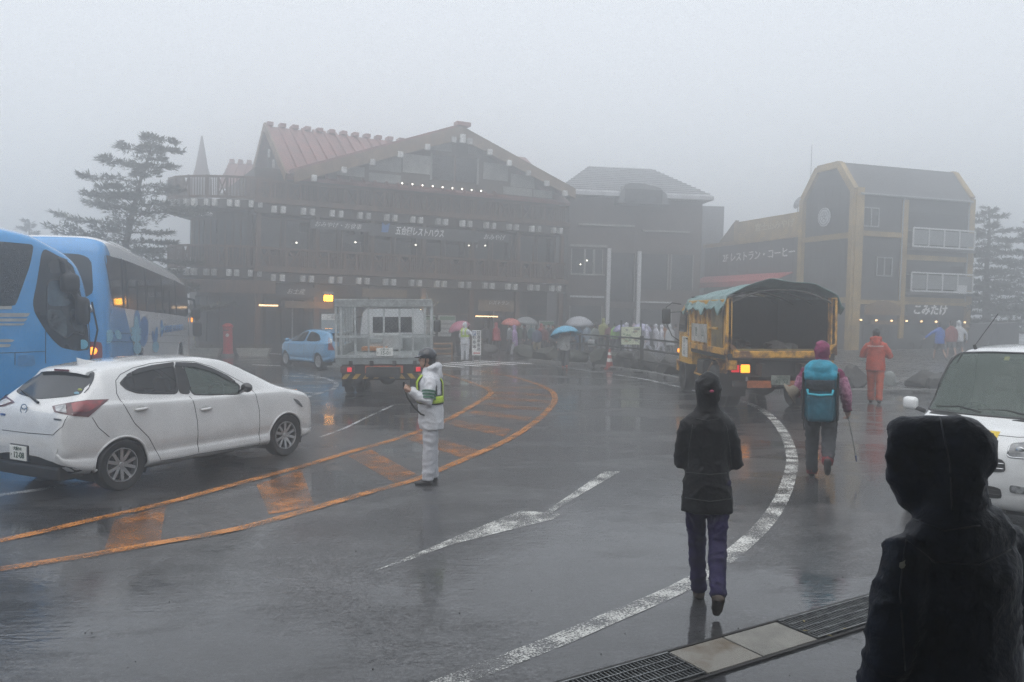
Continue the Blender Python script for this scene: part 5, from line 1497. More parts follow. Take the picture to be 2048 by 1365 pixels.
def coach_near():
    head = R(50)
    h = Vector((math.cos(head), math.sin(head), 0)); right = Vector((h.y, -h.x, 0))
    L = 11.9
    N = Vector((-7.50, 14.7, 0)) - right * 1.02
    c = N - h * (L / 2)
    PL = Placed((c.x, c.y, 0), head)
    r = PL.root('coach', 'blue coach with silver stripes, its nose behind the white hatchback', 'bus')
    e = L / 2
    top = [(-e, 2.6), (-e + .05, 3.2), (-e + .2, 3.42), (-e + .6, 3.58), (e - 1.9, 3.60), (e - 1.1, 3.50), (e - .7, 3.32), (e - .45, 3.18), (e - .27, 2.98), (e - .17, 2.7), (e - .09, 2.3), (e - .03, 1.8), (e, 1.2)]
    plan = [(-e, 1.0), (-e + .06, 1.15), (-e + .3, 1.25), (e - 1.2, 1.25), (e - .5, 1.22), (e - .2, 1.15), (e - .06, 1.02), (e, .85)]
    bm = coach_shell(L, 1.25, top, plan)
    bvh = BVHTree.FromBMesh(bm)
    arch_cut(bm, bvh, e - 2.3, .50, .60); arch_cut(bm, bvh, -e + 3.3, .50, .60)
    me = bpy.data.meshes.new('body'); bm.to_mesh(me); bm.free()
    BL = paintm('coach_blue_paint', (.030, .265, .60), .20)
    link('body', me, BL, r, smooth=True, fix=False, angle=50)
    Z = lambda x, y: (x / 4.876, 440 + y / 4.876)
    def sd(pts):
        o = []
        for q in pts:
            hh = PL.hit(bvh, *Z(*q)); xx = min(hh.x, e - .05); o.append((xx, min(hh.z, spl(top, xx) - .20)))
        return o
    win = smooth_poly(sd([(-300, 180), (0, 213), (312, 240), (325, 268), (290, 450), (200, 700), (150, 838), (0, 845), (-300, 850)]), 4)
    drv = smooth_poly(sd([(425, 250), (520, 260), (590, 295), (660, 355), (705, 435), (745, 560), (805, 800), (855, 1080), (870, 1265), (760, 1280), (600, 1250), (520, 1180), (440, 1080), (332, 900), (318, 800), (360, 600), (400, 330)]), 2)
    for s in (-1, 1):
        decal(bvh, win, s, .006, GLASS_BUS, r, 'side_window', .08)
        decal(bvh, drv, s, .006, GLASS_BUS, r, 'cab_window', .06)
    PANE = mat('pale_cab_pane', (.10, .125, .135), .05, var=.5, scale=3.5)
    PANE2 = mat('painted_reflection_pane', (.075, .13, .18), .05, var=.5, scale=2.0)  # the other coach's reflection, put into the pane's blue colour
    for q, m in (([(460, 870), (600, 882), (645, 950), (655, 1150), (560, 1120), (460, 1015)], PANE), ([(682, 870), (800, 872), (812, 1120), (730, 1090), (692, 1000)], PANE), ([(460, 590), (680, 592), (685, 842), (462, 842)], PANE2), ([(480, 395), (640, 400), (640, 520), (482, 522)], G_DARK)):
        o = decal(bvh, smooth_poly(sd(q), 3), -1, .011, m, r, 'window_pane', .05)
    seam(bvh, smooth_poly(sd([(455, 585), (690, 588), (805, 860), (820, 1130), (720, 1100), (640, 1165), (455, 1020)]), 3), 'y', -1, .014, .01, closed=True).build('window_trim', BLACKP, r)
    SIL = mat('silver_stripe', (.42, .42, .40), .35, metal=.3)
    for q in ([(-300, 910), (290, 910), (268, 947), (-300, 947)], [(-300, 964), (266, 963), (243, 992), (-300, 992)], [(-300, 1010), (238, 1011), (226, 1030), (-300, 1030)], [(-300, 1165), (140, 1164), (124, 1192), (-300, 1192)], [(-300, 1212), (110, 1212), (92, 1242), (-300, 1242)], [(-300, 845), (150, 842), (110, 872), (-300, 876)]):
        decal(bvh, sd(q), -1, .009, SIL, r, 'stripe', .06)
    for path in ([(445, 1085), (445, 1400)], [(-200, 1305), (145, 1296), (440, 1284)], [(146, 1296), (146, 1420)]):
        seam(bvh, sd(path), 'y', -1, .006).build('panel_gap', DARKGAP, r)
    hb = sd([(175, 1320), (330, 1318), (345, 1425), (165, 1430)]); decal(bvh, smooth_poly(hb, 3), -1, .008, mat('hatch_blue', (.055, .22, .46), .3), r, 'fuel_hatch', .06)
    p = PL.hit(bvh, *Z(805, 1215)); MB().lathe([(0, .0), (.085, .0), (.085, .012), (0, .012)], 20, Matrix.Translation((p.x, p.y - .006, p.z)) @ Matrix.Rotation(R(90), 4, 'X')).build('round_sticker', mat('cyan_sticker', (.12, .42, .58)), r)
    # hanging mirrors in front of the nose
    for s in (-1, 1):
        mm = MB(); mm.box((e - .50, s * 1.30, 2.62), (.30, .26, .34), bev=.09); mm.box((e - .30, s * 1.30, 2.14), (.24, .22, .50), bev=.09); mm.tube([(e - .7, s * 1.0, 3.1), (e - .55, s * 1.25, 3.0), (e - .5, s * 1.3, 2.7)], .05, 8); mm.tube([(e - .45, s * 1.3, 2.5), (e - .3, s * 1.3, 2.2)], .05, 8)
        link('mirror', remeshed(mm, .025, 3), BLACKP, r, smooth=True)
    ws = smooth_poly([(-1.05, 1.3), (1.05, 1.3), (1.0, 2.9), (-1.0, 2.9)])
    patch(bvh, ws, 'x', 1, .008, .12).build('windscreen', GLASS_BUS, r, smooth=True)
    MB().tube([(e - .02, -.95, 1.25), (e + .05, -1.06, 1.8), (e - .05, -1.08, 2.3)], .018, 6).build('wiper', BLACKP, r)
    for x in (e - 2.3, -e + 3.3):
        arch_parts(r, bvh, x, .50, .60, 1.23, BL)
        for s in (1, -1): wheel(r, (x, s * 1.06, .50), .50, .28, s, rim=.58, spokes=0, m=STEELW)
    for s in (1, -1):
        patch(bvh, smooth_poly([(s * .6, .62), (s * .92, .62), (s * .94, .85), (s * .6, .85)]), 'x', 1, .01, .05).build('headlamp', LAMPCLR, r, smooth=True)
coach_near()

def coach_far():
    head = math.atan2(.9754, -.2205)
    PL = Placed((-11.42, 23.48, 0), head)
    r = PL.root('coach', 'blue and white coach with flower print seen from behind, amber lamps lit', 'bus')
    L = 11.8; e = L / 2
    top = [(-e, 2.2), (-e + .03, 3.1), (-e + .10, 3.6), (-e + .25, 3.76), (-e + .7, 3.82), (-e + 3, 3.74), (-e + 6.7, 3.58), (-e + 9.0, 3.42), (-e + 10.4, 3.24), (-e + 11.0, 3.05), (-e + 11.4, 2.6), (-e + 11.7, 1.8), (e, 1.0)]
    plan = [(-e, 1.05), (-e + .05, 1.17), (-e + .25, 1.25), (e - 1.0, 1.25), (e - .4, 1.2), (e - .1, 1.05), (e, .9)]
    bm = coach_shell(L, 1.25, top, plan); bvh = BVHTree.FromBMesh(bm)
    arch_cut(bm, bvh, e - 2.5, .50, .60); arch_cut(bm, bvh, -e + 3.3, .50, .60)
    me = bpy.data.meshes.new('body'); bm.to_mesh(me); bm.free()
    # two-tone paint: blue tail, white forward part, parted by a slanting line
    m = paintm('two_tone_coach_paint', (.035, .29, .66), .20)
    nt = m.node_tree; b = nt.nodes['Principled BSDF']
    tc = nt.nodes.new('ShaderNodeTexCoord'); sp = nt.nodes.new('ShaderNodeSeparateXYZ'); nt.links.new(tc.outputs['Object'], sp.inputs[0])
    ma = nt.nodes.new('ShaderNodeMath'); ma.operation = 'MULTIPLY_ADD'; ma.inputs[1].default_value = .92; nt.links.new(sp.outputs[2], ma.inputs[0]); nt.links.new(sp.outputs[0], ma.inputs[2])
    gt = nt.nodes.new('ShaderNodeMath'); gt.operation = 'GREATER_THAN'; gt.inputs[1].default_value = -e + 2.5 + .92 * 1.3; nt.links.new(ma.outputs[0], gt.inputs[0])
    mx = nt.nodes.new('ShaderNodeMix'); mx.data_type = 'RGBA'; mx.inputs[7].default_value = (.80, .81, .82, 1)
    old = b.inputs['Base Color'].links[0].from_socket
    nt.links.new(gt.outputs[0], mx.inputs[0]); nt.links.new(old, mx.inputs[6]); nt.links.new(mx.outputs[2], b.inputs['Base Color'])
    link('body', me, m, r, smooth=True, fix=False, angle=50)
    Z = lambda x, y: (x / 4.876, 440 + y / 4.876)
    def sd(pts):
        o = []
        for q in pts:
            hh = PL.plane(*Z(*q), 'y', -1.25); o.append((max(-e + .12, min(hh.x, e - .12)), hh.z))
        return o
    wpoly = smooth_poly(sd([(1018, 335), (1100, 358), (1250, 400), (1420, 470), (1580, 540), (1710, 592), (1838, 655), (1835, 950), (1700, 925), (1400, 890), (1105, 850), (1060, 560)]), 3)
    for s in (-1, 1): decal(bvh, wpoly, s, .006, GLASS_BUS, r, 'window_band', .15)
    for a, bq in (((1195, 380), (1205, 862)), ((1235, 400), (1245, 868)), ((1418, 470), (1430, 895)), ((1578, 540), (1588, 912)), ((1712, 592), (1722, 930)), ((1330, 600), (1338, 880)), ((1508, 640), (1514, 905)), ((1652, 690), (1658, 920))):
        seam(bvh, sd([a, bq]), 'y', -1, .028, .0).build('window_bar', BLACKP, r)
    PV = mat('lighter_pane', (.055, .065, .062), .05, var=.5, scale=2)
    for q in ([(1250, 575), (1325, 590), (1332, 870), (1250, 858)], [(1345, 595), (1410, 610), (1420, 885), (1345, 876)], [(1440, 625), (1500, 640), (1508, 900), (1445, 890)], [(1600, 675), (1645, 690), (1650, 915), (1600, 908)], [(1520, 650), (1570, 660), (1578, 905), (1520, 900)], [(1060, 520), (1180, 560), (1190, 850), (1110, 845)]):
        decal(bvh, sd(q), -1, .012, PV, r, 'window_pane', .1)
    # flower print and lettering on the white side
    PB, PD, PC = mat('print_blue', (.05, .24, .52), .3), mat('print_dark_blue', (.035, .17, .42), .3), mat('print_cyan', (.22, .48, .62), .3)
    def petal(cx, cy, rx, ry, ang, mm, o=.008):
        pts = [(cx + rx * math.cos(t) * math.cos(ang) - ry * math.sin(t) * math.sin(ang), cy + rx * math.cos(t) * math.sin(ang) + ry * math.sin(t) * math.cos(ang)) for t in [2 * math.pi * k / 16 for k in range(16)]]
        decal(bvh, sd(pts), -1, o, mm, r, 'petal_print', .08)
    petal(1400, 1090, 45, 150, .05, PD); petal(1335, 985, 30, 105, 0, PB, .010); petal(1325, 1080, 26, 150, .0, PC, .014); petal(1320, 1080, 55, 24, .5, PC, .016); petal(1320, 1085, 55, 24, -.5, PC, .018); petal(1320, 1150, 52, 40, 0, PC, .020); petal(1335, 1250, 40, 60, .0, PC, .012)
    petal(1520, 1130, 16, 90, .1, PB); petal(1495, 1150, 13, 70, -.15, PD, .010); petal(1515, 1240, 32, 55, 0, PC, .012)
    petal(1575, 1060, 14, 85, 0, PB); petal(1578, 1060, 7, 40, .6, PC, .012)
    petal(1060, 1140, 40, 70, .2, PC, .008); petal(1150, 1120, 30, 50, -.4, PC, .008)
    q = sd([(1600, 1085), (1790, 1085), (1695, 1060), (1695, 1025), (1695, 1095)])
    hgt = abs(q[3][1] - q[4][1]); wid = q[1][0] - q[0][0]
    t = text('HEISEI KANKO', hgt * 1.2, PB, r, (q[2][0], -1.262, q[2][1]), FACE, depth=.003, bold=.006)
    bx = [v.co.x for v in t.data.vertices]; t.scale.x = wid / (max(bx) - min(bx))
    for path in ([(1050, 1105), (1400, 1112), (1825, 1135)], [(1025, 1190), (1400, 1198), (1800, 1200)]):
        seam(bvh, sd(path), 'y', -1, .008).build('panel_gap', DARKGAP, r)
    # tail: dark rear window, lamps
    rw = smooth_poly([(-1.0, 2.40), (1.05, 2.40), (1.0, 3.38), (-.95, 3.38)], 4)
    patch(bvh, rw, 'x', -1, .008, .1).build('rear_window', GLASS_BUS, r, smooth=True)
    for s in (1, -1):
        lc = smooth_poly([(s * .74, 1.02), (s * 1.14, 1.02), (s * 1.14, 1.46), (s * .74, 1.46)], 2)
        patch(bvh, lc, 'x', -1, .010, .06).build('tail_lamp', LAMPRED, r, smooth=True)
        MB().ell((-e - .03, s * .96, 1.26), (.03, .10, .085)).build('indicator_lamp', LAMPAMB_ON, r, smooth=True)
    seam(bvh, [(-.7, 1.25), (.7, 1.25)], 'x', -1, .008).build('panel_gap', DARKGAP, r)
    seam(bvh, [(-.62, .5), (-.62, 2.3)], 'x', -1, .008).build('panel_gap', DARKGAP, r)
    seam(bvh, [(-.62, 2.3), (.62, 2.3), (.62, .5)], 'x', -1, .008).build('panel_gap', DARKGAP, r)
    MB().ell((-e - .02, -.72, 2.18), (.03, .30, .14)).build('tail_trim', SIL if False else CHROME, r, smooth=True)
    MB().loft([[(x, -.75 * k, z), (x, .75 * k, z), (x, .6 * k, z + hh), (x, -.6 * k, z + hh)] for (x, k, z, hh) in ((-e + 2.6, .8, 3.66, .08), (-e + 3.4, 1, 3.66, .25), (-e + 5.4, 1, 3.56, .26), (-e + 6.4, .8, 3.5, .1))]).build('roof_unit', mat('roof_unit_white', (.6, .61, .61), .4), r, smooth=True, angle=40)
    plate(r, (-e - .02, 0, .72), (R(90), 0, R(-90)), .44, '名古屋', '12-34') if False else None
    for x in (e - 2.5, -e + 3.3):
        arch_parts(r, bvh, x, .50, .60, 1.23, m)
        for s in (1, -1): wheel(r, (x, s * 1.06, .50), .50, .28, s, rim=.58, spokes=0, m=STEELW)
    # mirror and lit marker at the front corner
    mm = MB(); mm.box((e + .1, -1.36, 2.0), (.25, .30, .40), bev=.08); mm.box((e + .1, -1.40, 1.45), (.25, .32, .55), bev=.09); mm.tube([(e - .3, -1.1, 2.55), (e + .05, -1.3, 2.5), (e + .1, -1.36, 2.1)], .05, 8); mm.tube([(e + .1, -1.38, 2.0), (e + .1, -1.4, 1.5)], .05, 8)
    link('mirror', remeshed(mm, .03, 3), BLACKP, r, smooth=True)
    MB().box((e - .05, -1.24, 1.78), (.10, .05, .16), bev=.02).build('indicator_lamp', LAMPAMB_ON, r)
    patch(bvh, smooth_poly([(-1.0, 1.2), (1.0, 1.2), (.95, 2.7), (-.95, 2.7)]), 'x', 1, .01, .12).build('windscreen', GLASS_BUS, r, smooth=True)
coach_far()
# ------------------------------------------------------------------ caged service truck
GALV = mat('galvanised_frame', (.46, .49, .49), .42, metal=.15, var=.18, scale=8)
MESHM = mat('wire_mesh_steel', (.26, .28, .28), .45, metal=.2, var=.2)
GREY_T = mat('truck_grey_paint', (.27, .30, .30), .45, var=.15, scale=4)
CABW = paintm('truck_cab_white', (.62, .64, .65), .3)
def mesh_wire(mb, a, b, z0, z1, pw, ph, t):
    """expanded metal between two uprights: rows of zigzag strands"""
    a, b = Vector((*a, 0)), Vector((*b, 0)); d = b - a; L = d.length; u = d / L
    n = int(L / pw); rows = int((z1 - z0) / ph)
    for j in range(rows + 1):
        z = z0 + j * ph
        pts = []
        for i in range(2 * n + 1):
            up = ((i + j) % 2)
            pts.append(a + u * (i * L / (2 * n)) + Vector((0, 0, z + (ph * .5 if up else -ph * .5))))
        for i in range(len(pts) - 1):
            p, q = pts[i], pts[i + 1]
            nrm = Vector((-u.y, u.x, 0)) * t; v = Vector((0, 0, t))
            mb.add([p - v, p + v, q + v, q - v, p - v + nrm, p + v + nrm, q + v + nrm, q - v + nrm], [(0, 1, 2, 3), (7, 6, 5, 4), (1, 5, 6, 2), (0, 3, 7, 4)])
def caged_truck():
    head = R(95)
    a = AT(768, 700, 20.0)
    PL = Placed((a.x, 20.0, 0), head)
    r = PL.root('caged_truck', 'grey flatbed truck with a tall wire cage seen from behind', 'truck')
    Wd = 2.34; hw = Wd / 2; Lb = 3.6
    zf = .98
    MB().box((Lb / 2, 0, zf - .08), (Lb, Wd, .16), bev=.01).build('bed_floor', GREY_T, r)
    MB().box((.02, 0, zf - .06), (.07, Wd - .1, .2), bev=.01).build('tailgate', GREY_T, r)
    for y in (-.75, -.25, .3, .8):
        MB().box((-.03, y, zf - .13), (.05, .09, .13), bev=.01).build('hinge', MUD, r)
    for s in (1, -1):
        MB().box((Lb / 2, s * (hw - .03), zf + .12), (Lb, .05, .28)).build('side_board', GREY_T, r)
        MB().bar((Lb, s * (hw - .03), zf), (Lb, s * (hw - .03), 2.38), .06).build('cage_post', GALV, r)
        MB().bar((.03, s * (hw - .03), 2.36), (Lb, s * (hw - .03), 2.36), .06).build('cage_rail', GALV, r)
        MB().bar((.03, s * (hw - .03), 1.55), (Lb, s * (hw - .03), 1.55), .05).build('cage_rail', GALV, r)
        for k in range(1, 5): MB().bar((Lb * k / 5, s * (hw - .03), zf), (Lb * k / 5, s * (hw - .03), 2.36), .05).build('cage_post', GALV, r)
        mb = MB(); mesh_wire(mb, (.05, s * (hw - .04)), (Lb, s * (hw - .04)), zf + .26, 2.34, .18, .10, .005)
        mb.build('wire_mesh', MESHM, r, fix=False, kind='stuff')
    MB().box((Lb + .02, 0, 1.2), (.05, Wd, .5)).build('headboard', GREY_T, r)
    MB().bar((Lb, -hw, 2.36), (Lb, hw, 2.36), .06).build('cage_rail', GALV, r)
    # rear gate of the cage
    xs = [-hw + .02, -hw + .17, -hw + .47, -hw + .79, -.0, .37, .69, hw - .14, hw - .02]
    for i, y in enumerate(xs):
        MB().bar((.0, y, zf + .02), (.0, y, 2.24), .055 if i in (0, 1, 7, 8) else .045, .05).build('cage_post', GALV, r)
    MB().box((-.01, 0, 2.32), (.09, Wd + .02, .19), bev=.01).build('top_beam', mat('weathered_galv', (.34, .36, .355), .5, metal=.1, var=.25, scale=10), r)
    MB().bar((-.005, -hw, 1.50), (-.005, hw, 1.50), .06, .055).build('cage_rail', GALV, r)
    MB().bar((-.005, -hw, zf + .04), (-.005, hw, zf + .04), .06, .07).build('cage_rail', GALV, r)
    mb = MB(); mesh_wire(mb, (.03, -hw + .03), (.03, hw - .03), zf + .08, 2.22, .095, .056, .0021)
    mb.build('wire_mesh', MESHM, r, fix=False, kind='stuff')
    plate(r, (-.06, -.02, 1.13), (R(90), 0, R(-90)), .40, '山梨100', 'す 15-01')
    MB().box((-.05, .18, 1.40), (.05, .30, .13), bev=.02).build('plate_lamp', GREY_T, r)
    # chassis, bumper with hazard stripes, reflector, lamps
    MB().box((1.8, 0, .66), (4.6, .8, .22)).build('chassis', MUD, r)
    MB().box((.18, 0, .68), (.3, Wd - .3, .26)).build('rear_crossmember', MUD, r)
    bmp = MB().box((.05, 0, .53), (.10, Wd - .3, .14), bev=.01).build('bumper', BLACKP, r)
    YS = mat('hazard_yellow', (.55, .34, .05), .45)
    for k in range(8):
        y = -.92 + k * .255 + (.06 if k > 3 else 0); sl = .10 if k < 4 else -.10
        MB().add([(-.004, y - .06 - sl / 2, .47), (-.004, y + .06 - sl / 2, .47), (-.004, y + .06 + sl / 2, .59), (-.004, y - .06 + sl / 2, .59), (.006, y - .06 - sl / 2, .47), (.006, y + .06 - sl / 2, .47), (.006, y + .06 + sl / 2, .59), (.006, y - .06 + sl / 2, .59)],
                 [(0, 1, 2, 3), (7, 6, 5, 4), (0, 4, 5, 1), (1, 5, 6, 2), (2, 6, 7, 3), (3, 7, 4, 0)]).build('hazard_stripe', YS, bmp)
    rf = MB().box((-.02, .0, .70), (.03, .92, .18)).build('reflector_board', mat('reflector_red', (.62, .13, .05), .4), r)
    MB().box((-.04, .0, .70), (.015, .84, .11)).build('inset', mat('reflector_yellow', (.50, .36, .09), .4), rf)
    for s in (1, -1):
        o = MB().box((-.01, s * .88, .70), (.08, .34, .16), bev=.02).build('tail_lamp', mat('dark_lamp_case', (.08, .02, .02), .3), r)
        MB().box((-.055, s * .83, .70), (.03, .11, .11), bev=.02).build('lit_lens', LAMPRED_ON, o)
        for y in (.70, .97): wheel(r, (1.35, s * (y - .0), .39), .39, .22, s, rim=.55, spokes=0, m=MUD)
        wheel(r, (4.55, s * .82, .39), .39, .22, s, rim=.55, spokes=0, m=STEELW)
        MB().box((1.0, s * .86, .42), (.02, .55, .45)).build('mud_flap', BLACKP, r)
    MB().ell((1.35, 0, .40), (.22, .22, .20)).build('differential', MUD, r, smooth=True)
    MB().tube([(1.35, -.9, .39), (1.35, .9, .39)], .07, 10).build('axle', MUD, r)
    # cab with a rear window
    cb = MB(); cb.loft([[(x, -w, .55), (x, w, .55), (x, w, 1.5), (x, w * .93, 2.05), (x, w * .8, 2.18), (x, -w * .8, 2.18), (x, -w * .93, 2.05), (x, -w, 1.5)] for (x, w) in ((Lb + .22, .92), (Lb + .35, .96), (Lb + 1.4, .96), (Lb + 1.75, .94))])
    c = cb.build('cab', CABW, r, smooth=True, angle=35)
    MB().box((Lb + .21, 0, 1.72), (.03, 1.15, .45), bev=.01).build('rear_window', G_DARK, r)
    MB().box((Lb + .2, .0, 1.20), (.04, 1.1, .45)).build('cab_panel', GALV, r)
    for s in (1, -1):
        mm = MB(); mm.box((Lb + 1.6, s * 1.28, 1.65), (.12, .22, .38), bev=.05); mm.build('mirror', BLACKP, r, smooth=True)
        MB().tube([(Lb + 1.6, s * .94, 1.95), (Lb + 1.6, s * 1.26, 1.9), (Lb + 1.6, s * 1.27, 1.4), (Lb + 1.6, s * .95, 1.35)], .016, 6).build('mirror_arm', BLACKP, r)
    # things strapped behind the cab
    MB().box((Lb - .3, .15, 1.25), (.4, .9, .45), bev=.03).build('tool_chest', mat('pale_tool_chest', (.4, .42, .42)), r)
    MB().box((Lb - .6, .45, 1.07), (.6, .7, .1)).build('orange_plank', mat('orange_plank', (.5, .2, .05)), r)
caged_truck()

# ------------------------------------------------------------------ yellow dump truck with tarpaulin
def dump_truck():
    head = R(90)
    a = AT(1563, 700, 17.0)
    PL = Placed((a.x, 17.0, 0), head)
    r = PL.root('dump_truck', 'rusty yellow dump truck with green tarpaulin over its open bed', 'truck')
    RUST = mat('rusty_yellow_paint', (.62, .32, .03), .5, scale=3.2, col2=(.13, .06, .028), edge=(.42, .56), bump=.15, bscale=30)
    YEL = mat('scuffed_yellow_paint', (.66, .36, .025), .42, scale=2.4, col2=(.24, .12, .035), edge=(.37, .52))
    OLIVE = mat('mudded_panel', (.20, .15, .055), .6, scale=4, col2=(.07, .05, .03), edge=(.35, .6))
    BIN = mat('dark_bed_steel', (.014, .014, .014), .6, var=.3, scale=4, bump=.2, bscale=12)
    hw = 1.125; Lb = 3.55; z0, z1 = 1.23, 2.38
    MB().box((Lb / 2, 0, z0 - .06), (Lb, 2 * hw - .04, .12)).build('bed_floor', BIN, r)
    for s in (1, -1):
        MB().box((Lb / 2, s * (hw - .05), (z0 + z1) / 2), (Lb, .05, z1 - z0)).build('side_wall', BIN, r)
        o = MB().box((Lb / 2, s * (hw - .015), (z0 + z1) / 2), (Lb - .1, .022, z1 - z0 - .02)).build('side_panel', YEL, r)
        MB().box((.10, s * (hw - .035), (z0 + z1) / 2 + .02), (.20, .13, z1 - z0 + .02), bev=.01).build('rear_post', RUST, r)
        MB().box((.80, s * (hw + .012), (z0 + z1) / 2), (.95, .03, z1 - z0 - .06), bev=.004).build('board_panel', OLIVE, r)
        for k in range(5): MB().box((1.5 + k * .48, s * (hw + .025), (z0 + z1) / 2), (.10, .05, z1 - z0 - .1), bev=.008).build('side_rib', YEL, r)
        MB().box((Lb / 2, s * (hw + .02), z1 - .06), (Lb - .1, .07, .12), bev=.01).build('top_rail', YEL, r)
        MB().box((Lb / 2, s * (hw + .02), z0 + .05), (Lb - .1, .07, .14), bev=.01).build('bottom_rail', RUST, r)
        MB().box((Lb / 2 + .3, s * (hw + .03), (z0 + z1) / 2 - .05), (Lb - .8, .05, .05)).build('mid_rail', YEL, r)
        wb_ = MB().box((2.35, s * (hw + .056), 1.62), (1.55, .012, .42)).build('name_board', mat('scuffed_white_board', (.58, .58, .55), .5, var=.3, scale=4, col2=(.3, .29, .26)), r)
        if s > 0:
            text('山', .24, PLATE_INK, wb_, (1.95, hw + .064, 1.62), (R(90), 0, R(180)), depth=.001)
            text('建', .24, PLATE_INK, wb_, (2.6, hw + .064, 1.62), (R(90), 0, R(180)), depth=.001)
    MB().box((Lb, 0, (z0 + z1) / 2 + .05), (.06, 2 * hw - .06, z1 - z0 + .1)).build('front_wall', BIN, r)
    MB().box((.02, 0, z0 - .0), (.10, 2 * hw - .22, .15), bev=.02).build('tail_sill', RUST, r)
    MB().box((.05, 0, z0 + .09), (.06, 2 * hw - .3, .05)).build('sill_lip', OLIVE, r)
    for s in (1, -1):
        MB().slab([(-.01, s * (hw - .0), z0 + .22), (-.01, s * (hw - .22), z0 - .02), (-.01, s * (hw - .22), z0 + .08), (-.01, s * (hw - .12), z0 + .2)], .05).build('gusset', RUST, r)
        MB().box((.09, s * (hw - .12), 1.05), (.16, .2, .3), bev=.03).build('hinge_bracket', RUST, r)
        if s > 0:
            for yy in (.02, .10): MB().tube([(.10 + yy, s * (hw - .02), z0 - .02), (.10 + yy, s * (hw - .02), .86), (.16 + yy, s * (hw - .02), .82)], .012, 6).build('chain', RUST, r)
    # load
    rng = random.Random(5)
    for k in range(16):
        x, y = rng.uniform(.4, 2.8), rng.uniform(-.85, .85)
        sz = rng.uniform(.10, .24)
        m = MB(); m.ell((0, 0, 0), (sz * 1.2, sz, sz * .7), seg=8, ring=6)
        me = m.mesh('rubble')
        for v in me.vertices: v.co *= 1 + .35 * noise.noise(v.co * 6 + Vector((k, 0, 0)))
        link('rubble', me, mat('rubble_%d' % (k % 3), ((.09, .085, .075), (.14, .13, .11), (.06, .055, .05))[k % 3], .8, var=.3), r, loc=(x, y, z0 + sz * .5))
    # tarpaulin over hoops: thin arched sheet with sagging folds, ragged at the edges
    nU, nV = 44, 40
    vs, fs = [], []
    for j in range(nV + 1):
        x = -.02 + (Lb + .25) * j / nV
        crown = 2.80 - .11 * abs(math.sin(math.pi * x / 1.2)) - .04 * x
        for i in range(nU + 1):
            u = -1 + 2 * i / nU
            y = u * (hw + .14)
            z = z1 - .02 + (crown - z1) * (1 - abs(u) ** 2.3)
            z += .028 * math.sin(x * 9 + u * 6) * (1 - u * u) + .04 * noise.noise(Vector((x * 2.2, u * 3, 3))) + .035 * abs(noise.noise(Vector((x * 6, u * 2, 8)))) 
            if abs(u) > .94:
                z -= .17 + .16 * noise.noise(Vector((x * 2.6, 5, 0))) + .06 * abs(math.sin(x * 4.1 + 1.2 * math.sin(x * 1.7))); y *= 1.02
            if j == 0: x_ = x + .05 * noise.noise(Vector((u * 5, 0, 0)))
            else: x_ = x
            vs.append((x_, y, z))
    n = nU + 1
    for j in range(nV):
        for i in range(nU): fs.append((j * n + i, j * n + i + 1, (j + 1) * n + i + 1, (j + 1) * n + i))
    me = bpy.data.meshes.new('tarpaulin'); me.from_pydata(vs, [], fs)
    tp = link('tarpaulin', me, mat('green_tarpaulin', (.15, .27, .26), .38, scale=3, col2=(.08, .16, .16), bump=.3, bscale=14), r, smooth=True)
    sm = tp.modifiers.new('thickness', 'SOLIDIFY'); sm.thickness = .012
    for x in (.03, 1.2, 2.4, Lb - .05):
        MB().tube([(x, u * (hw - .04), z1 - .12 + (2.69 - z1) * (1 - abs(u) ** 2.3)) for u in [-1 + .1 * k for k in range(21)]], .022, 6).build('hoop', MUD, r)
    mb = MB()
    for k in range(3):
        x0 = 2.9 + k * .35
        mb.add([(x0, hw + .06, z1 - .08), (x0 + .3, hw + .06, z1 - .08), (x0 + .15, hw + .07, z1 - .34), (x0, hw + .07, z1 - .08), (x0 + .3, hw + .07, z1 - .08), (x0 + .15, hw + .08, z1 - .34)], [(0, 1, 2), (5, 4, 3)])
    mb.build('tarpaulin_flap', MATS['green_tarpaulin'], tp)
    # chassis and running gear
    for s in (1, -1): MB().box((2.6, s * .42, .92), (5.6, .10, .24)).build('chassis_rail', MUD, r)
    MB().box((.32, 0, .92), (.2, 2.0, .34)).build('rear_crossmember', MUD, r)
    MB().box((.20, 0, .60), (.12, 1.9, .12), bev=.01).build('underrun_bar', MUD, r)
    RB = mat('orange_reflector', (.52, .14, .035), .4, var=.2)
    MB().box((.12, .42, .60), (.02, .50, .15)).build('reflector_board', RB, r)
    MB().box((.12, -.42, .60), (.02, .50, .15)).build('reflector_board', RB, r)
    plate(r, (.10, -.02, .69), (R(90), 0, R(-90)), .40, '山梨11', 'に 62-53', mat('grimy_plate', (.30, .33, .29), .5, var=.3))
    for s in (1, -1):
        o = MB().box((.12, s * .83, .93), (.10, .44, .19), bev=.02).build('tail_lamp', BLACKP, r)
        MB().box((.06, s * .73, .93), (.04, .19, .17), bev=.03).build('indicator_lens', LAMPAMB_ON, o)
        MB().box((.06, s * .94, .93), (.04, .17, .15), bev=.03).build('brake_lens', LAMPRED_ON, o)
        for y in (.72, 1.0): wheel(r, (1.25, s * y, .47), .47, .25, s, rim=.55, spokes=0, m=MUD)
        wheel(r, (4.75, s * .93, .47), .47, .26, s, rim=.56, spokes=0, m=MUD)
        MB().loft([[(x, s * .60, z), (x, s * 1.12, z), (x, s * 1.12, z + .03), (x, s * .60, z + .03)] for (x, z) in ((.58, .62), (.66, .95), (1.0, 1.06), (1.4, 1.06))]).build('mudguard', RUST if s > 0 else MUD, r)
        MB().box((.56, s * .86, .55), (.02, .56, .5)).build('mud_flap', BLACKP, r)
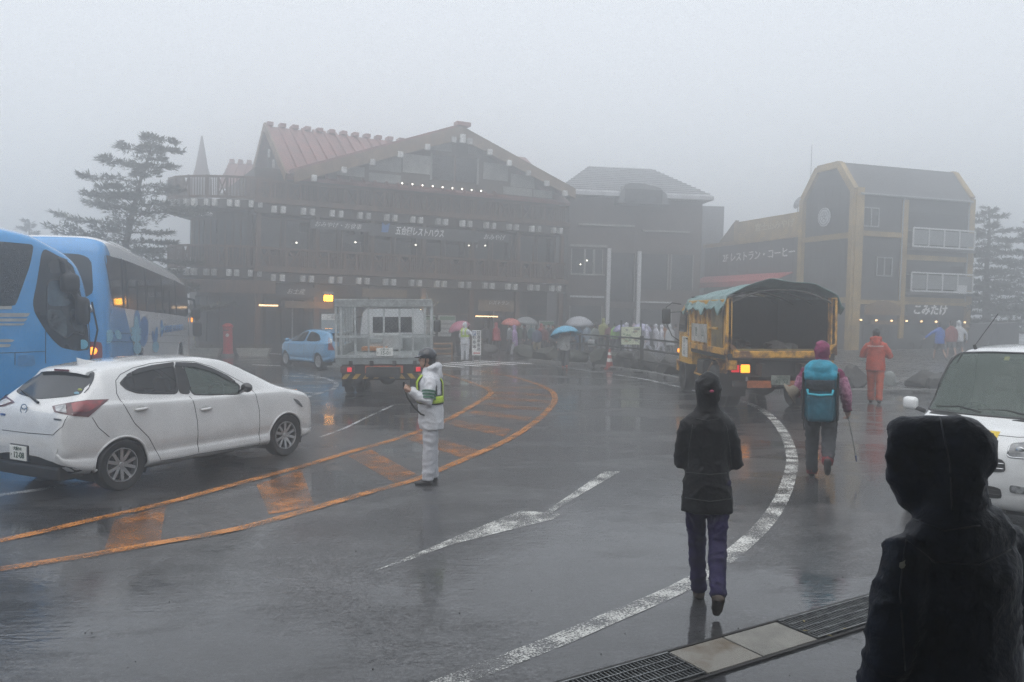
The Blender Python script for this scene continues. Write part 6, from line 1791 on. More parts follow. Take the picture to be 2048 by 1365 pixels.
        MB().tube([(3.2, s * .9, .95), (3.2, s * 1.08, .6), (2.1, s * 1.08, .6), (2.1, s * .9, .95)], .025, 6).build('side_guard', RUST, r)
        MB().box((2.9, s * .85, .75), (.7, .35, .4), bev=.05).build('fuel_tank', MUD, r)
    MB().ell((1.25, 0, .52), (.28, .30, .27)).build('differential', MUD, r, smooth=True)
    MB().tube([(1.25, -1.0, .47), (1.25, 1.0, .47)], .09, 10).build('axle', MUD, r)
    # cab
    cb = MB()
    cb.loft([[(x, -w, .78), (x, w, .78), (x, w, 1.55), (x, w * .95, 2.12), (x, w * .86, 2.32), (x, -w * .86, 2.32), (x, -w * .95, 2.12), (x, -w, 1.55)] for (x, w) in ((Lb + .15, 1.04), (Lb + .25, 1.09), (Lb + 1.5, 1.09), (Lb + 1.62, 1.05))])
    cb.loft([[(x, -w, .78), (x, w, .78), (x, w, zt), (x, -w, zt)] for (x, w, zt) in ((Lb + 1.60, 1.05, 1.6), (Lb + 1.85, 1.0, 1.45))])
    cb.build('cab', YEL, r, smooth=True, angle=35)
    for s in (1, -1):
        MB().slab([(Lb + .55, s * 1.10, 1.58), (Lb + 1.5, s * 1.10, 1.58), (Lb + 1.45, s * 1.06, 2.1), (Lb + .6, s * 1.06, 2.1)], .01).build('cab_window', G_DARK, r)
        MB().slab([(Lb + .20, s * 1.098, 1.5), (Lb + .40, s * 1.10, 1.5), (Lb + .40, s * 1.06, 2.1), (Lb + .26, s * 1.05, 2.1)], .01).build('cab_window', G_DARK, r)
        db = MB().box((Lb + .72, s * 1.105, 1.20), (.62, .014, .52)).build('door_board', PLATE_W, r)
        if s > 0:
            for k, ch in enumerate('富士山'): text(ch, .15, PLATE_INK, db, (Lb + .78, 1.115, 1.36 - k * .16), (R(90), 0, R(180)), depth=.001)
        MB().box((Lb + .45, s * 1.12, 1.42), (.12, .03, .04)).build('door_handle', BLACKP, r)
        MB().box((Lb + 1.7, s * 1.06, 1.05), (.12, .06, .10), bev=.02).build('marker_lamp', LAMPAMB_ON if s > 0 else LAMPRED, r)
        mm = MB(); mm.box((Lb + 1.75, s * 1.40, 1.98), (.10, .24, .42), bev=.05); mm.build('mirror', BLACKP, r, smooth=True)
        MB().tube([(Lb + 1.5, s * 1.05, 2.30), (Lb + 1.72, s * 1.25, 2.34), (Lb + 1.76, s * 1.40, 2.22), (Lb + 1.75, s * 1.40, 1.8), (Lb + 1.72, s * 1.25, 1.45), (Lb + 1.7, s * 1.03, 1.3)], .014, 6).build('mirror_arm', BLACKP, r)
        MB().tube([(Lb + 1.5, s * 1.05, 2.1), (Lb + 1.75, s * 1.3, 2.08)], .014, 6).build('mirror_arm', BLACKP, r)
    MB().box((Lb + 1.9, 0, .65), (.2, 2.15, .32), bev=.04).build('front_bumper', RUST, r)
dump_truck()
# ------------------------------------------------------------------ people
def V(*a): return Vector(a)
SKIN = mat('skin', (.42, .25, .18), .5, var=.08)
HAIR = mat('black_hair', (.012, .011, .010), .45, var=.2, scale=30, bump=.4, bscale=90)
EYE = mat('dark_eye', (.02, .015, .012), .2)
def cloth(name, col, rough=.55, var=.14, bump=.25, bscale=60, col2=None):
    return mat(name, col, rough, var=var, scale=9, bump=bump, bscale=bscale, col2=col2, spec=.3 if max(col) > .05 else .18)
def ring_e(c, rx, ry, n=14, tilt=(0, 0)):
    return [(c[0] + rx * math.cos(2 * math.pi * k / n), c[1] + ry * math.sin(2 * math.pi * k / n), c[2] + tilt[0] * math.cos(2 * math.pi * k / n) + tilt[1] * math.sin(2 * math.pi * k / n)) for k in range(n)]

class Pose:
    """joint positions of a standing or walking figure facing +y, feet on z = 0"""
    def __init__(s, H=1.68, lh=0, lk=0, rh=0, rk=0, lean=0, spread=.10, shoulder=.185, inx=0.0):
        k = H / 1.70; s.k = k; s.H = H
        def leg(side, hip, knee):
            hp = V(side * spread, 0, .90 * k)
            a = R(hip); b = a - R(knee)
            kn = hp + V(side * (.008 - inx), math.sin(a), -math.cos(a)) * .43 * k
            an = kn + V(-side * inx, math.sin(b), -math.cos(b)) * .40 * k
            return [hp, kn, an, b]
        L, Rr = leg(-1, lh, lk), leg(1, rh, rk)
        low = min(L[2].z, Rr[2].z) - .075 * k
        dz = V(0, 0, -low)
        s.hipL, s.kneeL, s.ankL, s.bL = L[0] + dz, L[1] + dz, L[2] + dz, L[3]
        s.hipR, s.kneeR, s.ankR, s.bR = Rr[0] + dz, Rr[1] + dz, Rr[2] + dz, Rr[3]
        s.pel = V(0, 0, .93 * k) + dz
        ln = R(lean)
        up = V(0, math.sin(ln), math.cos(ln))
        s.up = up
        s.waist = s.pel + up * .14 * k
        s.chest = s.pel + up * .36 * k
        s.neck = s.pel + up * .53 * k
        s.head = s.pel + up * .655 * k + V(0, .02 * k, 0)
        s.shL = s.pel + up * .402 * k + V(-shoulder * k, 0, 0); s.shR = s.pel + up * .402 * k + V(shoulder * k, 0, 0)
        s.elL = s.shL + V(-.06, -.02, -.28) * k; s.wrL = s.elL + V(.01, .06, -.25) * k
        s.elR = s.shR + V(.06, -.02, -.28) * k; s.wrR = s.elR + V(-.01, .06, -.25) * k
    def arms(s, el=None, wl=None, er=None, wr=None):
        k = s.k
        if el is not None: s.elL = s.shL + V(*el).normalized() * .285 * k
        if wl is not None: s.wrL = s.elL + V(*wl).normalized() * .25 * k
        elif el is not None: s.wrL = s.elL + V(*el).normalized() * .25 * k
        if er is not None: s.elR = s.shR + V(*er).normalized() * .285 * k
        if wr is not None: s.wrR = s.elR + V(*wr).normalized() * .25 * k
        elif er is not None: s.wrR = s.elR + V(*er).normalized() * .25 * k
        return s

def hand(mb, w, d, k, palm_n, grip=.7, seg=6):
    """palm, four unequal fingers with two bends and a thumb leaving its side"""
    d = d.normalized(); n = (palm_n - d * palm_n.dot(d)).normalized(); sd = d.cross(n).normalized()
    pc = w + d * .045 * k
    mb.tube([w - d * .02, w + d * .02 * k, w + d * .055 * k, w + d * .085 * k], [.024 * k, .03 * k, .036 * k, .030 * k], 8, flat=(1.15, .62))
    for i, ln in enumerate((.062, .072, .068, .052)):
        o = sd * (.027 - .018 * i) * k
        b = w + d * .085 * k + o
        a1 = grip * .7; a2 = grip * 1.6
        p1 = b + (d * math.cos(a1) + n * math.sin(a1)) * ln * .55 * k
        p2 = p1 + (d * math.cos(a2) + n * math.sin(a2)) * ln * .5 * k
        p3 = p2 + (d * math.cos(a2 + .5) + n * math.sin(a2 + .5)) * ln * .3 * k
        mb.tube([b - d * .02 * k, b, p1, p2, p3], [.0092 * k, .0095 * k, .009 * k, .0082 * k, .006 * k], seg)
    t0 = w + d * .03 * k + sd * .028 * k
    t1 = t0 + (sd * .55 + d * .7 + n * .3).normalized() * .035 * k
    t2 = t1 + (d * .8 + n * .75 - sd * .1).normalized() * .03 * k
    mb.tube([t0 - sd * .015 * k, t0, t1, t2], [.013 * k, .013 * k, .0105 * k, .008 * k], seg)

def head_shapes(mb, p, k, fwd):
    """skull, jaw, nose, brow, ears, neck"""
    right = V(0, 0, 1).cross(fwd).normalized() * -1
    h = p
    an = math.atan2(fwd.y, fwd.x) - math.pi / 2
    mb.ell(h + V(0, 0, .02 * k), (.074 * k, .094 * k, .105 * k), rot=(0, 0, an))
    mb.ell(h + fwd * .030 * k + V(0, 0, -.055 * k), (.056 * k, .062 * k, .062 * k), rot=(0, 0, an))
    mb.tube([h + fwd * .086 * k + V(0, 0, .022 * k), h + fwd * .108 * k + V(0, 0, -.012 * k), h + fwd * .088 * k + V(0, 0, -.024 * k)], [.009 * k, .014 * k, .012 * k], 8)
    mb.ell(h + fwd * .082 * k + V(0, 0, -.055 * k), (.026 * k, .014 * k, .011 * k), rot=(0, 0, an))
    mb.ell(h + fwd * .074 * k + V(0, 0, -.09 * k), (.024 * k, .018 * k, .018 * k), rot=(0, 0, an))
    for s in (1, -1): mb.ell(h + right * s * .076 * k + V(0, 0, -.005 * k), (.010 * k, .022 * k, .032 * k), rot=(0, 0, an))

def eyes(root, p, k, fwd):
    right = V(0, 0, 1).cross(fwd).normalized() * -1
    for s in (1, -1):
        MB().ell(p + fwd * .085 * k + right * s * .032 * k + V(0, 0, .012 * k), (.013 * k, .010 * k, .007 * k), seg=10, ring=6).build('eye', EYE, root, smooth=True)

def torso_bvh(P, hem, lo, fl=1.0):
    k = P.k; up = P.up; m = MB(); n = 24
    m.loft([ring_e(P.pel + up * (hem - .93) * k, .185 * k * lo * fl, .135 * k * lo * fl, n), ring_e(P.pel + up * .04 * k, .18 * k * lo, .135 * k * lo, n), ring_e(P.waist + up * .04 * k, .168 * k * lo, .125 * k * lo, n), ring_e(P.chest, .190 * k, .130 * k * lo, n), ring_e(P.pel + up * .43 * k, .192 * k, .112 * k, n), ring_e(P.pel + up * .475 * k, .165 * k, .098 * k, n), ring_e(P.pel + up * .515 * k, .105 * k, .082 * k, n), ring_e(P.neck + up * .025 * k, .070 * k, .068 * k, n)])
    me = remeshed(m, .02, 3)
    b = BVHTree.FromPolygons([v.co[:] for v in me.vertices], [q.vertices[:] for q in me.polygons]); bpy.data.meshes.remove(me)
    return b

def make_person(label, loc, rotz, P, top, legs, vox=.02, tl=None, hem=.80, loose=1.0, hood=None, hood_down=None, hair=True, look=0.0, nod=0.0,
                shoes=None, skin_legs=False, group=None, short=False, cuffs=None, grip=.7, hands=True, wr_amp=.006, hoodcol=None, sleeve=1.0, skirt=False, detail=True, palmL=None, palmR=None, hem_flare=1.0, waist_k=1.0, extra=None):
    k = P.k
    r = thing('person', label, 'person', loc, rotz, group)
    fwd = V(math.sin(R(-look)), math.cos(R(-look)), -math.sin(R(nod)))
    fwd = V(fwd.x, fwd.y, 0).normalized()
    # ---- one continuous body: head, neck, trunk, limbs, hands, feet
    b = MB()
    hp = P.head
    head_shapes(b, hp, k, fwd)
    b.tube([P.chest, P.neck - P.up * .03 * k, hp + V(0, -.005, -.05 * k)], [.06 * k, .055 * k, .052 * k], 10)
    b.loft([ring_e(P.pel + V(0, 0, -.03 * k), .100 * k, .065 * k), ring_e(P.waist, .115 * k, .08 * k), ring_e(P.chest, .14 * k, .09 * k), ring_e(P.shL.lerp(P.shR, .5), .125 * k, .07 * k)])
    for (sh, el, wr) in ((P.shL, P.elL, P.wrL), (P.shR, P.elR, P.wrR)):
        b.tube([sh.lerp(P.chest, .2), sh, el, wr], [.05 * k, .048 * k, .038 * k, .026 * k], 8)
    for (h_, kn, an, bb) in ((P.hipL, P.kneeL, P.ankL, P.bL), (P.hipR, P.kneeR, P.ankR, P.bR)):
        b.tube([h_ + V(0, 0, .05), h_, kn, kn.lerp(an, .3), an], [.055 * k, .060 * k, .042 * k, .046 * k, .032 * k], 8)
    if hands:
        for (el, wr, pn) in ((P.elL, P.wrL, palmL or V(1, 0, 0)), (P.elR, P.wrR, palmR or V(-1, 0, 0))):
            hand(b, wr, wr - el, k, pn, grip)
    bv = min(vox, .011) if (detail and vox < .02) else max(vox * .8, .016)
    link('body', remeshed(b, bv, 2, .4), SKIN, r, smooth=True)
    if detail and (hood is None or hood == 'open'): eyes(r, hp, k, fwd)
    # ---- trousers
    t = MB()
    lo = tl or loose
    kz = P.pel
    t.loft([ring_e(kz + V(0, 0, -.10 * k), .150 * k * (.96 + .04 * lo), .105 * k), ring_e(kz + V(0, 0, -.02 * k), .155 * k, .115 * k), ring_e(kz + V(0, 0, .08 * k), .14 * k, .10 * k)])
    for (h_, kn, an, bb) in ((P.hipL, P.kneeL, P.ankL, P.bL), (P.hipR, P.kneeR, P.ankR, P.bR)):
        end = an if not short else kn
        if short: t.tube([h_ + V(0, 0, .04), h_ + V(0, 0, -.08), h_.lerp(kn, .85)], [.09 * k, .098 * k, .088 * k], 12)
        else:
            d = (an - kn).normalized()
            t.tube([h_ + V(0, 0, .04), h_ + V(0, 0, -.10 * k), kn, kn.lerp(an, .5), an + d * .02 * k], [.085 * k, .096 * k * lo, .076 * k * lo, .070 * k * lo, .066 * k * lo], 12)
    me = remeshed(t, vox, 3); wrinkle(me, wr_amp, 9, (1, 1, 2.2), 3.1)
    link('shorts' if short else 'trousers', me, legs, r, smooth=True)
    # ---- jacket
    j = MB(); lo = loose
    hz = hem * k
    dz = P.pel.z - .93 * k
    n = 18
    up = P.up
    base = P.pel + up * (hz - .93 * k)
    fl = hem_flare
    j.loft([ring_e(base, .185 * k * lo * fl, .135 * k * lo * fl, n), ring_e(P.pel + up * .04 * k, .18 * k * lo, .135 * k * lo, n), ring_e(P.waist + up * .02 * k, .168 * k * lo * waist_k, .125 * k * lo * waist_k, n), ring_e(P.chest, .190 * k, .130 * k * lo, n),
            ring_e(P.pel + up * .43 * k, .192 * k, .112 * k, n), ring_e(P.pel + up * .475 * k, .165 * k, .098 * k, n), ring_e(P.pel + up * .515 * k, .105 * k, .082 * k, n), ring_e(P.neck + up * .025 * k, .070 * k, .068 * k, n)])
    for (sh, el, wr) in ((P.shL, P.elL, P.wrL), (P.shR, P.elR, P.wrR)):
        mid = sh.lerp(el, .5)
        j.tube([sh.lerp(P.chest, .45) + up * .0, sh, mid, el, el.lerp(wr, .5), wr + (wr - el) * .04], [.085 * k, .068 * k, .064 * k * sleeve, .060 * k * sleeve, .055 * k * sleeve, .046 * k * sleeve], 12)
    if hood is not None:
        big = {'big': 1.22, 'tight': 1.06, 'open': 1.12}[hood]
        an = math.atan2(fwd.y, fwd.x) - math.pi / 2
        j.ell(hp + V(0, 0, .025 * k) - fwd * .018 * k, (.094 * k * big, .112 * k * big, .124 * k * big), rot=(0, 0, an))
        j.tube([hp + V(0, 0, -.02 * k) - fwd * .02 * k, P.neck + up * .03 * k, P.neck - up * .02 * k], [.090 * k * big, .078 * k * big, .098 * k], 14)
        if hood == 'big':
            j.tube([hp + V(0, 0, .045 * k), hp + V(0, 0, .035 * k) + fwd * .10 * k, hp + V(0, 0, .03 * k) + fwd * .16 * k], [.118 * k, .11 * k, .095 * k], 14)
    if hood_down:
        j.tube([P.neck + V(-.10 * k, .03 * k, .0), P.neck + V(-.10 * k, -.06 * k, .03 * k), P.neck + V(0, -.11 * k, .03 * k), P.neck + V(.10 * k, -.06 * k, .03 * k), P.neck + V(.10 * k, .03 * k, 0)], [.035 * k, .05 * k, .065 * k, .05 * k, .035 * k], 10)
        j.ell(P.neck + V(0, -.12 * k, -.05 * k), (.10 * k, .05 * k, .09 * k))
    if extra: extra(j)
    me = remeshed(j, vox, 4); wrinkle(me, wr_amp, 7.5, (1.0, 1.0, 1.5), .7)
    # drop the face of a raised hood so that the head shows
    if hood is not None and hood != 'tight':
        bm = bmesh.new(); bm.from_mesh(me)
        c = hp + fwd * .16 * k
        kill = [f for f in bm.faces if (f.calc_center_median() - (hp + fwd * .13 * k)).dot(fwd) > -.035 * k and abs((f.calc_center_median() - hp).z) < .095 * k and (f.calc_center_median() - hp - fwd * .05 * k).length < .17 * k]
        bmesh.ops.delete(bm, geom=kill, context='FACES'); bm.to_mesh(me); bm.free()
    jk = link('jacket', me, top, r, smooth=True)
    if hair and hood is None:
        hb = MB(); an = math.atan2(fwd.y, fwd.x) - math.pi / 2
        hb.ell(hp + V(0, 0, .045 * k) - fwd * .012 * k, (.084 * k, .103 * k, .098 * k), rot=(0, 0, an))
        hb.ell(hp + V(0, 0, -.01 * k) - fwd * .05 * k, (.080 * k, .062 * k, .085 * k), rot=(0, 0, an))
        me = remeshed(hb, max(.012, vox * .8), 3); wrinkle(me, .006, 26, (1, 1, .5), 2)
        link('hair', me, HAIR, r, smooth=True)
    sm = shoes or mat('dark_shoe', (.03, .028, .026), .5)
    for (an, kn, bb) in ((P.ankL, P.kneeL, P.bL), (P.ankR, P.kneeR, P.bR)):
        d = (an - kn).normalized(); f = V(0, math.cos(bb), math.sin(bb))     # the foot stays square to the shin
        f = (f - d * f.dot(d)).normalized()
        s_ = MB(); a = an + d * .03 * k
        s_.tube([an - d * .07 * k, an + d * .01, a + d * .02 * k], [.045 * k, .050 * k, .048 * k], 10)
        s_.tube([a - f * .06 * k + d * .02 * k, a + d * .018 * k, a + f * .09 * k + d * .026 * k, a + f * .17 * k + d * .034 * k], [.034 * k, .040 * k, .040 * k, .026 * k], 10, flat=(1.1, .75))
        me = remeshed(s_, max(.012, vox * .7), 2)
        link('shoe', me, sm, r, smooth=True)
    return r, jk

def stitch(r, j, p, rz, lines, rad, m):
    """raised seams on a garment, taken from the photograph and laid on its surface"""
    jm = j.data; bvh = BVHTree.FromPolygons([v.co[:] for v in jm.vertices], [q.vertices[:] for q in jm.polygons])
    I = (Matrix.Translation(p) @ Matrix.Rotation(rz, 4, 'Z')).inverted(); o = I @ V(0, 0, CAM_H)
    for line in lines:
        pts = []
        for i in range(len(line) - 1):
            for q in range(8):
                t = q / 8
                d = (I.to_3x3() @ ray(line[i][0] * (1 - t) + line[i + 1][0] * t, line[i][1] * (1 - t) + line[i + 1][1] * t)).normalized()
                h = bvh.ray_cast(o, d)
                if h[0] is not None: pts.append(h[0])
        if len(pts) > 2: MB().tube(pts, rad, 5).build('seam', m, r, smooth=True)

def aim(px, py):
    """rotation that turns a figure's back straight to the camera at that spot"""
    p = G(px, py); return math.atan2(p.y, p.x) - math.pi / 2

# ------------------------------------------------------------------ the traffic guard in white rainwear
def guard_near():
    P = Pose(1.66, lh=3, rh=-2, lean=2, spread=.095)
    P.arms((-.28, .12, -1), (.18, .82, .55), (.2, .10, -1), (-.30, .85, .50))
    p = G(862, 966)
    WHT = cloth('white_rainwear', (.60, .61, .64), .4, .05, bump=.3, bscale=16)
    r, j = make_person('guard in white rainwear, hi-vis vest and dark helmet standing on the orange hatching', p, R(99), P, WHT, cloth('white_rain_trousers', (.54, .55, .59), .42, .05, bump=.3, bscale=16), vox=.015, hem=.70, loose=1.2, tl=1.14, hood_down=True, hair=True, nod=8, wr_amp=.010, grip=1.2, palmL=V(1, 0, .3), palmR=V(-1, 0, .3), sleeve=1.16, shoes=mat('black_boot', (.015, .015, .016), .35))
    k = P.k
    # helmet
    h = MB(); hp = P.head
    h.ell(hp + V(0, -.005, .055 * k), (.104 * k, .122 * k, .098 * k))
    h.ell(hp + V(0, .085, .04 * k), (.085 * k, .085 * k, .016 * k), rot=(R(-14), 0, 0))
    me = remeshed(h, .011, 3)
    bm = bmesh.new(); bm.from_mesh(me); bmesh.ops.delete(bm, geom=[f for f in bm.faces if f.calc_center_median().z < hp.z + .018 * k], context='FACES'); bm.to_mesh(me); bm.free()
    hl = link('helmet', me, mat('dark_helmet', (.03, .035, .045), .25, coat=.5), r, smooth=True)
    MB().tube([hp + V(-.095, .02, .03), hp + V(-.085, .03, -.06), hp + V(0, .05, -.105), hp + V(.085, .03, -.06), hp + V(.095, .02, .03)], .007, 6).build('chin_strap', BLACKP, hl)
    # reflective vest: belt, shoulder bands, dark backing
    HV = mat('hi_vis_yellow', (.45, .62, .03), .45, var=.08, emit=None); DKB = mat('vest_backing', (.03, .032, .034), .6)
    bvh = torso_bvh(P, .70, 1.2)
    def band(path, w, off, nm, m):
        vs, fs = [], []
        for i, q in enumerate(path):
            t = (path[min(i + 1, len(path) - 1)] - path[max(i - 1, 0)]).normalized()
            hit, nrm, _, _ = bvh.find_nearest(q)
            sdv = t.cross(nrm).normalized()
            for s in (-1, -.33, .33, 1):
                hh, nn, _, _ = bvh.find_nearest(hit + sdv * s * w / 2 + nrm * .05)
                vs.append(hh + nn * off)
        for i in range(len(path) - 1):
            for q in range(3): fs.append((i * 4 + q, i * 4 + q + 1, (i + 1) * 4 + q + 1, (i + 1) * 4 + q))
        o = MB().add(vs, fs).build(nm, m, r, smooth=True)
        sm = o.modifiers.new('t', 'SOLIDIFY'); sm.thickness = .006
    wz = P.waist.z + .02
    belt = [V(.30 * math.cos(a), .24 * math.sin(a), wz) for a in [2 * math.pi * q / 40 for q in range(41)]]
    band(belt, .115, .012, 'vest_backing', DKB); band(belt, .085, .020, 'vest_belt', HV)
    for s in (-1, 1):
        path = [V(s * .075, -.26, wz + (P.neck.z - .04 - wz) * q / 12) for q in range(13)] + [V(s * .085, .0, P.neck.z + .10)] + [V(s * .085, .26, P.neck.z - .05 - (P.neck.z - .05 - wz) * q / 12) for q in range(13)]
        band(path, .095, .014, 'vest_backing', DKB); band(path, .066, .022, 'vest_band', HV)
        side = [V(s * .30, -.16 + .30 * q / 8, wz + .11) for q in range(9)]
        band(side, .14, .010, 'vest_backing', DKB)
    # green stripes round the upper arm
    GS = mat('green_stripe', (.015, .11, .06), .5)
    for (sh, el) in ((P.shL, P.elL), (P.shR, P.elR)):
        d = (el - sh).normalized()
        for f in (.52, .66, .80):
            c = sh.lerp(el, f); MB().tube([c - d * .013, c + d * .013], .090, 18, caps=False).build('sleeve_stripe', GS, r, smooth=True)
    # strap hanging from the raised hands
    c = thing('cable', 'black radio cable hanging from the guard\'s hands', 'cable', p, R(99))
    w = (P.wrL + P.wrR) / 2 + V(0, .09, .03)
    MB().tube([w + V(-.02, 0, .02), w + V(-.06, -.04, -.10), w + V(-.12, -.12, -.22), w + V(-.16, -.20, -.30), w + V(-.14, -.27, -.33)], .011, 8).build('lead', BLACKP, c, smooth=True)
    MB().box(w + V(-.02, .0, .04), (.03, .025, .09), bev=.008).build('microphone', BLACKP, c)
guard_near()

# ------------------------------------------------------------------ walker in black, walking away
def walker_black():
    P = Pose(1.68, lh=9, lk=3, rh=-14, rk=30, lean=3, spread=.085, shoulder=.148, inx=.055)
    P.arms((-.13, .14, -1), (.50, .85, .06), (.20, .10, -1), (-.55, .8, .06))
    p = G(1412, 1206)
    BK = cloth('black_shell_jacket', (.014, .014, .016), .42, .2, bump=.35, bscale=30)
    r, j = make_person('person in a black hooded jacket and purple trousers walking away', p, aim(1412, 1206) + R(6), P, BK, cloth('purple_trousers', (.020, .012, .075), .6, .2, bump=.3, bscale=30), vox=.013, hem=.70, loose=.93, tl=.88, hood='tight', look=14, wr_amp=.010, waist_k=.90, shoes=mat('brown_hiking_boot', (.075, .05, .032), .6, var=.3, scale=14, bump=.3), hands=True, sleeve=1.1, hem_flare=1.12)
    stitch(r, j, p, aim(1412, 1206) + R(6), [[(1372, 945), (1420, 950), (1474, 944)], [(1392, 838), (1415, 842), (1440, 838)], [(1385, 850), (1378, 900), (1376, 940)], [(1452, 850), (1460, 900), (1464, 940)], [(1370, 996), (1420, 1004), (1476, 996)]], .004, mat('black_seam', (.024, .025, .028), .5))
    k = P.k
    h = P.head + V(.0, -.135 * k, .05 * k)
    MB().ell(h + V(.02, .005, -.03), (.016, .006, .010)).build('hood_badge', mat('pink_badge', (.55, .06, .15)), r)
walker_black()

# ------------------------------------------------------------------ hiker with the turquoise pack
def hiker():
    P = Pose(1.74, lh=8, lk=5, rh=-20, rk=42, lean=5, spread=.10, shoulder=.195)
    P.arms((-.30, .05, -1), (.10, .9, .15), (.34, -.02, -1), (.08, .5, -.8))
    p = G(1640, 955)
    rz = aim(1640, 955) + R(-2)
    MG = cloth('magenta_jacket', (.24, .03, .105), .5, .2, bump=.35, bscale=24)
    r, j = make_person('hiker in a magenta hood and grey trousers walking away', p, rz, P, MG, cloth('charcoal_trousers', (.045, .048, .055), .7, .2, bump=.3, bscale=24), vox=.018, hem=.82, loose=1.14, tl=1.1, hood='tight', wr_amp=.012, shoes=mat('grey_boot', (.04, .032, .032), .6, var=.3), sleeve=1.12)
    for (an, kn) in ((P.ankL, P.kneeL), (P.ankR, P.kneeR)):
        d = (an - kn).normalized()
        MB().tube([an - d * .09, an - d * .0, an + d * .045], [.07, .072, .066], 12).build('gaiter', mat('red_gaiter', (.30, .025, .035), .6, var=.25), r, smooth=True)
    # pink printed sleeves
    PK = mat('pink_print', (.46, .22, .32), .6, scale=22, col2=(.22, .05, .12), edge=(.42, .56))
    for (sh, el, wr) in ((P.shL, P.elL, P.wrL), (P.shR, P.elR, P.wrR)):
        MB().tube([sh.lerp(el, .25), sh.lerp(el, .6), el, el.lerp(wr, .45)], [.083, .083, .076, .067], 14, caps=False).build('sleeve_panel', PK, r, smooth=True)
    # rucksack
    q = thing('rucksack', 'turquoise hiking rucksack on the back of the hiker in magenta', 'rucksack', p, rz)
    TQ = cloth('turquoise_nylon', (.012, .30, .44), .45, .2, bump=.3, bscale=20); TQ2 = cloth('teal_nylon', (.010, .115, .17), .5, .2, bump=.3, bscale=20); BKN = cloth('black_strap', (.02, .02, .022), .6)
    c = P.chest + V(0, -.25, -.18)
    m = MB(); m.box(c + V(0, 0, -.06), (.40, .23, .66), bev=.09); me = remeshed(m, .018, 3); wrinkle(me, .008, 9, (1, 1, 1), 1); link('pack_body', me, TQ2, q, smooth=True)
    m = MB(); m.ell(c + V(0, .0, .28), (.205, .14, .12)); m.box(c + V(0, -.01, .20), (.40, .24, .14), bev=.05); me = remeshed(m, .016, 3); wrinkle(me, .010, 10, (1, 1, 1), 5); link('lid', me, TQ, q, smooth=True)
    m = MB(); m.box(c + V(0, -.115, -.20), (.31, .10, .36), bev=.05); me = remeshed(m, .014, 3); wrinkle(me, .006, 9); link('front_pocket', me, TQ2, q, smooth=True)
    MB().tube([c + V(-.15, -.14, .03), c + V(-.14, -.168, -.025), c + V(0, -.175, -.04), c + V(.14, -.168, -.025), c + V(.15, -.14, .03)], .016, 8).build('pocket_trim', mat('bright_cyan', (.02, .42, .55), .45), q, smooth=True)
    m = MB(); m.box(c + V(0, -.118, .08), (.34, .03, .14), bev=.012); me = remeshed(m, .012, 1); wrinkle(me, .006, 30); link('net_pocket', me, cloth('dark_print', (.03, .045, .06), .6, .5), q, smooth=True)
    for s in (-1, 1):
        MB().box(c + V(s * .205, .0, -.06), (.025, .21, .60), bev=.01).build('side_strap', BKN, q)
        MB().tube([c + V(s * .12, .09, .22), c + V(s * .13, .20, .26), c + V(s * .14, .36, .12), c + V(s * .15, .34, -.12)], .028, 8, flat=(1.3, .4)).build('shoulder_strap', BKN, q, smooth=True)
        MB().tube([c + V(s * .16, .06, -.30), c + V(s * .21, .2, -.30), c + V(s * .12, .42, -.28)], .03, 8, flat=(.4, 1.2)).build('hip_belt', BKN, q, smooth=True)
        MB().tube([c + V(s * .19, -.02, -.28), c + V(s * .20, -.03, -.40), c + V(s * .19, -.0, -.50)], .008, 5).build('loose_strap', BKN, q)
    MB().tube([c + V(-.225, -.06, .02), c + V(-.22, -.06, -.26)], .009, 6).build('pole_section', CHROME, q)
    s = thing('trekking_pole', 'thin trekking pole in the right hand of the hiker in magenta', 'pole', p, rz)
    w = P.wrR + (P.wrR - P.elR).normalized() * .09
    MB().tube([w + V(0, .0, .09), w + V(.0, 0, -.04)], .016, 8).build('grip', BLACKP, s)
    MB().tube([w, w + V(.10, .02, -.52)], .0065, 6).build('shaft', METAL_G, s)
    MB().tube([w + V(.10, .02, -.52), w + V(.11, .02, -.60)], [.014, .006], 6).build('tip', mat('blue_tip', (.03, .05, .2)), s)
    hz = thing('sun_hat', 'beige cloth hat hanging at the left elbow of the hiker', 'hat', p, rz)
    e = P.elL + V(-.07, -.02, -.0)
    m = MB(); m.lathe([(0, .10), (.06, .095), (.085, .05), (.09, .0), (.15, -.03), (.155, -.04), (.09, -.02), (.07, .0), (0, .05)], 20, Matrix.Translation(e) @ Matrix.Rotation(R(60), 4, 'Y'))
    m.build('hat', cloth('beige_canvas', (.23, .20, .155), .8), hz, smooth=True)
hiker()

# ------------------------------------------------------------------ person in orange rainwear
def orange_person():
    P = Pose(1.70, lh=6, lk=2, rh=-6, rk=8, lean=2, spread=.09)
    P.arms((-.45, .25, -1), (.55, .9, .1), (.45, .25, -1), (-.55, .9, .1))
    p = G(1750, 806)
    rz = aim(1750, 806) + R(-4)
    OR = cloth('orange_rainwear', (.50, .065, .028), .42, .12, bump=.35, bscale=22)
    r, j = make_person('person in orange rainwear standing by the boulders', p, rz, P, OR, cloth('orange_rain_trousers', (.50, .085, .030), .42, .12, bump=.35, bscale=22), vox=.02, hem=.74, loose=1.14, hood_down=True, wr_amp=.012, sleeve=1.2)
    MB().box(P.chest + V(0, -.150, .03), (.34, .012, .018)).build('reflective_piping', mat('pale_piping', (.65, .62, .6)), r)
orange_person()

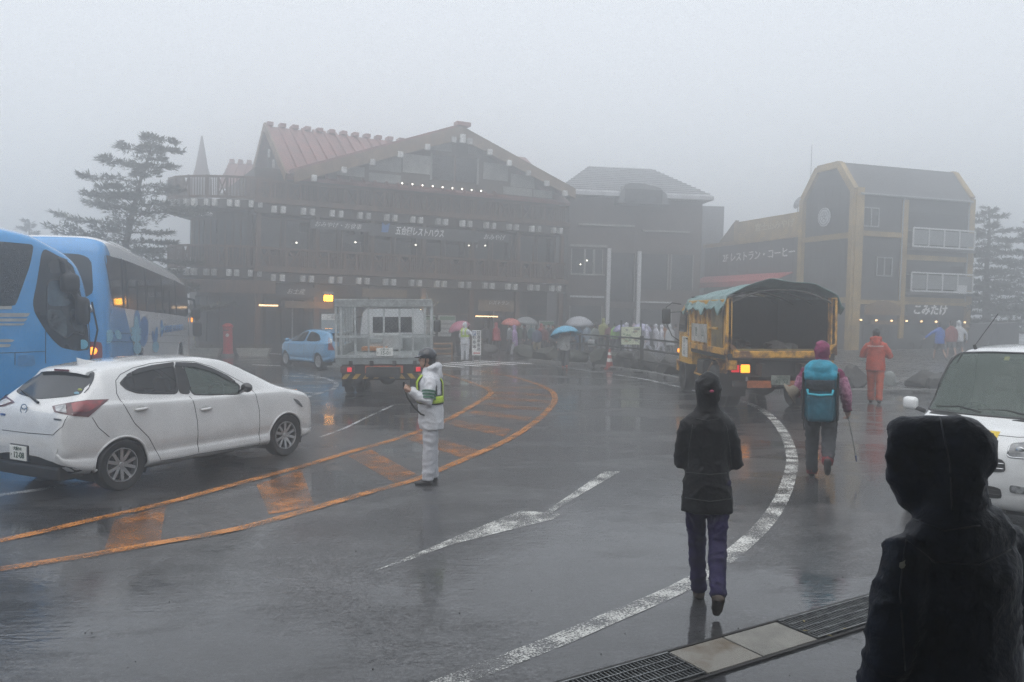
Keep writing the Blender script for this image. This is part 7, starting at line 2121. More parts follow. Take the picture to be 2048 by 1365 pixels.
# ------------------------------------------------------------------ the hooded person in the foreground
def hooded_near():
    P = Pose(1.80, lh=0, rh=0, lean=1, spread=.10, shoulder=.200)
    P.arms((-.13, .05, -1), (.04, .35, -1), (.13, .05, -1), (-.04, .35, -1))
    Yd = 2.62
    a = AT(1893, 1000, Yd)
    p = V(a.x + .04, Yd, 0)
    rz = R(22)
    NV = cloth('navy_shell_jacket', (.018, .026, .048), .42, .25, bump=.3, bscale=45)
    k = P.k
    hp = P.head; f = V(math.sin(R(-42)), math.cos(R(-42)), 0); sd = V(f.y, -f.x, 0)
    def hood_shapes(hb):
        # deep hood with a stiff peaked brim reaching past the face, flowing into the shoulders
        hb.ell(hp + V(0, 0, .035) - f * .02, (.098, .115, .122), rot=(0, 0, math.atan2(f.y, f.x) - math.pi / 2))
        rings = []
        for (d, w, top, bot) in ((-.09, .088, .132, -.16), (.0, .099, .155, -.20), (.07, .098, .154, -.20), (.14, .092, .140, -.175), (.185, .082, .118, -.10)):
            rings.append([hp + f * d + sd * (w * math.cos(t)) + V(0, 0, (top + bot) / 2 + (top - bot) / 2 * math.sin(t)) for t in [2 * math.pi * q / 16 for q in range(16)]])
        hb.loft(rings)
        hb.tube([hp + V(0, 0, -.04) - f * .01, hp + V(0, 0, -.14) + f * .01, P.neck + V(0, 0, -.05)], [.105, .108, .13], 18)
        hb.ell(P.neck + V(0, -.02, -.09), (.20, .12, .10))
    r, j = make_person('person in a dark navy hooded jacket, nearest to the camera', p, rz, P, NV, cloth('black_trousers', (.01, .01, .011), .7), vox=.013, hem=.62, loose=1.22, hair=False, look=42, wr_amp=.010, sleeve=1.25, hands=True, extra=hood_shapes)
    stitch(r, j, p, rz, [[(1880, 835), (1900, 930), (1905, 1035)], [(1805, 1075), (1870, 1125), (1960, 1130), (2030, 1095)], [(1812, 1080), (1800, 1180), (1812, 1365)], [(1830, 1040), (1890, 1062), (1970, 1050)]], .0028, mat('navy_seam', (.022, .03, .05), .5))
    # small pale leaf-shaped tag on the shoulder
    for v in j.data.vertices:        # hollow the hood so that its brim stands round the face
        e = v.co - hp; a_ = e.dot(f); w_ = (e - f * a_ - V(0, 0, .03)).length
        if a_ > .13 and w_ < .06: v.co -= f * (.10 * (1 - w_ / .06))
    jm = j.data; bvh = BVHTree.FromPolygons([v.co[:] for v in jm.vertices], [q.vertices[:] for q in jm.polygons])
    M = Matrix.Translation(p) @ Matrix.Rotation(rz, 4, 'Z'); I = M.inverted()
    o = I @ V(0, 0, CAM_H); d = (I.to_3x3() @ ray(1805, 1130)).normalized()
    h = bvh.ray_cast(o, d)
    if h[0] is not None:
        nrm = h[1] if h[1].dot(d) < 0 else -h[1]
        up = (V(0, 0, 1) - nrm * nrm.z).normalized(); rt = up.cross(nrm)
        c = h[0] + nrm * .004
        MB().slab([c + rt * x * .010 + up * y * .013 for (x, y) in ((-.9, -.6), (-.3, -.95), (.5, -.7), (.9, .0), (.6, .55), (.75, 1.2), (.0, .7), (-.8, .4))], .002).build('leaf_tag', mat('pale_tag', (.35, .34, .28), .6), r)
hooded_near()

# ------------------------------------------------------------------ umbrellas
def umbrella(label, tip, col, rad=.52, tilt=(0, 0), handle=.85, group='umbrellas held up in front of the rest house', clear=False):
    u = thing('umbrella', label, 'umbrella', tip, 0, group); u.rotation_euler = (R(tilt[0]), R(tilt[1]), 0)
    m = mat('umbrella_' + label[:28].replace(' ', '_'), col, .4, var=.08, scale=4, alpha=.55 if clear else 1.0)
    n, rings = 8, 6
    vs = [(0, 0, 0)]; fs = []
    per = 32
    for i in range(1, rings + 1):
        t = i / rings
        for q in range(per):
            a = 2 * math.pi * q / per
            sc = 1 - .07 * t * t * (1 - abs(math.cos(a * n / 2)))
            vs.append((rad * math.sin(t * 1.15) / math.sin(1.15) * math.cos(a) * sc, rad * math.sin(t * 1.15) / math.sin(1.15) * math.sin(a) * sc, -rad * .62 * t ** 2 + rad * .05 * t * t * (1 - abs(math.cos(a * n / 2)))))
    for q in range(per): fs.append((0, 1 + q, 1 + (q + 1) % per))
    for i in range(rings - 1):
        for q in range(per):
            a = 1 + i * per
            fs.append((a + q, a + per + q, a + per + (q + 1) % per, a + (q + 1) % per))
    o = MB().add(vs, fs).build('canopy', m, u, smooth=True); s_ = o.modifiers.new('t', 'SOLIDIFY'); s_.thickness = .004
    for q in range(n):
        a = 2 * math.pi * q / n
        MB().tube([(0, 0, -.02), (rad * .55 * math.cos(a), rad * .55 * math.sin(a), -rad * .17), (rad * .98 * math.cos(a), rad * .98 * math.sin(a), -rad * .60)], .004, 4).build('rib', METAL_G, u)
    MB().tube([(0, 0, .06), (0, 0, -handle)], .007, 6).build('shaft', METAL_G, u)
    MB().tube([(0, 0, -handle), (0, 0, -handle - .07), (.03, 0, -handle - .10), (.06, 0, -handle - .06)], .012, 6).build('handle', BLACKP, u)
    return u

# ------------------------------------------------------------------ people further off
def far_person(px, py, top_px, label, face, jcol, lcol, pose=None, hood=None, group='people in front of the rest house', **kw):
    p = G(px, py)
    H = CAM_H - (top_px - 618.0) / FPX * p.y
    H = max(1.45, min(1.85, H))
    P = pose or Pose(H - .04, lh=14, lk=6, rh=-12, rk=14, lean=2)
    jm = jcol if not isinstance(jcol, tuple) else cloth('cloth_%03d_%03d_%03d' % tuple(int(c * 999) for c in jcol), jcol, .5, .12)
    lm = lcol if not isinstance(lcol, tuple) else cloth('cloth_%03d_%03d_%03d' % tuple(int(c * 999) for c in lcol), lcol, .6, .12)
    return make_person(label, p, R(face), P, jm, lm, vox=.034, hood=hood, group=group, hem=kw.pop('hem', .78), loose=kw.pop('loose', 1.12), wr_amp=.012, detail=False, **kw), p, P
def walk(H, a=16): return Pose(H, lh=a, lk=5, rh=-a + 2, rk=18, lean=3)
# second guard beside the parking sign
P = Pose(1.60, lh=1, rh=-1); P.arms((-.8, .1, -.75), (-.75, .4, .05), (.15, .1, -1), (-.4, .9, 1.1))
(gr, gj), gp, _ = far_person(930, 723, 648, 'second guard in white rainwear with a hi-vis vest beside the parking sign', 160, (.66, .68, .72), (.62, .64, .68), P, 'open', group=None, hem=.72)
HV = MATS['hi_vis_yellow']
k = P.k
bm_ = MB(); bm_.lathe([(.175, 0), (.182, .09), (.178, .09), (.171, 0)], 22, Matrix.Translation(P.waist + V(0, 0, 0)) @ Matrix.Diagonal((1.12, .86, 1, 1))); bm_.build('vest_belt', HV, gr)
for s in (-1, 1): MB().tube([P.waist + V(s * .08, .165, .04), P.chest + V(s * .085, .165, .05), P.neck + V(s * .085, .05, .0), P.chest + V(s * .085, -.16, .05), P.waist + V(s * .08, -.16, .04)], .03, 6, flat=(1.1, .45)).build('vest_band', HV, gr)
# walker with the light blue umbrella
P = walk(1.55); P.arms((-.2, .1, -1), None, (.05, .45, -.6), (-.1, .5, .9))
(br, bj), bp, _ = far_person(1130, 736, 660, 'walker in a pale grey top and dark trousers under the light blue umbrella', -12, (.46, .47, .46), (.07, .075, .085), P, hem=.72, shoes=mat('coral_shoe', (.62, .17, .11), .5))
umbrella('light blue umbrella carried over the road beside the fence', AT(1127, 653, bp.y), (.13, .42, .62), .56, (-14, -8), .7)
crowd = [
 # px, py, top, label, facing, jacket, trousers, hood, extra
 (1030, 712, 655, 'walker in a lilac raincoat and pale trousers', 75, (.42, .28, .50), (.55, .56, .60), 'open', dict(hem=.55)),
 (1020, 706, 655, 'person in a pale grey coat under the salmon umbrella', 60, (.36, .39, .42), (.12, .12, .13), None, dict()),
 (1050, 706, 655, 'person in a black jacket under the clear umbrella', 100, (.03, .032, .036), (.03, .03, .034), None, dict()),
 (1074, 714, 651, 'person in khaki trousers and a navy top beside the boulders', 10, (.05, .07, .13), (.30, .26, .19), None, dict()),
 (1088, 708, 650, 'person in a dark red-brown jacket in the waiting crowd', 170, (.16, .05, .05), (.05, .05, .06), None, dict()),
 (1107, 712, 648, 'tall dark-clothed person behind the light blue umbrella', 150, (.035, .037, .042), (.03, .03, .034), None, dict()),
 (993, 702, 645, 'person wrapped in a wide red poncho near the doors', 40, (.42, .05, .07), (.05, .05, .055), 'open', dict(hem=.60, hem_flare=1.7)),
 (912, 715, 650, 'dark-clothed person behind the second guard', 200, (.05, .05, .055), (.04, .04, .045), None, dict()),
 (1158, 706, 648, 'person in a blue raincoat under the grey umbrella', 30, (.06, .17, .33), (.05, .08, .14), 'open', dict(hem=.55)),
 (1190, 704, 650, 'person in a grey-green jacket carrying a white bag', 20, (.20, .23, .21), (.10, .10, .11), None, dict()),
 (1207, 702, 636, 'person in an olive yellow jacket and cap', 5, (.32, .33, .10), (.07, .07, .075), 'open', dict()),
 (1230, 704, 645, 'person in a neon green vest beside the map board', 15, (.30, .60, .12), (.08, .08, .09), None, dict()),
 (1254, 706, 645, 'person in a white poncho behind the map board', 60, (.60, .60, .66), (.50, .50, .58), 'open', dict(hem=.5)),
 (1294, 708, 658, 'short person in a lilac white poncho right of the map board', 80, (.56, .56, .66), (.55, .55, .62), 'open', dict(hem=.5)),
 (1312, 706, 648, 'tall person in a white poncho with pointed hood', 120, (.66, .66, .72), (.58, .58, .64), 'open', dict(hem=.45)),
 (1322, 710, 656, 'person in a white raincoat holding a yellow-green bag', -100, (.62, .62, .68), (.56, .56, .62), 'open', dict(hem=.5)),
 (1340, 708, 650, 'person in a translucent poncho nearest the yellow truck', 10, (.46, .48, .50), (.12, .12, .13), 'open', dict(hem=.5, hem_flare=1.35)),
 (1352, 704, 652, 'dark-clothed person behind the mirror of the yellow truck', 30, (.10, .09, .10), (.06, .06, .07), None, dict()),
 (1064, 704, 652, 'person in a teal jacket squeezed between the black and khaki figures', 190, (.05, .14, .15), (.06, .06, .07), 'open', dict()),
 (1120, 705, 650, 'person in a plum jacket just right of the tall dark figure', 170, (.14, .06, .11), (.06, .06, .065), None, dict()),
 (1174, 702, 651, 'person in a pale blue raincoat beside the grey umbrella', 200, (.28, .36, .44), (.10, .11, .13), 'open', dict(hem=.55)),
 (1268, 704, 650, 'person in a pale pink poncho just behind the map board', 150, (.50, .38, .42), (.14, .14, .15), 'open', dict(hem=.5)),
 (1282, 703, 648, 'person in a grey jacket between two pale ponchos', 20, (.22, .23, .25), (.09, .09, .1), None, dict()),
 (1040, 703, 653, 'person in a dark green jacket behind the lilac raincoat', 150, (.05, .09, .06), (.05, .05, .055), None, dict()),
 (1082, 702, 654, 'short person in a bright red jacket deep in the crowd', 200, (.36, .04, .05), (.05, .05, .06), 'open', dict()),
 (1098, 704, 650, 'person in a charcoal coat between two darker figures', 140, (.07, .072, .08), (.05, .05, .055), None, dict()),
 (1141, 706, 652, 'person in a dark rain cape behind the light blue umbrella', 160, (.05, .055, .07), (.04, .04, .05), 'open', dict(hem=.55)),
 (1150, 703, 650, 'person in a brown jacket left of the blue raincoat', 30, (.13, .09, .06), (.07, .07, .075), None, dict()),
 (1198, 701, 652, 'person in a black coat left of the olive yellow jacket', 170, (.035, .035, .04), (.03, .03, .035), None, dict()),
 (1218, 703, 650, 'person in a maroon jacket right of the olive yellow jacket', 10, (.17, .04, .05), (.06, .06, .07), None, dict()),
 (1242, 703, 652, 'person in dark navy rainwear left of the map board', 190, (.03, .04, .08), (.03, .035, .05), 'open', dict()),
 (1303, 703, 653, 'person in a dark jacket between the pale ponchos', 20, (.06, .06, .07), (.05, .05, .06), None, dict()),
 (1330, 704, 652, 'person in a dull orange jacket behind the pale ponchos', 40, (.30, .13, .05), (.07, .07, .075), None, dict()),
 (920, 706, 648, 'dark-clothed person by the notice boards behind the pink umbrella', 30, (.04, .042, .05), (.04, .04, .045), None, dict()),
 (972, 703, 650, 'person in a black jacket near the lit shop door', 20, (.03, .03, .035), (.04, .04, .045), None, dict()),
 (1808, 700, 652, 'person in a long blue raincoat before the yellow-edged house', 30, (.05, .16, .42), (.05, .12, .30), 'open', dict(hem=.45)),
 (540, 694, 630, 'walker in black with one leg forward before the entrance', 85, (.035, .036, .04), (.10, .10, .105), None, dict()),
 (557, 696, 632, 'person in a grey jacket walking behind another at the entrance', 80, (.16, .17, .18), (.11, .12, .12), None, dict()),
 (585, 692, 634, 'person in a dark blue jacket by the entrance posts', 60, (.04, .05, .08), (.04, .04, .05), None, dict()),
 (603, 690, 635, 'person in a dark coat standing deepest in the entrance', 200, (.045, .042, .05), (.05, .05, .055), None, dict()),
 (396, 695, 645, 'person in a yellow poncho past the nose of the far coach', 40, (.42, .40, .12), (.20, .19, .10), 'open', dict(hem=.5, hem_flare=1.5)),
 (445, 695, 640, 'dark-clothed person beside the red post box', 120, (.05, .055, .06), (.05, .05, .055), None, dict()),
]
for (px, py, tp, lb, face, jc, lc, hd, kw) in crowd:
    p = G(px, py); H = max(1.45, min(1.8, CAM_H - (tp - 618.0) / FPX * p.y)) - .04
    P = walk(H, 14 if (px % 3) else 6)
    far_person(px, py, tp, lb, face, jc, lc, P, hd, **kw)
# three hikers on the paved square
P = walk(1.66, 18); P.arms((-1, .1, -.62), (-1, .1, -.75), (.2, .1, -1), (-.1, .6, -.6))
far_person(1878, 724, 642, 'hiker in a blue jacket and shorts pointing with an outstretched arm', 10, (.045, .13, .46), (.05, .05, .055), P, group='hikers on the paved square', short=True)
P = walk(1.66, 10); far_person(1902, 720, 640, 'hiker with a dark red top beside the pointing hiker', 0, (.26, .06, .055), (.14, .14, .14), P, group='hikers on the paved square', short=True)
P = walk(1.66, 12); P.arms((-.2, .1, -1), None, (.55, .0, -1), (.1, .2, -1))
far_person(1917, 719, 644, 'hiker in a white jacket, the last of the three on the square', -8, (.58, .60, .62), (.12, .12, .125), P, group='hikers on the paved square', short=True, hood='open')
for (px, py, lb, col, rad, tl, clr) in ((1023, 637, 'salmon pink umbrella among the waiting crowd', (.52, .16, .13), .50, (6, 4), False), (1054, 634, 'clear grey umbrella in the middle of the waiting crowd', (.34, .36, .37), .62, (0, 5), True),
                                        (1158, 633, 'pale grey umbrella right of the waiting crowd', (.36, .37, .40), .72, (4, 0), False), (914, 644, 'pink umbrella held behind the second guard', (.42, .13, .20), .52, (10, -20), False), (1241, 650, 'lilac umbrella beside the map board', (.36, .34, .55), .45, (5, -10), False), (1286, 648, 'pale lilac umbrella behind the map board', (.42, .41, .58), .5, (5, 8), False)):
    Y = {1023: 39.5, 1054: 40.0, 1158: 39.8, 914: 36.4, 1241: 41, 1286: 40.5}[px]
    umbrella(lb, AT(px, py, Y), col, rad, tl, .85, clear=clr)
# a white carrier bag
def bag():
    p = G(1187, 704); b = thing('carrier_bag', 'white carrier bag held low in the crowd', 'bag', p + V(-.15, -.3, .25), 0)
    m = MB(); m.box((0, 0, .2), (.34, .16, .36), bev=.05); me = remeshed(m, .03, 2); wrinkle(me, .02, 8); link('bag_body', me, mat('white_plastic', (.55, .57, .58), .4), b, smooth=True)
    MB().tube([(-.1, 0, .38), (-.06, 0, .52), (.06, 0, .52), (.1, 0, .38)], .01, 5).build('handle', MATS['white_plastic'], b)
bag()
# ------------------------------------------------------------------ trees
NEEDLE = mat('dark_conifer_needles', (.080, .098, .062), .6, var=.35, scale=3)
NEEDLE2 = mat('olive_conifer_needles', (.110, .122, .075), .6, var=.35, scale=3)
BARK = mat('conifer_bark', (.075, .058, .045), .8, var=.3, scale=8, bump=.5, bscale=25)
def conifer(label, base, H, spread, nl, seed, wind=0.0, z_first=.12, leafm=None, dens=1.0, lean_x=0.0, size=1.0):
    rng = random.Random(seed)
    t = thing('conifer_tree', label, 'tree', base)
    lean = V(lean_x, 0, 0)
    pts = [V(0, 0, -.3) + lean * 0] + [V(0, 0, H * f) + lean * H * f * f + V(rng.uniform(-.05, .05), rng.uniform(-.05, .05), 0) for f in (.2, .4, .6, .8, 1.0)]
    MB().tube(pts, [.26, .22, .17, .12, .07, .02], 10).build('trunk', BARK, t, smooth=True)
    limbs = MB(); lv, lf = [], []
    for q in range(nl):
        f = z_first + (1 - z_first) * (q / (nl - 1)) ** .95
        z = H * f * .985
        an = q * 2.4 + rng.uniform(-.5, .5)
        L = spread * ((1 - f) ** .62 + .10) * rng.uniform(.55, 1.15)
        dirv = V(math.cos(an), math.sin(an), 0)
        L *= 1 + wind * .55 * dirv.x
        if L < .15: continue
        b = V(0, 0, z) + lean * H * f * f
        droop = rng.uniform(-.18, .12)
        P3 = [b, b + dirv * L * .4 + V(0, 0, L * (.06 + droop * .3)), b + dirv * L * .75 + V(0, 0, L * (.04 + droop * .6)), b + dirv * L + V(0, 0, L * (.10 + droop))]
        limbs.tube(P3, [.05 * (1.2 - f), .04 * (1.2 - f), .025, .008], 5)
        # flat layered sprays along each limb
        ns = int(L * 34 * dens) + 10
        for s in range(ns):
            u = rng.random() ** .75
            i = min(2, int(u * 3)); c = P3[i].lerp(P3[i + 1], u * 3 - i)
            sidev = V(-dirv.y, dirv.x, 0)
            w = L * .30 * (1 - .55 * u) + .10
            off = sidev * rng.uniform(-w, w) + V(0, 0, rng.uniform(-.06, .08)) + dirv * rng.uniform(-.1, .1)
            c = c + off
            d = (dirv * rng.uniform(.3, 1) + sidev * (1.1 if off.dot(sidev) > 0 else -1.1) * rng.uniform(.2, 1) + V(0, 0, rng.uniform(-.15, .35))).normalized()
            for g in range(5):
                d2 = (d + V(rng.uniform(-.75, .75), rng.uniform(-.75, .75), rng.uniform(-.35, .55))).normalized()
                ln = rng.uniform(.10, .24) * size; wd = rng.uniform(.014, .03) * size
                sv = d2.cross(V(rng.uniform(-.4, .4), rng.uniform(-.4, .4), 1)).normalized() * wd
                k = len(lv)
                lv += [c, c + d2 * ln * .5 + sv, c + d2 * ln, c + d2 * ln * .5 - sv]
                lf.append((k, k + 1, k + 2, k + 3))
    limbs.build('limbs', BARK, t, kind='stuff')
    me = bpy.data.meshes.new('crown'); me.from_pydata([tuple(v) for v in lv], [], lf)
    link('crown', me, leafm or NEEDLE, t, fix=False, kind='stuff')
a = AT(232, 700, 35.5)
conifer('big windswept conifer in front of the curved timber terrace', (a.x, 35.5, 0), 9.7, 4.6, 52, 3, wind=.05, z_first=.16, leafm=NEEDLE2, dens=1.7, lean_x=.20, size=1.3)
a = AT(1972, 690, 46); conifer('tall narrow conifer right of the yellow-edged house', (a.x, 46, 0), 7.9, 2.6, 44, 9, z_first=.1, dens=1.3, size=1.6)
a = AT(2062, 690, 44); conifer('broad conifer at the right edge of the picture', (a.x, 44, 0), 6.9, 3.4, 44, 12, wind=-.2, z_first=.1, dens=1.3, size=1.6)
a = AT(62, 690, 52); conifer('faint small conifer above the roof of the near blue coach', (a.x, 52, 0), 7.8, 2.4, 34, 15, z_first=.15, dens=1.0, size=1.6)

# ------------------------------------------------------------------ boulders, fence, paving
ROCK = mat('dark_lava_rock', (.075, .072, .068), .7, var=.3, scale=5, bump=.6, bscale=18)
ROCK2 = mat('mossy_lava_rock', (.062, .068, .055), .75, var=.3, scale=5, bump=.6, bscale=18)
def boulder(label, px, py, w, h, seed, m=None, d=None):
    p = G(px, py)
    o = thing('boulder', label, 'rock', p + V(0, w * .35, 0), random.Random(seed).uniform(0, 6), 'boulders lining the paved square')
    bm = bmesh.new(); bmesh.ops.create_icosphere(bm, subdivisions=4, radius=1)
    rng = random.Random(seed)
    cuts = [(V(rng.gauss(0, 1), rng.gauss(0, 1), rng.gauss(.2, .8)).normalized(), rng.uniform(.62, .85)) for _ in range(9)]
    for v in bm.verts:
        for (n, dd) in cuts:
            e = v.co.dot(n) - dd
            if e > 0: v.co -= n * e
        v.co *= 1 + .06 * noise.noise(v.co * 3 + V(seed, 0, 0)) + .03 * noise.noise(v.co * 8 + V(seed, 0, 0))
        v.co = V(v.co.x * w * .62, v.co.y * w * .55, max(-.02, (v.co.z + .55) * h * .72))
    me = bpy.data.meshes.new('stone'); bm.to_mesh(me); bm.free()
    link('stone', me, m or ROCK, o, smooth=True, angle=28)
for i, (px, py, w, h, lb) in enumerate([(1052, 716, 1.0, .55, 'low mossy boulder in front of the lilac raincoat'), (1095, 722, 1.2, .55, 'wide low boulder beside the khaki trousers'), (1148, 729, 1.0, .62, 'boulder right of the light blue umbrella walker'), (1205, 735, .95, .62, 'boulder just left of the traffic cone'),
                                        (1250, 739, .85, .62, 'boulder below the map board'), (1297, 745, .95, .72, 'boulder behind the tall fence post'), (1343, 753, .95, .70, 'boulder at the right end of the rail fence'), (1400, 765, .9, .7, 'boulder behind the front wheel of the yellow truck'),
                                        (1714, 781, .78, .62, 'dark boulder between the hiker and the orange rainwear'), (1853, 781, .72, .48, 'dark angular boulder right of the orange rainwear'), (1905, 786, .8, .55, 'boulder half hidden by the mirror of the white van'), (966, 712, 1.1, .6, 'dark low boulder right of the parking sign')]):
    boulder(lb, px, py, w, h, 20 + i, ROCK2 if i < 4 else ROCK)
def marker_stone():
    p = G(1779, 776); o = thing('marker_stone', 'short round-topped grey stone post beside the orange rainwear', 'stone post', p)
    MB().lathe([(0, .46), (.06, .455), (.11, .42), (.14, .36), (.15, .30), (.155, 0), (0, 0)], 16).build('shaft', mat('pale_granite', (.26, .28, .27), .8, var=.2, scale=20), o, smooth=True, angle=50)
    MB().lathe([(.17, .04), (.18, .0), (.0, .0), (.0, .04)], 16).build('foot', CONC, o)
marker_stone()

def fence():
    pts = [G(1118, 724), G(1160, 728), G(1215, 735), G(1283, 746), G(1362, 763)]
    f = thing('rail_fence', 'dark three-rail fence in front of the boulders', 'fence', pts[3])
    o = pts[3]
    DK = mat('dark_fence_metal', (.035, .036, .036), .5, var=.15)
    for i, p in enumerate(pts):
        q = p - o
        MB().box((q.x, q.y, .62), (.12, .12, 1.28) if i == 3 else (.10, .10, 1.24), bev=.01).build('post', DK, f)
    for i in range(len(pts) - 1):
        a, b = pts[i] - o, pts[i + 1] - o
        for z in (.42, .80, 1.16): MB().bar(a + V(0, 0, z), b + V(0, 0, z), .055, .06).build('rail', DK, f)
fence()
def map_board():
    a, b = G(1243, 738), G(1281, 744)
    w = .98; Y = 30.5
    c = AT(1262, 672, Y)
    m = thing('map_board', 'cream map board on two dark posts behind the rail fence', 'sign', (c.x, Y, 0), R(-4))
    for s in (-1, 1): MB().box((s * .36, 0, .85), (.07, .07, 1.8), bev=.008).build('post', STONE_D, m)
    pn = MB().box((0, -.05, c.z), (.72, .04, .66), bev=.006).build('panel', mat('cream_panel', (.56, .60, .44), .5, var=.05), m)
    rng = random.Random(4)
    INK = [mat('map_green', (.20, .30, .16)), mat('map_grey', (.22, .24, .24)), mat('map_brown', (.34, .25, .14))]
    for k in range(16):
        x, z = rng.uniform(-.28, .2), rng.uniform(-.2, .22)
        pl = [(x + rng.uniform(.03, .09) * math.cos(t), -.074 - k * .0004, c.z + z + rng.uniform(.02, .05) * math.sin(t)) for t in [2 * math.pi * q / 7 for q in range(7)]]
        MB().slab(pl, .003).build('map_mark', INK[k % 3], pn)
    MB().box((.2, -.075, c.z + .25), (.22, .01, .06)).build('title_bar', INK[1], pn)
    for k in range(6): MB().box((.26, -.075, c.z - .06 - k * .035), (.06, .01, .014)).build('text_line', INK[1], pn)
map_board()
def parking_sign():
    Y = 33.2; c = AT(953, 686, Y)
    s = thing('parking_sign', 'tall white parking sign with red arrow beside the second guard', 'sign', (c.x, Y, 0))
    h = 1.02; w = .36
    for sx in (-1, 1): MB().box((sx * .14, .05, .6), (.04, .04, 1.4)).build('leg', METAL_G, s)
    zc = c.z
    p = MB().box((0, 0, zc), (w, .04, h), bev=.006).build('panel', PLATE_W, s)
    MB().box((-.09, -.024, zc + .38), (.125, .012, .17)).build('blue_square', mat('sign_blue', (.03, .13, .36)), p)
    text('P', .17, SIGN_W, p, (-.09, -.034, zc + .38), FACE, depth=.002, bold=.006)
    INK = mat('sign_ink', (.06, .06, .07))
    for k, ch in enumerate('駐車場'): text(ch, .15, INK, p, (-.09, -.024, zc + .2 - k * .185), FACE, depth=.002, bold=.003)
    for k, ch in enumerate('普通車専用'): text(ch, .15, INK, p, (.085, -.024, zc + .39 - k * .165), FACE, depth=.002, bold=.003)
    RA = mat('sign_red', (.50, .03, .03))
    MB().slab([(-.15, -.024, zc - .42), (-.07, -.024, zc - .375), (-.07, -.024, zc - .40), (.14, -.024, zc - .40), (.14, -.024, zc - .44), (-.07, -.024, zc - .44), (-.07, -.024, zc - .465)], .006).build('arrow', RA, p)
parking_sign()
def cone():
    p = G(1219, 738)
    c = thing('traffic_cone', 'weathered red and white traffic cone by the rail fence', 'traffic cone', p)
    RD = mat('faded_cone_red', (.46, .09, .075), .5, var=.2)
    MB().box((0, 0, .02), (.38, .38, .05), bev=.015).build('base', RD, c)
    for (z0, z1, m, nm) in ((.04, .26, RD, 'red_band'), (.26, .38, PLATE_W, 'white_band'), (.38, .50, RD, 'red_band'), (.50, .60, PLATE_W, 'white_band'), (.60, .72, RD, 'red_band')):
        ra = lambda z: .145 - .155 * z
        MB().lathe([(ra(z0), z0), (ra(z1), z1), (0, z1), (0, z0)], 16).build(nm, m, c, smooth=True, angle=50)
cone()
def post_box():
    Y = 37.6; p = AT(456, 700, Y)
    b = thing('post_box', 'round red post box in front of the shop windows', 'post box', (p.x, Y, 0))
    RD = mat('post_box_red', (.50, .035, .04), .35)
    MB().lathe([(0, 1.52), (.12, 1.50), (.24, 1.42), (.26, 1.36), (.23, 1.34), (.21, 1.32), (.21, .22), (.24, .20), (.24, .12), (0, .12)], 20).build('body', RD, b, smooth=True, angle=40)
    MB().lathe([(.28, .12), (.28, 0), (0, 0), (0, .12)], 20).build('foot', CONC, b)
    MB().box((0, -.2, 1.20), (.22, .06, .05)).build('slot', BLACKP, b)
    MB().lathe([(0, 0), (.08, 0), (.08, .02), (0, .02)], 14, Matrix.Translation((.05, -.205, .98)) @ Matrix.Rotation(R(90), 4, 'X')).build('notice', PLATE_W, b)
post_box()
def planter(label, px, Y, w, flowers=True, seed=1):
    p = AT(px, 700, Y); o = thing('planter', label, 'planter', (p.x, Y, 0), 0, 'planters along the shop front')
    MB().loft([[(-w / 2 * s, -.18 * s, z), (w / 2 * s, -.18 * s, z), (w / 2 * s, .18 * s, z), (-w / 2 * s, .18 * s, z)] for (z, s) in ((0, .86), (.30, 1.0), (.34, 1.04), (.36, 1.04))]).build('trough', mat('pale_planter', (.42, .42, .38), .7, var=.15), o)
    rng = random.Random(seed); vs, fs = [], []
    for k in range(220):
        c = V(rng.uniform(-w / 2, w / 2) * .9, rng.uniform(-.15, .15), .36 + rng.uniform(0, .16)); d = V(rng.uniform(-1, 1), rng.uniform(-1, 1), rng.uniform(0, 1)).normalized() * .07; s = V(-d.y, d.x, .01) * .4
        i = len(vs); vs += [c, c + d * .5 + s, c + d, c + d * .5 - s]; fs.append((i, i + 1, i + 2, i + 3))
    me = bpy.data.meshes.new('plants'); me.from_pydata([tuple(v) for v in vs], [], fs); link('plants', me, mat('yellow_flowering_plants', (.16, .15, .04), .7, var=.4), o, fix=False, kind='stuff')
planter('pale flower trough with yellow plants left of the entrance', 508, 37.8, 1.5, seed=2)
planter('low pale trough beside the red post box', 411, 37.9, 1.4, seed=3)
def barrier():
    p = G(430, 697); o = thing('low_barrier', 'low white hoop barrier left of the red post box', 'barrier', p)
    MB().tube([(-.18, 0, 0), (-.18, 0, .30), (-.12, 0, .36), (.55, 0, .42)], .03, 8).build('hoop', METAL_W, o, smooth=True)
barrier()
def notice_stand(label, px, Y, w, z0, z1):
    p = AT(px, 700, Y); o = thing('notice_stand', label, 'sign', (p.x, Y, 0))
    for s in (-1, 1): MB().box((s * w * .45, .03, (z1) / 2), (.05, .05, z1)).build('leg', METAL_G, o)
    pn = MB().box((0, 0, (z0 + z1) / 2), (w, .05, z1 - z0)).build('panel', mat('blue_grey_notice', (.30, .36, .38), .5), o)
    MB().box((0, -.03, z1 - .16), (w * .96, .02, .26)).build('title_panel', PLATE_W, pn)
    text('ご案内', .2, mat('sign_ink', (.06, .06, .07)), pn, (0, -.042, z1 - .16), FACE, depth=.002)
    MB().box((0, -.03, z0 + .12), (w * .96, .02, .16)).build('title_panel', PLATE_W, pn)
notice_stand('pale blue notice stand behind the small blue car', 666, 38.0, 1.05, .35, 1.95)
def bench(label, px, Y, w, seed):
    p = AT(px, 705, Y); o = thing('wooden_bench', label, 'bench', (p.x, Y, 0), R(5), 'wooden display racks by the shop front')
    WB = mat('orange_wood', (.34, .17, .06), .5, var=.2)
    for z in (.2, .42, .64): MB().box((0, 0, z), (w, .34, .06)).build('board', WB, o)
    for s in (-1, 1): MB().box((s * w * .46, 0, .36), (.06, .3, .72)).build('leg', WB, o)
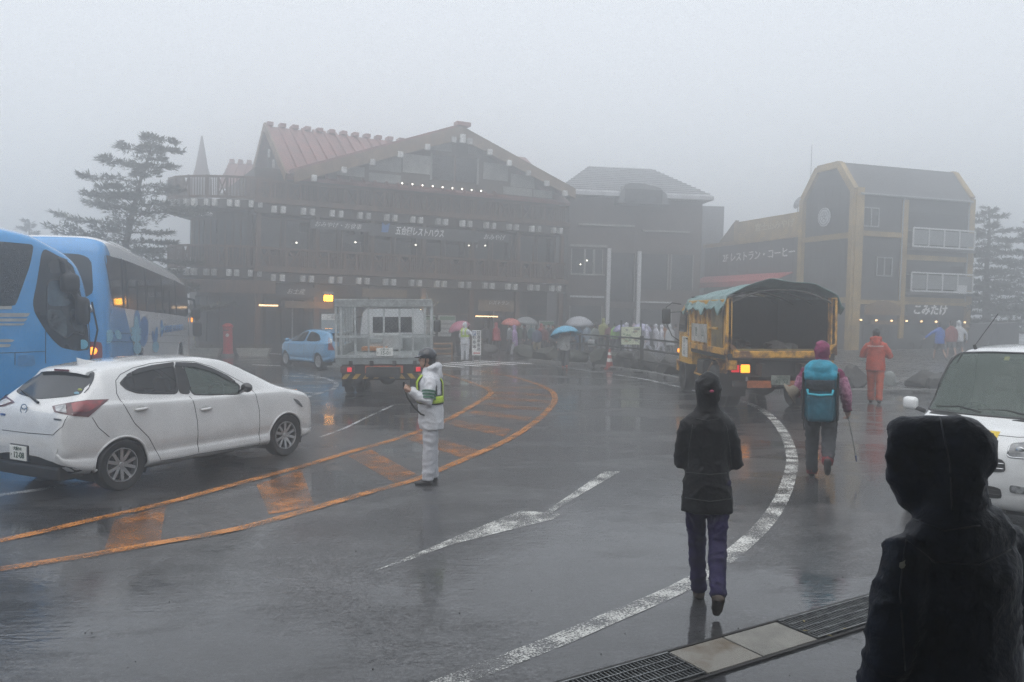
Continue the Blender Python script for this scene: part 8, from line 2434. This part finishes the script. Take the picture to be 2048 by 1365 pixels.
bench('low orange wooden rack right of the caged truck', 884, 36.2, .95, 1)

# paved square: setts near the boulders one by one, further ones as one mass
def setts():
    PV = [mat('paving_sett_%d' % i, c, .30, var=.25, scale=9, rvar=.1, bump=.3, orand=.4) for i, c in enumerate(((.10, .10, .10), (.075, .076, .078), (.13, .128, .122)))]
    base = [G(1100, 727), G(1180, 733), G(1290, 748), G(1420, 772), G(1700, 786), G(1860, 786), G(2048, 792), V(22, 21, 0), V(30, 30, 0), V(30, 47, 0), V(2, 47, 0), V(2, 38, 0)]
    poly = [(p.x, p.y) for p in base]
    g = MB(); g.prism(poly, -.02, .035)
    sq = struct(g.build('paved_square', mat('paving_joint', (.045, .045, .043), .5), None)); sq['label'] = 'stone paved square before the yellow-edged house'
    rng = random.Random(11)
    shapes = []
    for i in range(9):
        bm = bmesh.new(); w, d = rng.uniform(.50, .62), rng.uniform(.36, .44)
        mb = MB(); mb.box((0, 0, 0), (w, d, .05), bev=.018)
        me = mb.mesh('sett')
        for v in me.vertices: v.co += V(rng.uniform(-.018, .018), rng.uniform(-.018, .018), rng.uniform(-.006, .006) if v.co.z > 0 else 0)
        fix_normals(me); me.materials.append(PV[i % 3]); shapes.append(me)
    spots = []
    y = 20.0; row = 0
    while y < 46:
        x = 1.0 + (.3 if row % 2 else 0)
        while x < 29:
            px = 1024 + FPX * x / y
            if 1060 < px < 2080 and inside(poly, x, y): spots.append((x + rng.uniform(-.03, .03), y + rng.uniform(-.02, .02), y, px))
            x += .62
        y += .45; row += 1
    vis = [s for s in spots if s[3] > 1690 or s[3] < 1360]
    vis.sort(key=lambda s: (0 if s[3] > 1690 else 1, s[2]))
    one = set(id(s) for s in vis[:280])
    far = MB()
    for s in spots:
        z = .035 + rng.uniform(.0, .016); a = rng.uniform(-.05, .05)
        if id(s) in one:
            o = bpy.data.objects.new('sett', shapes[rng.randrange(9)]); COL.objects.link(o); o.parent = sq
            o.location = (s[0], s[1], z); o.rotation_euler = (rng.uniform(-.02, .02), rng.uniform(-.02, .02), a)
        else:
            far.box((s[0], s[1], z), (.56, .40, .05), rot=(rng.uniform(-.02, .02), rng.uniform(-.02, .02), a))
    far.build('far_setts', PV[0], sq, kind='stuff')
    kb = curve_pts([G(1060, 723), G(1100, 727), G(1180, 733), G(1290, 748), G(1420, 772), G(1560, 781), G(1700, 786), G(1860, 786), G(2060, 792)], .9)
    for i in range(len(kb) - 1):
        d = kb[i + 1] - kb[i]; m = (kb[i] + kb[i + 1]) / 2
        MB().box((m.x, m.y, .04), (d.length - .015, .16, .12), rot=(0, 0, math.atan2(d.y, d.x)), bev=.012).build('kerb_stone', CONC, sq)
setts()

# ------------------------------------------------------------------ drain across the foreground
def drain():
    A, B = G(1300, 1317), G(1760, 1187)           # far edge of the channel
    d = (B - A).normalized(); n = V(d.y, -d.x, 0)      # towards the camera
    o = G(1335, 1308)
    s1 = G(1425, 1350)
    w = abs((s1 - o).dot(n))
    w = max(.36, min(.62, w))
    def P_(t, q): return o + d * t + n * q
    t1 = (G(1450, 1281) - o).dot(d); t2 = (G(1548, 1246) - o).dot(d); t3 = (G(1760, 1187) - o).dot(d)
    pit = []
    ch = thing('drain_channel', 'drain channel with the darkness of its pit painted under the gratings', 'drain', o)
    an = math.atan2(d.y, d.x)
    STEEL = mat('grating_steel', (.30, .31, .31), .35, metal=.7, var=.25, scale=14)
    PITM = mat('drain_pit_shade', (.012, .013, .014), .35)
    c = (P_(-2.6, w / 2) + P_(t3 + 2.0, w / 2)) / 2
    L = t3 + 4.6
    MB().box((0, 0, .002), (L, w + .03, .006)).build('pit_shade_sheet', PITM, ch, loc=c - o, rot=(0, 0, an))  # flat black sheet, the pit's darkness put into its colour
    for q in (-.012, w + .012):
        m = P_((t3 - .6) / 2, q) - o
        MB().box((0, 0, .004), (L, .022, .018)).build('steel_edge', MUD, ch, loc=m, rot=(0, 0, an))
    def slab(ta, tb, label, stain):
        m = P_((ta + tb) / 2, w / 2)
        s = thing('drain_cover', label, 'slab', m, an, 'slabs covering the drain')
        mb = MB(); mb.box((0, 0, -.004), (tb - ta - .014, w - .02, .036), bev=.004)
        mb.build('slab', stain, s)
    C1 = mat('stained_concrete', (.27, .255, .225), .6, scale=2.2, col2=(.15, .115, .075), edge=(.36, .52), bump=.5, bscale=120)
    C2 = mat('pale_concrete', (.30, .29, .26), .6, var=.14, scale=5, bump=.5, bscale=120)
    slab(0, t1, 'brown-stained concrete slab, the nearer of the pair in the drain', C1)
    slab(t1, t2, 'pale concrete slab, the farther of the pair in the drain', C2)
    slab(t3 - .03, t3 + .5, 'concrete slab corner showing beside the navy jacket', C2)
    def grate(ta, tb, label):
        m = P_((ta + tb) / 2, w / 2)
        g = thing('drain_grating', label, 'grating', m, an, 'steel gratings of the drain')
        LL = tb - ta - .02
        nb = max(4, int(LL / .028)); k = 0
        for i in range(nb + 1):
            x = -LL / 2 + LL * i / nb
            MB().box((x, 0, .012), (.0055, w - .03, .014)).build('grating_bar', STEEL, g)
        for q in range(5):
            y = -w / 2 + .02 + (w - .04) * q / 4
            MB().box((0, y, .016), (LL, .007, .012) if 0 < q < 4 else (LL, .012, .012)).build('cross_bar', STEEL, g)
    grate(-2.0, -1.0, 'steel grating at the very bottom edge of the picture'); grate(-.995, -.005, 'steel grating beside the brown-stained slab'); grate(t2 + .005, t3 - .04, 'steel grating between the pale slab and the navy jacket')
    # a few fallen leaves on the far grating
    rng = random.Random(3)
    for i, (px, py) in enumerate(((1608, 1243), (1611, 1262), (1660, 1272), (1690, 1258))):
        p = G(px, py, .026)
        lf = thing('fallen_leaf', ('yellow leaf lying on the far grating, upper one', 'yellow leaf lying on the far grating, lower one', 'brown twig-like leaf at the corner of the far grating', 'small leaf near the far grating edge')[i], 'leaf', p, rng.uniform(0, 6), 'leaves on the grating')
        MB().slab([(-.02, 0, 0), (0, -.008, .004), (.022, 0, .002), (0, .009, .005)], .001).build('blade', mat('dead_leaf', (.32, .26, .10), .6), lf)
drain()
# ------------------------------------------------------------------ the cloud standing over the place
def haze_box():
    mb = MB()
    mb.box(((0, (GSIZE - 60) / 2, 8.0)), (2 * GSIZE + 20, GSIZE + 60 + 20, 18.4))
    m = bpy.data.materials.new('mist'); m.use_nodes = True
    nt = m.node_tree; nt.nodes.clear()
    o = nt.nodes.new('ShaderNodeOutputMaterial')
    v = nt.nodes.new('ShaderNodeVolumePrincipled')
    v.inputs['Color'].default_value = (*FOG_COLOR, 1)
    v.inputs['Density'].default_value = FOG_DENSITY
    v.inputs['Anisotropy'].default_value = FOG_ANISO
    nt.links.new(v.outputs[0], o.inputs['Volume'])
    h = mb.build('haze', m)
    tag(h, 'pale grey mist filling the whole square', kind='stuff')
haze_box()

bpy.data.scenes.remove(BENCH)
